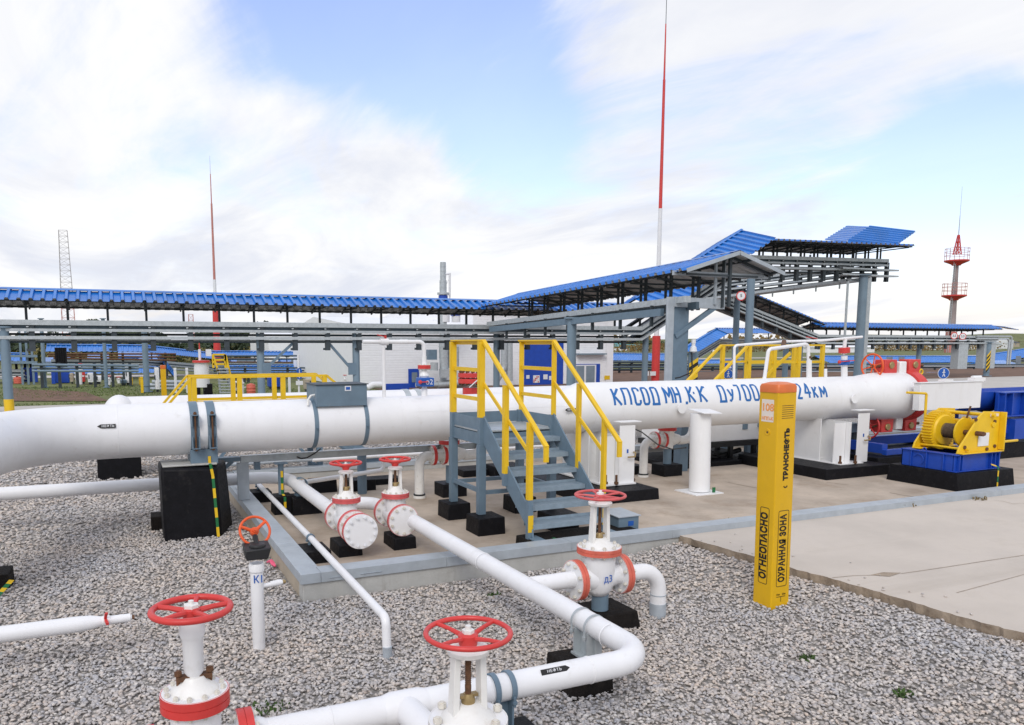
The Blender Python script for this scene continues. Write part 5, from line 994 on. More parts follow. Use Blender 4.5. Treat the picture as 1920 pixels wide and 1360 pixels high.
b.bar((13.25, 16.45, 4.33), (16.5, 16.45, 4.33), .06, .12); b.bar((13.35, 16.45, 4.36), (15, 16.45, 4.82), .06, .08); b.bar((16.5, 16.45, 4.36), (15, 16.45, 4.82), .06, .08); b.build('gable_truss', 'cap_metal', t)
b = MB(); b.bar((13.4, 16.6, 3.60), (15.1, 16.6, 3.56), .14, .26); b.build('bracket_arm', 'cap_metal', t); b = MB(); b.bar((13.5, 16.6, 2.7), (14.85, 16.6, 3.5), .1, .12); b.build('brace', 'steel_grey', t)
for x in (14.72, 15.0): b = MB(); b.bar((x, 16.5, 3.55), (x, 16.5, 4.75), .06, .06); b.build('gable_post', 'cap_metal', t)
b = MB(); b.bar((13.38, 17, 3.34), (13.38, 27.5, 3.06), .12, .2); b.build('lower_beam', 'steel_grey', t)
for i in range(7):
    y = 17.5+i*1.45; z = 3.72-.36*(y-16.5)/11.5; b = MB(); b.bar((13.42, y, z-.15), (13.42, y, z-.72), .05, .09, up=(1, 0, 0)); b.build('hanger', 'dark_steel', t)
t = thing('rack_column', (13.35, 16.7, 0), 'rectangular steel column with lamp at the open gable end, chevron striped', 'column')
b = MB(); b.box((13.20, 16.55, 0), (13.42, 16.62, 3.72)); b.build('front_channel', 'cap_metal', t, bevel=.006); b = MB(); b.box((13.43, 16.6, 0), (13.95, 16.85, 3.5)); b.build('shaft', 'steel_grey', t, bevel=.008); b = MB(); b.box((14.55, 17.6, 0), (14.75, 17.8, 3.4)); b.build('rear_channel', 'cap_metal', t)
b = MB(); b.lathe((14.05, 16.5, 2.42), (0, 0, 1), [(.03, -.16), (.10, -.12), (.075, 0), (.05, .02), (.05, .09), (.06, .1), (.06, .2)], 16); b.build('lamp', 'plain_white', t); b = MB(); b.tube(path([(14.0, 16.5, 2.3), (14.0, 16.45, 1.75), (13.55, 16.4, 1.62), (13.4, 16.4, 1.6)], .08), .018, 8); b.build('cable', 'black_rubber', t)
for k in (0, 1):
    b = MB()
    for i in range(3): z = 1.35+(2*i+k)*.105; b.quad((14.0, 16.58, z), (14.3, 16.58, z+.16), (14.3, 16.58, z+.265), (14.0, 16.58, z+.105))
    b.build('chevron', 'yellow_paint' if k else 'black_print', t, smooth=0)
MB().box((13.99, 16.59, 0), (14.31, 16.62, 2.3)).build('chevron_board', 'steel_grey', t)
ZH = 6.62
rack('steep ramp of the cable rack rising under a blue roof to the road crossing', (21.2, YA, ZT), (27.2, YA, ZH-.02), ends=False, sp=1.2, hang=False, low=.9, wn=2.2, wf=1.6, rise=.62)
rack('high span of the blue roofed cable rack over the road', (27.2, YA, ZH), (36.6, YA, ZH+.22), ends=False, sp=.9, gap=.50, wn=2.1, wf=2.0, rise=.22, dbl=True, low=1.15)
hi_t = bpy.data.objects['cable_rack.003']
def px3(px, py, Y): return atY(px, py, Y)
b = MB(); A0, A1 = px3(1587, 454, 27.9), px3(1632, 425, 28.6); corr(b, A0, A1, px3(1676, 464, 27.2)-A0, V((0, -.3, 1)).normalized(), .33, .10); b.build('end_hood', ['blue_roof', 'roof_under'], hi_t, smooth=0)
b = MB(); corr(b, A1, A0, px3(1546, 450, 30.5)-A0, V((0, .2, 1)).normalized(), .3, .04); b.build('end_hood', ['blue_roof', 'roof_under'], hi_t, smooth=0)
b = MB(); A2 = px3(1655, 506, 27.7)
for z in (6.2, 5.9): b.prism([(33, 28.0, z), (36.9, 27.9, z), (34.4, 29.6, z)], (0, 0, .08))
b.build('end_plate', 'galvanised', hi_t, smooth=0)
rack('high rear leg of the cable rack running back from the tall right column', (34.9, 28.6, ZH-.1), (34.2, 39, ZH-.35), near=(-1, 0, 0), wn=1.2, wf=1.2, roof=False, sp=1.3, hang=True, low=.85)
b = MB(); b.bar((34.3, 28.3, 5.70), (33.6, 39, 5.2), 1.0, .14)
for i in range(7): b.bar((34.0-.09*i, 29.0+1.4*i, 5.60-.06*i), (34.0-.09*i, 29.0+1.4*i, 5.30-.06*i), .06, .06)
b.build('bottom_tray', 'galvanised', bpy.data.objects['cable_rack.004'])
rack('dark underside ramp of the cable rack descending to the far right rack', (33.0, 39.2, 6.15), (43.5, 39.2, 3.15), wn=1.3, wf=1.3, ends=False, hang=True, sp=1.3, low=1.0)
rack('far right low cable rack with a thin blue roof line', (43.5, 39.2, 3.12), (62.8, 39.2, 3.12), rise=.3, ends=False, sp=1.3, gap=.5, ph=.1)
t = bpy.data.objects['cable_rack.006']; b = MB(); corr(b, (62.8, 39.2, 3.92), (64.8, 39.2, 3.68), (0, -.9, -.1), (0, 0, 1)); b.build('roof_sheet', ['blue_roof', 'roof_under'], t, smooth=0)
b = MB(); b.tube(path([(60, 38.5, 2.9), (64.0, 38.5, 2.9), (64.0, 38.5, .9)], .3), .07, 10); b.tube(path([(60, 38.5, 3.08), (64.3, 38.5, 3.08), (64.3, 38.5, .9)], .25), .07, 10); b.box((58.2, 38.6, .6), (59.3, 39.2, 2.5)); b.box((61.2, 38.6, .6), (62.6, 39.2, 2.9)); b.build('down_ducts', 'galvanised', t)
def colpx(label, px, Y, zt, r, **k): p = atY(px, 690, Y); return column(label, p.x, Y, zt, r, **k)
colpx('grey round column at the left edge with a yellow band', 12, 28.4, 3.0, .14); t = bpy.data.objects['rack_column.001']; MB().cyl((t.location.x, 28.4, 0), (t.location.x, 28.4, .75), .145, seg=20).build('yellow_band', 'yellow_paint', t)
colpx('grey round column left of the pair of diagonal braces', 489, 28.6, 3.0, .135, arm=None); colpx('grey round column right of the pair of diagonal braces', 668, 28.6, 3.0, .135)
t = thing('rack_brace', (6.5, 28.5, 2), 'two crossed diagonal braces between two rack columns', 'brace'); b = MB(); p_, q_ = atY(504, 686, 28.5), atY(553, 640, 28.5); b.bar(p_, q_, .09, .09); b.build('diagonal', 'steel_grey', t); b = MB(); p_, q_ = atY(609, 635, 28.5), atY(655, 688, 28.5); b.bar(p_, q_, .09, .09); b.build('diagonal', 'steel_grey', t)
for px in (500, 660): p_ = atY(px, 688, 28.5); b = MB(); b.box((p_.x-.15, 28.46, p_.z-.3), (p_.x+.15, 28.5, p_.z+.15)); b.build('gusset', 'steel_grey', t)
colpx('grey round column behind the yellow stair handrails', 931, 28.6, 3.0, .135); colpx('grey round column under the forward branch, left of the door', 1071, 21.6, 3.3, .15); colpx('grey round column just left of the red mast base', 1209, 28.6, 3.0, .135)
colpx('tall grey column with the round height sign', 1401, 25.5, 6.0, .165); colpx('tallest grey column at the right end of the road crossing', 1609, 28.0, 5.9, .21)
t = bpy.data.objects['rack_column.008']; p_ = atY(1624, 600, 27.9); b = MB(); b.box((p_.x-.05, 27.9, .2), (p_.x+.22, 27.97, 5.8)); b.box((p_.x+.23, 27.95, .2), (p_.x+.27, 28.05, 5.8)); q_ = atY(1594, 600, 27.9); b.box((q_.x-.1, 28.1, .2), (q_.x+.02, 28.15, 5.6)); b.build('cable_duct', 'galvanised', t)
0 or colpx('grey column under the descending ramp, left of the tall signed column', 1377, 38, 5.4, .19); colpx('thin column with light bulb behind the right walkway, left one', 1472, 34, 2.6, .16); colpx('thin column behind the right walkway, right one', 1498, 34, 2.6, .17)
colpx('grey column under the far right rack, nearest the launcher', 1721, 39.2, 2.6, .17); colpx('chevron striped column under the end of the far right rack', 1850, 38.6, 2.6, .2, chev=True)
# round signs
def disc_sign(label, p, r, kind, post=0, txt=None, n=(-.45, -.9, 0)):
    t = thing('road_sign', tuple(p), label, 'sign'); n_ = V(n).normalized(); p = V(p)
    if kind == 'limit':
        MB().lathe(p, n_, [(r, 0), (r, .012)], 28).build('face', 'red_paint', t); MB().lathe(p, n_, [(r*.8, .013), (r*.8, .016)], 28).build('disc', 'plain_white', t)
        g = text_mb(txt, r*.85, bold=.004*r/.3); place(g, p+n_*.02, n_.cross(V((0, 0, -1))), (0, 0, 1)); g.build('lettering', 'black_print', t, smooth=0)
    else:
        MB().lathe(p, n_, [(r, 0), (r, .012)], 28).build('face', 'plain_white', t); MB().lathe(p, n_, [(r*.93, .013), (r*.93, .016)], 28).build('disc', 'sign_blue', t)
        x = n_.cross(V((0, 0, -1))).normalized(); z = V((0, 0, 1)); o = p+n_*.02; f = lambda u, v: o+x*u*r+z*v*r; b = MB()
        b.lathe(f(.02, .55), n_, [(.13*r, 0), (.13*r, .006)], 12)
        for seg in ([(0, .38), (.02, -.1)], [(0, .34), (-.22, .05)], [(0, .34), (.24, .1)], [(.02, -.1), (-.18, -.6)], [(.02, -.1), (.14, -.35), (.24, -.62)]):
            for a, c in zip(seg, seg[1:]): b.bar(f(*a), f(*c), .13*r if seg[0][1] > .3 else .12*r, .006, up=n_)
        b.build('walking_figure', 'plain_white', t)
    if post: MB().cyl((p.x+.02, p.y+.06, p.z-post), (p.x+.02, p.y+.06, p.z+r*.8), .03).build('post', 'plain_white', t)
    return t
disc_sign('round red rimmed speed sign on the tall column', atY(1389.5, 555, 25.2), .20, 'limit', 0, '5')
p_ = atY(1789, 630, 38.2); disc_sign('left of the two round red rimmed height signs on the far right rack', p_, .26, 'limit', 0, '3,5'); p_ = atY(1805, 631, 38.2); disc_sign('right of the two round red rimmed height signs on the far right rack', p_, .26, 'limit', 0, '3,5')
p_ = atY(1769, 700, 20); disc_sign('round blue walking person sign behind the launcher door', p_, .22, 'walk', 1.6); p_ = atY(1365, 702, 20); disc_sign('round blue walking person sign left of the right walkway', p_, .165, 'walk', 1.4)
t = thing('road_sign', tuple(atY(1366, 685, 20)), 'square blue crossing sign above the round walking sign', 'sign'); p_ = atY(1366, 684, 20); b = MB(); b.box((p_.x-.17, 20, p_.z-.16), (p_.x+.17, 20.02, p_.z+.16)); b.build('face', 'sign_blue', t); b = MB(); b.prism([(p_.x-.13, 19.99, p_.z-.12), (p_.x+.13, 19.99, p_.z-.12), (p_.x, 19.99, p_.z+.12)], (0, -.004, 0)); b.build('triangle', 'plain_white', t); b = MB(); b.bar((p_.x, 19.98, p_.z+.05), (p_.x-.03, 19.98, p_.z-.06), .03, .004, up=(0, 1, 0)); b.build('figure', 'black_print', t)
# ================================================================ masts, towers, stack
def mast(label, x, y, z0, secs, blk=None):
    t = thing('lightning_mast', (x, y, z0), label, 'mast')
    for a, c, ra, rb, m, nm in secs: MB().cyl((x+.0, y, a), (x, y, c), ra, rb, 16).build(nm, m, t)
    return t
t = mast('tall red and white mast standing behind the low rack, right of centre', 31.1, 40, 0, [(0, 3.0, .26, .25, 'red_paint', 'red_section'), (3.0, 10.8, .15, .12, 'plain_white', 'white_section'), (10.8, 18.4, .11, .08, 'red_paint', 'red_section'), (18.4, 21.6, .06, .035, 'red_paint', 'red_section'), (21.6, 26, .02, .012, 'dark_steel', 'tip_rod')])
b = MB()
for px in (1213, 1224): p_ = atY(px, 701, 39.7); b.box((p_.x-.14 if px < 1220 else p_.x-.2, 39.68, p_.z-.12), (p_.x+.14 if px < 1220 else p_.x+.22, 39.7, p_.z+.14))
b.build('plates', 'plain_white', t)
mast('thinner red and white mast on the left', 10.1, 90, 0, [(0, 6.2, .40, .34, 'red_paint', 'red_section'), (6.2, 9.5, .19, .16, 'plain_white', 'white_section'), (9.5, 17.6, .135, .095, 'tower_red', 'red_section'), (17.6, 20.7, .06, .045, 'tower_red', 'red_section'), (20.7, 22.6, .025, .012, 'tower_grey', 'tip_rod')])
t = thing('lattice_tower', (-10.5, 220, 0), 'slim grey and red lattice tower far behind on the left', 'tower')
def lattice(cx_, cy_, z0, z1, w0, w1, nb, r, m, nm):
    b = MB(); f = lambda k, u: V((cx_+(w0+(w1-w0)*u)*((k % 4) in (1, 2))-(w0+(w1-w0)*u)/2, cy_+(w0+(w1-w0)*u)*((k % 4) in (2, 3))-(w0+(w1-w0)*u)/2, z0+(z1-z0)*u))
    for k in range(4): b.bar(f(k, 0), f(k, 1), r*1.6, r*1.6)
    for i in range(nb):
        for k in range(4): b.bar(f(k, i/nb), f(k+1, (i+1)/nb), r, r); b.bar(f(k, (i+1)/nb), f(k+1, (i+1)/nb), r, r)
    b.build(nm, m, t)
lattice(-10.9, 220, 0, 13.5, 3.1, 2.7, 6, .06, 'tower_red', 'red_section'); lattice(-10.9, 220, 13.5, 23.5, 2.7, 2.2, 7, .055, 'tower_grey', 'grey_section'); lattice(-10.9, 220, 23.5, 30.4, 2.2, 1.9, 5, .055, 'tower_grey', 'top_section')
t = thing('lattice_tower', (38, 240, 0), 'faint thin lattice tower seen under the left rack', 'tower'); p_ = atY(358, 600, 240); lattice(p_.x, 240, 0, 11, 1.6, 1.2, 6, .06, 'tower_red', 'red_section')
t = thing('lighting_tower', (222.3, 150, 0), 'grey tower with two red round platforms at the far right', 'tower')
bx, by = 222.2, 150; b = MB(); b.cyl((bx, by, -1), (bx, by, 26.2), 1.15, .6, 12); b.build('shaft', 'tower_shaft', t)
b = MB(); b.cyl((bx, by, -1), (bx, by, 6), 1.55, 1.42, 12); b.build('red_base', 'tower_red', t)
for zc, r_ in ((16.4, 3.2), (26.3, 3.2)):
    b = MB(); b.lathe((bx, by, zc-2.0), (0, 0, 1), [(1.1, .6), (1.3, .9), (r_, 1.75), (r_, 2.1), (1.0, 2.1)], 24); o = b.build('platform', 'red_paint', t)
    b = MB()
    for i in range(16): a = 2*math.pi*i/16; b.cyl((bx+r_*.97*math.cos(a), by+r_*.97*math.sin(a), zc+.2), (bx+r_*.97*math.cos(a), by+r_*.97*math.sin(a), zc+3.4), .06, seg=5)
    for z in (1.4, 2.4, 3.4): b.ring((bx, by, zc+z), (0, 0, 1), r_*.97, .06, 32, 5)
    b.build('railing', 'tower_red', o)
lattice(bx, by, 28, 33.5, 1.5, .3, 4, .12, 'red_paint', 'top_lattice'); b = MB(); b.cyl((bx, by, 33), (bx, by, 39), .16, .1, 6); b.cyl((bx, by, 39), (bx, by, 47), .07, .04, 6); b.build('spire', 'galvanised', t)
b = MB()
for i in range(34): b.bar((bx-2.6, by-.8, i*.75+1), (bx-1.9, by-.8, i*.75+1), .08, .08)
b.bar((bx-2.6, by-.8, 0), (bx-2.2, by-.8, 26), .1, .1); b.bar((bx-1.9, by-.8, 0), (bx-1.5, by-.8, 26), .1, .1); b.build('ladder', 'galvanised', t)
# white pump house
t = thing('pump_house', (20, 42, 0), 'white corrugated industrial building with a blue door behind the stairs', 'building')
def siding(b, x0, x1, y, z0, z1, st=.14):
    n = int((z1-z0)/st)
    for i in range(n):
        z = z0+i*st; b.quad((x0, y, z), (x1, y, z), (x1, y-.012, z+.02), (x0, y-.012, z+.02)); b.quad((x0, y-.012, z+.02), (x1, y-.012, z+.02), (x1, y-.012, z+st-.012), (x0, y-.012, z+st-.012)); b.quad((x0, y-.012, z+st-.012), (x1, y-.012, z+st-.012), (x1, y, z+st), (x0, y, z+st))
b = MB(); b.box((12.33, 42.03, 0), (19.3, 60, 3.4)); b.box((19.31, 42.03, 0), (29.2, 60, 4.5)); siding(b, 12.33, 29.2, 42, 0, 3.3); siding(b, 19.31, 29.2, 42, 3.36, 4.48); b.build('wall', 'siding', t, smooth=0)
b = MB(); b.hexa([(12.1, 41.7, 3.4), (19.3, 41.7, 3.4), (19.3, 60, 3.4), (12.1, 60, 3.4)], [(12.1, 41.7, 3.5), (19.3, 41.7, 3.5), (19.3, 52, 4.3), (12.1, 52, 4.3)]); b.hexa([(19.31, 41.7, 4.5), (29.4, 41.7, 4.5), (29.4, 60, 4.5), (19.31, 60, 4.5)], [(19.31, 41.7, 4.62), (29.4, 41.7, 4.62), (29.4, 52, 5.4), (19.31, 52, 5.4)]); b.build('roof', 'siding', t)
b = MB(); q0, q1 = atY(984, 645, 41.9), atY(1056, 722, 41.9); b.box((q0.x, 41.93, -.1), (q1.x, 41.96, q0.z+.1)); o = b.build('door', 'blue_paint', t); b = MB()
for px, py, s_ in ((990, 707, .22), (1006, 711, .46), (1023, 707, .3), (1033, 709, .25)):
    p_ = atY(px, py, 41.9); b.box((p_.x-s_/2, 41.91, p_.z-s_/2), (p_.x+s_/2, 41.925, p_.z+s_/2))
b.build('notices', 'plain_white', o); b = MB(); p_ = atY(1006, 711, 41.88)
for i in range(4):
    for j in range(4):
        if (i*3+j*5) % 4 < 2: b.box((p_.x-.2+i*.1, 41.89, p_.z-.2+j*.1), (p_.x-.13+i*.1, 41.9, p_.z-.13+j*.1))
b.build('plan_marks', 'red_paint', o)
q0, q1 = atY(766, 692, 41.9), atY(786, 730, 41.9); b = MB(); b.box((q0.x, 41.93, -.1), (q1.x, 41.96, q0.z)); o = b.build('door', 'blue_paint', t); MB().box((q0.x+.2, 41.91, .3), (q1.x-.1, 41.925, q0.z-.2)).build('glass', 'glass', o)
b = MB(); q0, q1 = atY(1078, 683, 41.9), atY(1125, 722, 41.9); b.box((q0.x, 41.93, -.2), (q1.x, 41.96, q0.z)); o = b.build('window_frame', 'blue_paint', t); b = MB(); b.box((q0.x+.02, 41.915, -.15), (q1.x-.3, 41.925, q0.z-.05)); b.build('white_frame', 'plain_white', o); b = MB(); b.box((q0.x+.1, 41.90, 0), (q0.x+.7, 41.913, q0.z-.12)); b.box((q0.x+.85, 41.90, 0), (q1.x-.42, 41.913, q0.z-.12)); b.build('glass', 'glass', o)
b = MB(); p_ = atY(1139, 708, 41.9); b.box((p_.x-.2, 41.92, p_.z-.14), (p_.x+.2, 41.95, p_.z+.12)); b.build('yellow_plate', 'yellow_paint', t); b = MB(); p_ = atY(1110, 664, 41.8); b.box((p_.x-1.1, 41.6, p_.z-.04), (p_.x+1.0, 41.95, p_.z+.04)); b.build('canopy_strip', 'column_grey', t)
b = MB(); b.box((29.2-.5, 41.94, 0), (29.22, 41.955, 4.4)); b.build('corner_trim', 'siding', t)
t = thing('flue_stack', (15.6, 38, 0), 'galvanised flue stack with side pipe rising above the low rack', 'stack'); p_ = atY(831, 600, 40.5); sx_ = p_.x; z_ = lambda py: atY(831, py, 40.5).z
b = MB(); b.cyl((sx_, 40.5, 0), (sx_, 40.5, z_(526)), .2, seg=20); b.cyl((sx_, 40.5, z_(527)), (sx_, 40.5, z_(492)), .165, seg=20)
for py in (500, 509, 518, 530, 540): b.cyl((sx_, 40.5, z_(py)-.01), (sx_, 40.5, z_(py)+.01), .175 if py < 526 else .21, seg=20)
b.cyl((sx_, 40.5, z_(553)), (sx_, 40.5, z_(549)), .33, seg=20); b.build('flue', 'galvanised', t); b = MB(); b.cyl((sx_, 40.5, z_(560)), (sx_, 40.5, z_(554)), .26, seg=20); b.cyl((sx_+.75, 40.5, z_(592)), (sx_+.75, 40.5, z_(586)), .28, seg=16); b.build('blue_collar', 'blue_paint', t)
b = MB(); x_ = sx_+.36; b.tube(path([(sx_+.1, 40.4, z_(515)), (x_, 40.4, z_(513)), (x_, 40.4, z_(560))], .05), .05, 8); b.cyl((x_, 40.4, z_(556)), (x_, 40.4, z_(512)), .06, seg=10); b.bar((sx_, 40.4, z_(544)), (x_, 40.4, z_(520)), .02, .02); b.build('side_pipe', 'plain_white', t); b = MB(); b.cyl((sx_+.1, 40.5, z_(604)), (sx_+.1, 40.5, z_(588)), .27, seg=18); b.cyl((sx_+.78, 40.5, z_(604)), (sx_+.78, 40.5, z_(592)), .25, seg=18); b.build('roof_vent', 'plain_white', t)
t = thing('insulated_ducts', (17, 40, 0), 'silver insulated duct elbows and pipes at the white wall', 'duct'); a_ = lambda px, py, Y=40: tuple(atY(px, py, Y))
b = MB(); b.tube(path([a_(831, 640), a_(832, 665), a_(833, 705)], .3), .25, 16); b.tube([a_(850, 650), a_(850, 690)], .32, 16); b.tube(path([a_(820, 722), a_(880, 716), a_(900, 720)], .3), .22, 14); b.tube(path([a_(945, 640), a_(945, 690), a_(930, 715)], .4), .2, 14); b.tube([a_(955, 640), a_(955, 715)], .2, 14); b.cyl(a_(814, 680), a_(814, 695), .22, seg=14); b.box((a_(822, 655)[0], 39.6, a_(822, 708)[2]), (a_(845, 655)[0], 39.9, a_(822, 692)[2])); b.tube([a_(780, 722), a_(850, 722)], .14, 12)
for px, py in ((831, 650), (832, 670), (833, 690), (850, 660), (850, 675)): b.cyl(a_(px-0, py+.6), a_(px, py-.6), .265 if px < 845 else .34, seg=16)
b.build('duct', 'galvanised', t, smooth=50); b = MB(); b.tube(path([a_(688, 728), a_(700, 722), a_(716, 722)], .3), .18, 14); b.build('pipe_end', 'plain_white', t); b = MB(); b.box((a_(723, 718)[0], 39.9, 0), (a_(766, 718)[0], 40.2, a_(723, 720)[2])); b.build('blue_base', 'blue_paint', t); b = MB(); b.box((a_(806, 655)[0], 40.2, a_(806, 675)[2]), (a_(822, 655)[0], 40.6, a_(806, 656)[2])); b.build('fan_box', 'steel_grey', t)
# ================================================================ far ground
b = MB(); n = 24; ring = [(60*1.45**k if k else 18) for k in range(13)]
b.quad((-400, 19.9, -.03), (900, 19.9, -.03), (900, 2600, -.03), (-400, 2600, -.03)); b.quad((-2500, -300, -.06), (2500, -300, -.06), (2500, 19.9, -.06), (-2500, 19.9, -.06)); b.quad((-2500, 19.9, -.06), (-400, 19.9, -.06), (-400, 2600, -.06), (-2500, 2600, -.06)); b.quad((900, 19.9, -.06), (3500, 19.9, -.06), (3500, 2600, -.06), (900, 2600, -.06))
tag(b.build('grass_field', 'grass', smooth=0), kind='structure')
b = MB(); b.quad((-60, 19.8, -.016), (13, 19.8, -.016), (13, 36, -.016), (-60, 36, -.016)); tag(b.build('concrete_yard', 'road_concrete', smooth=0), kind='structure')
b = MB(); q = [atZ(*p, .0) for p in ((20, 752), (205, 752), (160, 735), (60, 731), (20, 727))]; b._add([(p.x, p.y, .0) for p in q], [(0, 1, 2, 3, 4)]); tag(b.build('bare_soil', 'soil', smooth=0), kind='structure')
b = MB(); q = [(-60, 70, .0), (26, 62, .0), (26, 66, .0), (-60, 76, .0)]; b.quad(*q); b.quad((30, 27, -.003), (140, 27, -.003), (140, 37.5, -.003), (30, 37.5, -.003)); b.quad((60, 100, 0), (400, 120, 0), (400, 128, 0), (60, 106, 0)); tag(b.build('far_road', 'road_concrete', smooth=0), kind='structure')
b = MB(); b.quad((13.1, 19.95, -.008), (160, 19.95, -.008), (160, 62, -.008), (13.1, 62, -.008)); tag(b.build('dry_ground', 'soil', smooth=0), kind='structure')
# grass blades in the near verge (left) 
b = MB(); g = random.Random(11)
for i in range(9000):
    x, y = g.uniform(-9, 9), g.uniform(36.1, 52)
    if g.random() > (1 if y < 37.4 or y > 41 else .12): continue
    h = g.uniform(.02, .07); a = g.uniform(0, 6.28); s = V((math.cos(a), math.sin(a), 0))*.03; o = V((x, y, -.02)); b.quad(o-s, o+s, o+V((g.gauss(0, .04), g.gauss(0, .04), h)))
tag(b.build('verge_grass', 'verge_green', smooth=0), 'short green grass on the verge behind the road, left', 'grass', kind='stuff')
# low hill on the right horizon
b = MB(); nx_, ny_ = 50, 8; vs = []
for j in range(ny_+1):
    for i in range(nx_+1):
        u, v = i/nx_, j/ny_; x = 300+900*u; y = 300+260*v; vs.append((x, y, -1+11*math.sin(math.pi*min(1, v*1.0))*(.25+.75*max(0, math.sin(math.pi*u*.85+.25)))*(1+.15*math.sin(u*31))))
b._add(vs, [(j*(nx_+1)+i, j*(nx_+1)+i+1, (j+1)*(nx_+1)+i+1, (j+1)*(nx_+1)+i) for j in range(ny_) for i in range(nx_)]); tag(b.build('hills', 'grass', smooth=60), kind='structure')
# ================================================================ trees
def tree(kind, x, y, z0, h, r, label, seed, group=None):
    g = random.Random(seed); t = thing(kind, (x, y, z0), label, 'tree', group); b = MB(); b.cyl((x, y, z0-.2), (x, y, z0+h*.85), h*.018+.05, .03, 7)
    con = kind == 'pine_tree'
    for i in range(10): a = g.uniform(0, 6.28); zz_ = z0+h*g.uniform(.25, .8); rr = r*(1-(zz_-z0)/h if con else .7)*.8; b.cyl((x, y, zz_), (x+rr*math.cos(a), y+rr*math.sin(a), zz_+(h*.02 if con else h*.1)), .05, .02, 5)
    b.build('trunk', 'bark', t); b = MB(); n_ = 620
    lobes = [(g.gauss(0, .45), g.gauss(0, .45), g.uniform(.3, .95), g.uniform(.25, .5)) for _ in range(9)]
    for i in range(n_):
        if con:
            u = g.random()**.8; zz_ = .12+.88*u; rad = r*(1-u)**.85*(.75+.25*math.sin(u*40)); a = g.uniform(0, 6.28); rr = rad*math.sqrt(g.uniform(.1, 1)); p = V((x+rr*math.cos(a), y+rr*math.sin(a), z0+h*zz_-.12*rr))
        else:
            lx, ly, lz, lr = g.choice(lobes); d = V((g.gauss(0, 1), g.gauss(0, 1), g.gauss(0, 1))).normalized()*g.random()**.5; p = V((x+(lx+d.x*lr)*r*(1.1-.6*abs(lz-.55)), y+(ly+d.y*lr)*r, z0+h*(.12+.86*lz)+d.z*lr*r*.9))
            p.z = min(p.z, z0+h)
        s = g.uniform(.5, 1.1)*(.022*h+.12); q = V((g.gauss(0, 1), g.gauss(0, 1), g.gauss(0, .7))).normalized(); e = q.orthogonal().normalized()*s; f = q.cross(e.normalized())*s*g.uniform(.4, .9)
        b.quad(p-e*.9, p-f*.6+e*.1, p+e*1.1, p+f)
    b.build('crown', {'pine_tree': 'pine_leaf', 'birch_tree': 'birch_leaf', 'autumn_tree': 'autumn_leaf'}[kind], t, smooth=0); return t
TR = [('pine_tree', 325, 642, 130, 'broad dark tree behind the blue racks, left of the thin mast', 2.4), ('pine_tree', 303, 646, 140, 'dark tree crown partly behind hangers at far left', 2.6), ('pine_tree', 395, 646, 150, 'small pointed dark conifer beside the left mast', 1.1), ('birch_tree', 420, 640, 140, 'pale leafy birch just right of the left mast', 2.0), ('birch_tree', 432, 644, 150, 'yellowish birch, right one of the two beside the left mast', 1.7), ('pine_tree', 473, 640, 135, 'dark spruce left of the first grey column', 1.6), ('birch_tree', 462, 647, 140, 'olive tree left of the dark spruce', 1.8), ('pine_tree', 500, 640, 150, 'dark conifer just right of the first grey column', 1.4), ('birch_tree', 206, 672, 95, 'olive tree with low crown between the left columns, left one', 3.2), ('birch_tree', 222, 674, 95, 'olive tree with low crown between the left columns, middle one', 2.6), ('birch_tree', 262, 674, 95, 'olive tree with low crown between the left columns, right one', 2.8)]
for i, (k_, px, py, Y, lb, rr) in enumerate(TR): p_ = atY(px, py, Y); tree(k_, p_.x, Y, -.5, p_.z+.5, rr*1.0, lb, 40+i)
TR2 = [('autumn_tree', 1186, 648, 260, 'yellow tree low on the horizon left of the red mast', 3.), ('autumn_tree', 1200, 645, 260, 'tallest ochre tree on the horizon beside the red mast', 3.), ('autumn_tree', 1236, 644, 260, 'ochre tree on the horizon right of the red mast', 3.5), ('autumn_tree', 1250, 646, 270, 'rusty tree on the horizon, behind the steel gable column', 3.5), ('autumn_tree', 1436, 662, 200, 'ochre bush tree behind the right yellow walkway', 3), ('autumn_tree', 1560, 656, 260, 'low autumn tree left of the white tanks', 5), ('pine_tree', 1870, 636, 330, 'single dark tree on the hill at the right edge', 3.2), ('autumn_tree', 1893, 642, 330, 'yellow tree on the hill at the right edge', 5), ('autumn_tree', 1845, 646, 330, 'olive tree on the hill left of the dark one', 5), ('autumn_tree', 1911, 640, 330, 'last ochre tree on the hill at the right edge', 4)]
for i, (k_, px, py, Y, lb, rr) in enumerate(TR2): p_ = atY(px, py, Y); tree(k_, p_.x, Y, -1 if py > 640 else 4, p_.z+(1 if py > 640 else -4), rr, lb, 80+i)
b = MB(); g = random.Random(5)
for i in range(3800):
    u = g.random(); x = 120+820*u; y = 420+g.gauss(0, 20); h = g.uniform(.2, 1)*(5+3*math.sin(u*37)+2*math.sin(u*91)); p_ = V((x, y, -1+h)); s = g.uniform(.8, 2.2); b.quad(p_+V((-s, 0, -s*.5)), p_+V((s*.4, 0, -s*.8)), p_+V((s, g.gauss(0, 1), s*.3)), p_+V((-s*.2, 0, s)))
tag(b.build('far_woods', 'autumn_leaf', smooth=0), 'low autumn woods along the right horizon', 'woods', kind='stuff')
b = MB()
for i in range(6500):
    u = g.random(); x = -120+240*u; y = 330+g.gauss(0, 10); h = g.uniform(0, 1)*(7.5+3*math.sin(u*29)+2*math.sin(u*71)); p_ = V((x, y, -1+h)); s = g.uniform(.8, 2.0); b.quad(p_+V((-s, 0, -s*.5)), p_+V((s*.4, 0, -s*.8)), p_+V((s, g.gauss(0, 1), s*.3)), p_+V((-s*.2, 0, s)))
tag(b.build('far_woods', 'pine_leaf', smooth=0), 'dark woods along the left horizon', 'woods', kind='stuff')
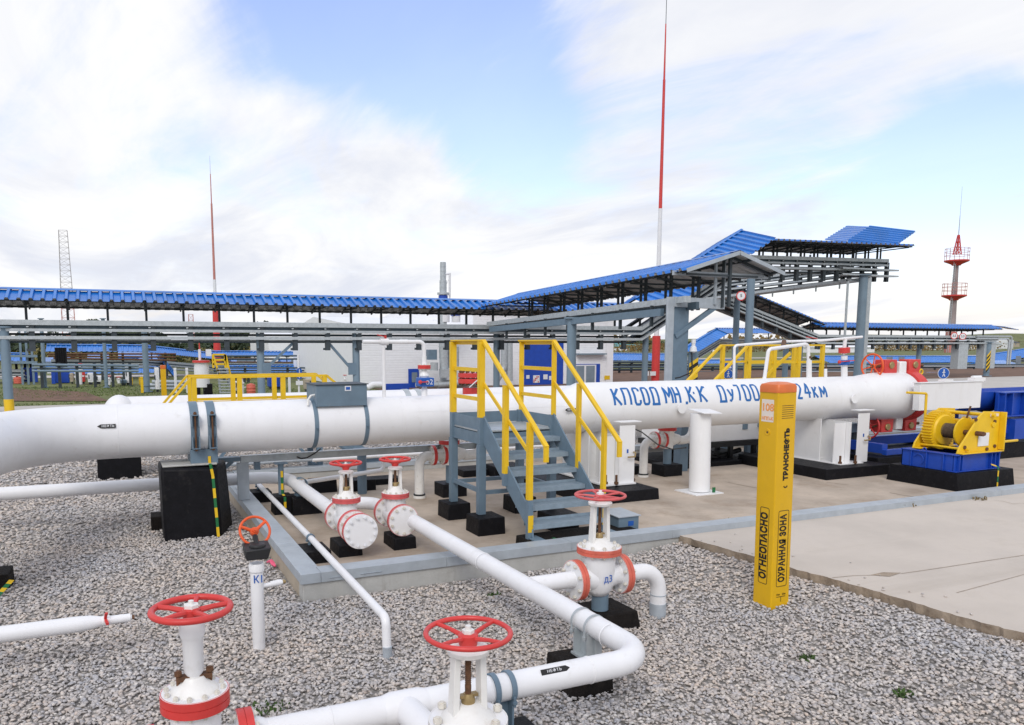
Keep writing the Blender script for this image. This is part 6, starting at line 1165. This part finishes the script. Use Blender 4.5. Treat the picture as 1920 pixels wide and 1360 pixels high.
# ================================================================ storage tanks and far buildings
def tankpx(xa, xb, ytop, Y, label, m='pale_tank'):
    a, c = atY(xa, ytop, Y), atY(xb, ytop, Y); r_ = (c.x-a.x)/2*.93; x = (a.x+c.x)/2; zt = a.z; t = thing('storage_tank', (x, Y, 0), label, 'tank')
    b = MB(); b.cyl((x, Y, -1), (x, Y, zt), r_, seg=48); b.build('shell', m, t); b = MB(); b.lathe((x, Y, zt), (0, 0, 1), [(r_, .002), (r_*.5, r_*.04), (.2, r_*.06)], 48); b.build('roof', m, t)
    b = MB(); b.ring((x, Y, zt+1.1), (0, 0, 1), r_, .05, 48, 5); b.ring((x, Y, zt*.66), (0, 0, 1), r_+.05, .12, 48, 5); b.build('rails', 'galvanised', t)
tankpx(1652, 1744, 643, 230, 'white storage tank on the horizon left of the far column'); tankpx(1756, 1845, 641, 250, 'white storage tank on the horizon behind the lighting tower'); tankpx(1845, 1885, 638, 260, 'white storage tank partly hidden by the chevron column'); tankpx(1470, 1535, 648, 330, 'small pale tank behind the right yellow walkway')
def hut(label, xa, xb, ytop, Y, z0=0, m='siding', roof='blue_roof', dep=6, wins=2):
    a, c = atY(xa, ytop, Y), atY(xb, ytop, Y); t = thing('site_building', ((a.x+c.x)/2, Y, z0), label, 'building'); b = MB(); b.box((a.x, Y, z0-.3), (c.x, Y+dep, a.z)); (siding(b, a.x, c.x, Y-.02, z0, a.z-.05, .30) if m == 'siding' else 0); b.build('wall', m, t, smooth=0)
    b = MB(); b.hexa([(a.x-.3, Y-.3, a.z), (c.x+.3, Y-.3, a.z), (c.x+.3, Y+dep+.3, a.z), (a.x-.3, Y+dep+.3, a.z)], [(a.x-.3, Y-.3, a.z+.15), (c.x+.3, Y-.3, a.z+.15), (c.x+.3, Y+dep/2, a.z+dep*.14), (a.x-.3, Y+dep/2, a.z+dep*.14)]); b.build('roof', roof, t)
    for i in range(wins): x = a.x+(c.x-a.x)*(i+.5)/wins; b = MB(); b.box((x-.5, Y-.04, z0+1.0), (x+.5, Y-.01, min(a.z-.3, z0+2.1))); b.build('window', 'glass', t)
hut('white building with blue trim behind the left columns', 228, 256, 672, 85, wins=1); hut('white shed with blue roof band behind the second left column', 170, 198, 680, 80, wins=1); hut('low white blue roofed block at far left', 88, 122, 690, 75, wins=2); hut('grey industrial hall behind the diagonal braces', 503, 700, 632, 95, m='siding', roof='siding', dep=14, wins=0); hut('small white hut behind the left blue racks', 540, 600, 690, 80, wins=2)
hut('pale building with teal roof on the horizon right of the door', 1150, 1180, 652, 240, m='siding', roof='cyan_roof', dep=16, wins=2); hut('low grey building on the horizon behind the left of the red mast', 1190, 1222, 655, 260, m='siding', roof='cyan_roof', dep=14, wins=1); hut('small white cabin in the field under the far blue overpass', 1322, 1345, 660, 190, m='siding', roof='siding', dep=5, wins=1); hut('brown brick house on the hill at the right edge', 1882, 1912, 643, 300, z0=1, m='side_concrete', roof='dark_steel', dep=8, wins=2)
# ================================================================ far blue racks
def pxrack(label, a, c, Y0, Y1=None, dz=.96, **k):
    Y1 = Y1 or Y0; p, q = atY(*a, Y0), atY(*c, Y1); k.setdefault('wn', 1.3); k.setdefault('wf', 1.3); k.setdefault('sp', 3.0); k.setdefault('detail', False); k.setdefault('hang', False); k.setdefault('rise', .45); k.setdefault('gap', .55)
    return rack(label, (p.x, Y0, p.z-k['gap']-k['rise']), (q.x, Y1, q.z-k['gap']-k['rise']), **k)
pxrack('far blue roofed rack seen under the long rack, left half, level part', (95, 647), (270, 648), 62); pxrack('far blue roofed rack sloping down right behind the left columns', (270, 648), (398, 663), 62, 70); pxrack('far blue roofed rack from the left mast to the diagonal braces', (396, 659), (600, 660), 75)
pxrack('lower blue roofed rack behind the yellow walkway rails', (432, 687), (690, 684), 60, far=False); pxrack('lowest blue roofed rack left of the yellow post', (130, 690), (300, 688), 70, far=False); pxrack('blue roofed rack rising behind the right diagonal brace', (588, 660), (700, 648), 70, 62)
pxrack('steep blue roofed ramp at the yellow post, far left', (295, 660), (325, 695), 66, 60, far=False); pxrack('short blue roof at the far left edge behind the column', (-40, 662), (45, 664), 58)
pxrack('far blue overpass seen between the steel gable column and the tall column', (1345, 616), (1470, 617), 62, rise=.5, wn=1.7); pxrack('ramp of the far blue overpass rising to the right', (1280, 655), (1345, 616), 62, wn=1.7, rise=.5, ends=False); pxrack('low blue roofed rack left of the red mast', (1130, 663), (1262, 664), 70, rise=.7, wn=2.2, far=False); pxrack('low blue roofed rack under the far overpass', (1290, 676), (1385, 675), 80, far=False)
pxrack('long low blue roofed rack behind the launcher end', (1530, 668), (1835, 668), 70, wn=2.4, rise=.8); pxrack('blue rack ramp rising at the right edge', (1835, 668), (1960, 648), 70, wn=2.4, rise=.8, ends=False); pxrack('lowest ribbed blue roof behind the launcher door', (1740, 700), (1960, 698), 46, rise=.6, wn=1.6, far=False)
def pipes(label, rows, m='column_grey', r=.09):
    t = thing('pipe_bank', tuple(atY(rows[0][0], rows[0][1], rows[0][4])), label, 'pipes')
    for xa, ya_, xb, yb_, Y in rows: MB().tube([atY(xa, ya_, Y), atY(xb, yb_, Y)], r, 8).build('pipe_run', m, t)
    b = MB()
    xa, ya_, xb, yb_, Y = rows[0]
    for i in range(6): p_ = atY(xa+(xb-xa)*(i+.5)/6, ya_, Y); b.box((p_.x-.08, Y+.1, -.1), (p_.x+.08, Y+.25, p_.z+.1))
    b.build('stanchions', 'dark_steel', t)
pipes('bank of grey pipes low behind the launcher on the right', [(1500, 684, 1940, 684, 52), (1500, 689, 1940, 689, 52.3), (1500, 694, 1940, 693, 51.7), (1500, 699, 1940, 698, 52), (1500, 704, 1940, 702, 52.3), (1500, 709, 1940, 706, 51.7)], 'beam_steel'); pipes('second bank of pale pipes low behind the launcher on the right', [(1500, 687, 1940, 687, 50), (1500, 697, 1940, 696, 50), (1560, 713, 1940, 711, 46)], 'cap_metal', .06); pipes('bank of grey pipes low between the door and the red mast', [(1130, 679, 1265, 679, 56), (1130, 684, 1265, 684, 56.3), (1130, 689, 1265, 688, 55.7), (1130, 694, 1265, 693, 56)], 'beam_steel'); pipes('bank of grey pipes low right of the steel gable column', [(1285, 687, 1500, 687, 56), (1285, 692, 1500, 692, 56.3), (1285, 698, 1500, 697, 55.7), (1285, 704, 1500, 703, 56)], 'beam_steel'); pipes('bank of pale grey pipes behind the yellow post, left', [(285, 716, 372, 717, 46), (275, 722, 372, 723, 46), (280, 729, 370, 729, 46)], 'cap_metal', .1); pipes('rusty pipe bundle under the far rack behind the left columns', [(90, 664, 330, 664, 60), (90, 668, 330, 670, 60), (100, 672, 330, 676, 60), (395, 672, 620, 674, 72), (395, 679, 620, 680, 72)], 'rust', .06)
# ================================================================ left background equipment
def base(px, py, z=0): return atZ(px, py, z)
for px, lb in ((82, 'grey round far column at far left, flanged foot'), (197, 'grey round far column in the grass, second from the left')):
    p_ = base(px+3, 727); column(lb, p_.x, p_.y, 3.9, .10, m='column_grey')
p_ = base(276, 735); column('grey round far column with side pipes near the yellow post', p_.x, p_.y, 3.4, .15)
def pillar(px0, px1, pyt, pyb, lb, bas=True):
    p_ = base((px0+px1)/2, pyb); s = (atY(px1, pyb, p_.y).x-atY(px0, pyb, p_.y).x)/2; t = thing('black_pillar', (p_.x, p_.y, 0), lb, 'pillar'); zt = atY(px0, pyt, p_.y).z
    b = MB(); n_ = 5
    for i in range(n_): x = p_.x-s+2*s*(i+.5)/n_; b.box((x-s/n_*.85, p_.y, .9 if bas else 0), (x+s/n_*.85, p_.y+2*s*.9, zt))
    b.build('ribs', 'bitumen', t); 
    if bas: MB().box((p_.x-s*1.2, p_.y-.15, 0), (p_.x+s*1.2, p_.y+2*s, .92)).build('blue_base', 'blue_paint', t, bevel=.02)
pillar(106, 128, 652, 718, 'widest ribbed black pillar on a blue base between the left columns'); pillar(98, 104, 690, 720, 'short blue based pillar left of the widest black pillar'); pillar(30, 35, 668, 716, 'narrow black pillar at the far left behind frame posts', False); pillar(46, 52, 668, 716, 'narrow black pillar behind the middle frame posts', True); pillar(57, 62, 668, 716, 'narrow black pillar behind the right frame posts', True); pillar(66, 71, 690, 717, 'short pillar with blue base, right of the frame posts', True)
t = thing('shelter_frame', tuple(base(40, 720)), 'grey open steel frame of posts and rails at far left', 'frame'); p_ = base(22, 722); b = MB()
for px in (22, 43, 54, 64): q = atY(px, 722, p_.y); b.box((q.x-.06, p_.y-.06, 0), (q.x+.06, p_.y+.06, 3.6))
for py in (668, 680): q, q2 = atY(15, py, p_.y-.2), atY(70, py, p_.y-.2); b.bar(q, q2, .12, .15)
b.build('posts', 'column_grey', t)
def barrel(px, py, wpx, hpx, m, lb, name='oil_drum', cat='drum'):
    p_ = base(px, py); k_ = p_.y/1340; t = thing(name, tuple(p_), lb, cat); r_ = wpx/2*k_; h_ = hpx*k_
    b = MB(); b.lathe(p_, (0, 0, 1), [(r_, 0), (r_*1.04, h_*.02), (r_, h_*.05), (r_, h_*.33), (r_*1.05, h_*.36), (r_, h_*.39), (r_, h_*.66), (r_*1.05, h_*.69), (r_, h_*.72), (r_*.95, h_)], 20); b.build('shell', m, t); MB().lathe(p_+V((0, 0, h_)), (0, 0, 1), [(r_*.93, .002), (r_*.4, h_*.06), (r_*.35, h_*.1)], 16).build('lid', m, t)
barrel(35, 719, 13, 9, 'faded_red', 'red drum with lid at far left under the frame'); barrel(471, 740, 15, 17, 'faded_red', 'rusty red drum behind the yellow walkway rails')
def cabinet(px0, px1, pyt, pyb, m, lb):
    p_ = base(px0, pyb); q = atY(px1, pyb, p_.y); zt = atY(px0, pyt, p_.y).z; t = thing('field_cabinet', tuple(p_), lb, 'cabinet'); b = MB(); b.box((p_.x, p_.y, .12), (q.x, p_.y+.8, zt)); b.build('housing', m, t, bevel=.02); b = MB(); b.box((p_.x+.08, p_.y-.02, .25), (q.x-.08, p_.y-.004, zt-.12)); d_ = b.build('door', m, t); b = MB(); b.box((q.x-.25, p_.y-.05, zt*.5), (q.x-.2, p_.y-.021, zt*.5+.25)); b.build('handle', 'dark_steel', d_); MB().box((p_.x+.05, p_.y+.1, 0), (q.x-.05, p_.y+.7, .119)).build('plinth', 'dark_steel', t)
cabinet(506, 533, 705, 730, 'blue_paint', 'bright blue field cabinet behind the yellow walkway rails'); cabinet(165, 175, 700, 721, 'plain_white', 'pale field cabinet behind the second far column, left side'); cabinet(207, 215, 704, 718, 'siding', 'pale field cabinet right of the second far column'); cabinet(226, 238, 713, 723, 'steel_grey', 'small blue grey field cabinet in the grass'); cabinet(180, 190, 706, 720, 'siding', 'squat pale field cabinet left of the second far column'); cabinet(132, 138, 700, 720, 'side_concrete', 'tan field cabinet right of the widest black pillar')
def mpost(px, pyt, pyb, wpx, m, lb, capm=None, name='marker_post'):
    p_ = base(px, pyb); k_ = p_.y/1340; zt = atY(px, pyt, p_.y).z; s = wpx/2*k_; t = thing(name, tuple(p_), lb, 'post'); MB().box((p_.x-s, p_.y-s, 0), (p_.x+s, p_.y+s, zt*.88)).build('shaft', m, t, bevel=.01); MB().box((p_.x-s*1.04, p_.y-s*1.04, zt*.88+.002), (p_.x+s*1.04, p_.y+s*1.04, zt)).build('cap', capm or m, t, bevel=.015)
mpost(308, 685, 743, 8, 'post_yellow', 'distant yellow marker post with orange cap on the left', 'cap_orange'); mpost(267, 707, 737, 4, 'yellow_paint', 'short yellow post left of the distant marker post'); mpost(248, 708, 722, 2, 'yellow_paint', 'thin yellow fence post in the grass, left one'); mpost(262, 708, 722, 2, 'yellow_paint', 'thin yellow fence post in the grass, right one')
for px, pyt, lb in ((330, 690, 'white vent post with round head, left of the white tank'), (352, 690, 'white vent post close to the white tank'), (543, 705, 'white stand post right of the blue cabinet'), (438, 710, 'white post between the yellow ladder and column')): mpost(px, pyt, 737, 4, 'plain_white', lb, name='vent_post')
t = thing('vessel', tuple(base(380, 742)), 'white vertical vessel with red flange beside the thin mast', 'vessel'); p_ = base(380, 742); k_ = p_.y/1340; zz2 = lambda py: atY(380, py, p_.y).z
b = MB(); b.lathe((p_.x, p_.y, 0), (0, 0, 1), [(12*k_, zz2(726)), (12*k_, zz2(690)), (11*k_, zz2(682)), (12*k_, zz2(680))], 24); b.cyl((p_.x-2*k_, p_.y, zz2(678)), (p_.x-2*k_, p_.y, zz2(655)), 2.2*k_); b.build('shell', 'plain_white', t); b = MB(); b.cyl((p_.x, p_.y, zz2(680)), (p_.x, p_.y, zz2(676)), 14*k_, seg=24); b.cyl((p_.x-2*k_, p_.y, zz2(655)), (p_.x-2*k_, p_.y, zz2(640)), 1*k_); b.build('red_flange', 'red_paint', t); b = MB(); b.box((p_.x-13*k_, p_.y-.3, 0), (p_.x-4*k_, p_.y+.3, zz2(726))); b.box((p_.x+2*k_, p_.y-.3, 0), (p_.x+15*k_, p_.y+.3, zz2(720))); b.build('plinth', 'bitumen', t); MB().box((p_.x+7*k_, p_.y-.4, zz2(668)), (p_.x+15*k_, p_.y-.1, zz2(655))).build('sign_plate', 'plain_white', t)
t = thing('access_ladder', tuple(base(415, 742)), 'distant yellow railed steps beside the white vessel', 'stairs'); p_ = base(415, 742); k_ = p_.y/1340; A_ = lambda px, py: atY(px, py, p_.y); b = MB()
for x0_, x1_ in ((399, 412), (422, 432)): b.bar(A_(x0_, 665), A_(x1_, 706), .12, .08); b.bar(A_(x0_, 665), A_(x0_+1, 690), .1, .08); b.bar(A_(x0_+3, 675), A_(x1_, 700), .06, .06)
for py in (665, 675, 683): b.bar(A_(399, py), A_(422, py), .08, .08)
b.build('rails', 'yellow_paint', t); b = MB()
for i in range(9): py = 692+i*5.5; b.bar(A_(407+i*.5, py), A_(428+i*.5, py), .3, .05)
b.bar(A_(408, 690), A_(414, 740), .08, .12); b.bar(A_(425, 690), A_(434, 740), .08, .12); b.build('treads', 'galvanised', t)
t = thing('road_sign', tuple(base(561, 742)), 'pedestrian sign with a white plate on a thin post behind the walkway', 'sign'); p_ = base(561, 742); k_ = p_.y/1340; MB().cyl((p_.x, p_.y, 0), (p_.x, p_.y, atY(561, 665, p_.y).z), .05).build('post', 'plain_white', t); b = MB(); q = atY(561, 696, p_.y-.1)
b.lathe(q, (0, -1, 0), [(5*k_, 0), (5*k_, .03)], 20); q2 = atY(561, 706, p_.y-.1); b.lathe(q2, (0, -1, 0), [(5*k_, 0), (5*k_, .03)], 20); b.build('face', 'sign_blue', t); b = MB(); b.box((q.x-6*k_, q.y, q.z-24*k_), (q.x+6*k_, q.y+.03, q.z-17*k_)); b.bar(q+V((0, -.04, 3*k_)), q+V((0, -.04, -3*k_)), 1.2*k_, .01, up=(0, 1, 0)); b.bar(q2+V((0, -.04, 3*k_)), q2+V((0, -.04, -3*k_)), 1.2*k_, .01, up=(0, 1, 0)); b.build('plate', 'plain_white', t)
def standpipe(px, pyb, hpx, lb, red=True):
    p_ = base(px, pyb); k_ = p_.y/1340; t = thing('hydrant', tuple(p_), lb, 'hydrant'); h_ = hpx*k_; b = MB(); b.lathe(p_, (0, 0, 1), [(2.2*k_, 0), (2.2*k_, h_*.6), (3.4*k_, h_*.62), (3.4*k_, h_*.72), (1.6*k_, h_*.75), (1.4*k_, h_)], 14); b.bar(p_+V((-3*k_, 0, h_*.4)), p_+V((5*k_, 0, h_*.4)), 2*k_, 2*k_); b.build('body', 'plain_white', t); b = MB(); b.ring(p_+V((0, 0, h_)), (0, 0, 1), 3*k_, .6*k_, 20, 6); b.bar(p_+V((-3*k_, 0, h_)), p_+V((3*k_, 0, h_)), .8*k_, .8*k_); b.build('handwheel', 'red_paint', t)
for px, pyb, hp, lb in ((647, 727, 22, 'white hydrant with red wheel left of the white building'), (757, 724, 22, 'white hydrant with red stem before the white wall'), (145, 720, 26, 'white hydrant with red wheel right of the widest black pillar'), (152, 721, 32, 'tall red wheeled hydrant behind the left columns'), (205, 722, 14, 'small white hydrant in the grass'), (455, 738, 26, 'white hydrant with red wheel beside the rusty drum'), (223, 719, 10, 'tiny red wheeled hydrant in the grass')): standpipe(px, pyb, hp, lb)

pipes('bank of blue grey pipes under the long rack at far left', [(60, 684, 260, 686, 50), (60, 690, 260, 691, 50.4), (60, 696, 260, 696, 49.6)], 'column_grey', .07)
pipes('bank of thin dark pipes behind the first grey column', [(400, 690, 640, 690, 56), (400, 695, 640, 695, 56.4), (400, 700, 640, 699, 55.6), (400, 668, 660, 667, 58), (400, 674, 660, 673, 58.3)], 'beam_steel', .06)
pipes('row of yellow pipes low behind the walkway rails', [(425, 706, 470, 706, 52), (425, 711, 470, 711, 52.2)], 'yellow_paint', .07)
cabinet(236, 245, 688, 722, 'siding', 'narrow white cabinet left of the short yellow post'); cabinet(292, 300, 690, 735, 'plain_white', 'narrow white cabinet between far column and marker post'); cabinet(444, 452, 716, 738, 'siding', 'white cabinet behind the rusty drum'); cabinet(575, 590, 712, 735, 'side_concrete', 'tan cabinet behind the right end of the walkway'); cabinet(152, 160, 697, 720, 'red_paint', 'small red cabinet behind the left columns')
hut('white shed with blue front far behind the walkway rails', 445, 480, 690, 85, wins=2); hut('white control building behind the far rack on the left', 262, 292, 676, 90, wins=1); hut('blue shed behind the far left columns', 120, 165, 694, 78, m='blue_paint', wins=0)

def thicket(label, x0, x1, Y, dy, n, h0, m, seed, name='thicket'):
    g = random.Random(seed); b = MB()
    for i in range(n):
        u = g.random(); x = x0+(x1-x0)*u; y = Y+g.gauss(0, dy); hm = h0*(.72+.2*math.sin(u*23+seed)+.12*math.sin(u*71+2*seed)+.08*math.sin(u*190)); p_ = V((x, y, hm*g.uniform(0, 1)**.75)); s = g.uniform(.18, .5)*h0/3.5
        q = V((g.gauss(0, 1), g.gauss(0, .6), g.gauss(0, 1))).normalized(); e = q.orthogonal().normalized()*s; f = q.cross(e.normalized())*s*.8; b.quad(p_-e, p_-f*.7+e*.2, p_+e*1.1, p_+f)
    tag(b.build(name, m, smooth=0), label, 'woods', kind='stuff')
thicket('dark evergreen thicket behind the blue racks on the left', -26, 62, 118, 3, 9000, 3.7, 'pine_leaf', 3)
thicket('olive and yellow thicket behind the blue racks on the left', -30, 70, 112, 3, 4200, 2.9, 'birch_leaf', 8)
thicket('ochre brush along the field edge on the right', 95, 300, 190, 5, 7000, 3.2, 'autumn_leaf', 5)
thicket('dark brush line behind the storage tanks', 150, 420, 300, 8, 6000, 5.2, 'pine_leaf', 9)

p_, q_ = atY(1640, 716, 42), atY(1960, 714, 42); tag(MB().box((p_.x, 42, -.1), (q_.x, 42.2, p_.z)).build('low_wall', 'kerb_concrete'), 'low pale concrete wall far behind the launcher door', 'wall')
hut('long white process building far behind the launcher on the right', 1545, 1640, 652, 160, m='siding', roof='siding', dep=8, wins=4); hut('small blue cabin behind the chevron column', 1890, 1925, 690, 60, m='blue_paint', wins=1); hut('small white cabin behind the far right rack', 1655, 1700, 690, 62, wins=2)
# ================================================================ groups of repeats
GR = {'gate_valve': 'handwheel gate valves', 'foundation_block': 'black coated foundation blocks', 'pipe_support': 'clamped pipe supports on black blocks', 'cable_rack': 'blue roofed cable racks', 'rack_column': 'grey columns of the cable racks', 'road_sign': 'small signs', 'weed_tuft': 'weeds in the gravel and at the kerb', 'drain_valve': 'drain valves under the pipe', 'pipe_saddle': 'white saddle posts under the launcher', 'flush_pipe': 'thin pipes on the pad', 'pad_column': 'grey uprights on the pad', 'pipeline': 'large white pipelines', 'vent_pipe': 'white vent pipes on the pipeline', 'pipe_walkway': 'yellow railed walkways', 'lightning_mast': 'red and white masts', 'lattice_tower': 'lattice towers on the left', 'pine_tree': 'dark trees on the horizon', 'birch_tree': 'pale leafy trees on the left', 'autumn_tree': 'autumn trees on the horizon', 'storage_tank': 'white storage tanks', 'site_building': 'far site buildings', 'pipe_bank': 'banks of far pipes', 'black_pillar': 'black pillars at far left', 'oil_drum': 'red drums', 'field_cabinet': 'field cabinets', 'marker_post': 'yellow marker posts', 'vent_post': 'white vent posts', 'hydrant': 'red wheeled hydrants', 'earth_cable': 'black cables under the pipe'}
tops = [o for o in bpy.data.objects if o.parent is None and 'label' in o and 'kind' not in o]
for o in tops:
    k = o.name.split('.')[0]
    if k in GR and sum(q.name.split('.')[0] == k for q in tops) > 1: o['group'] = GR[k]
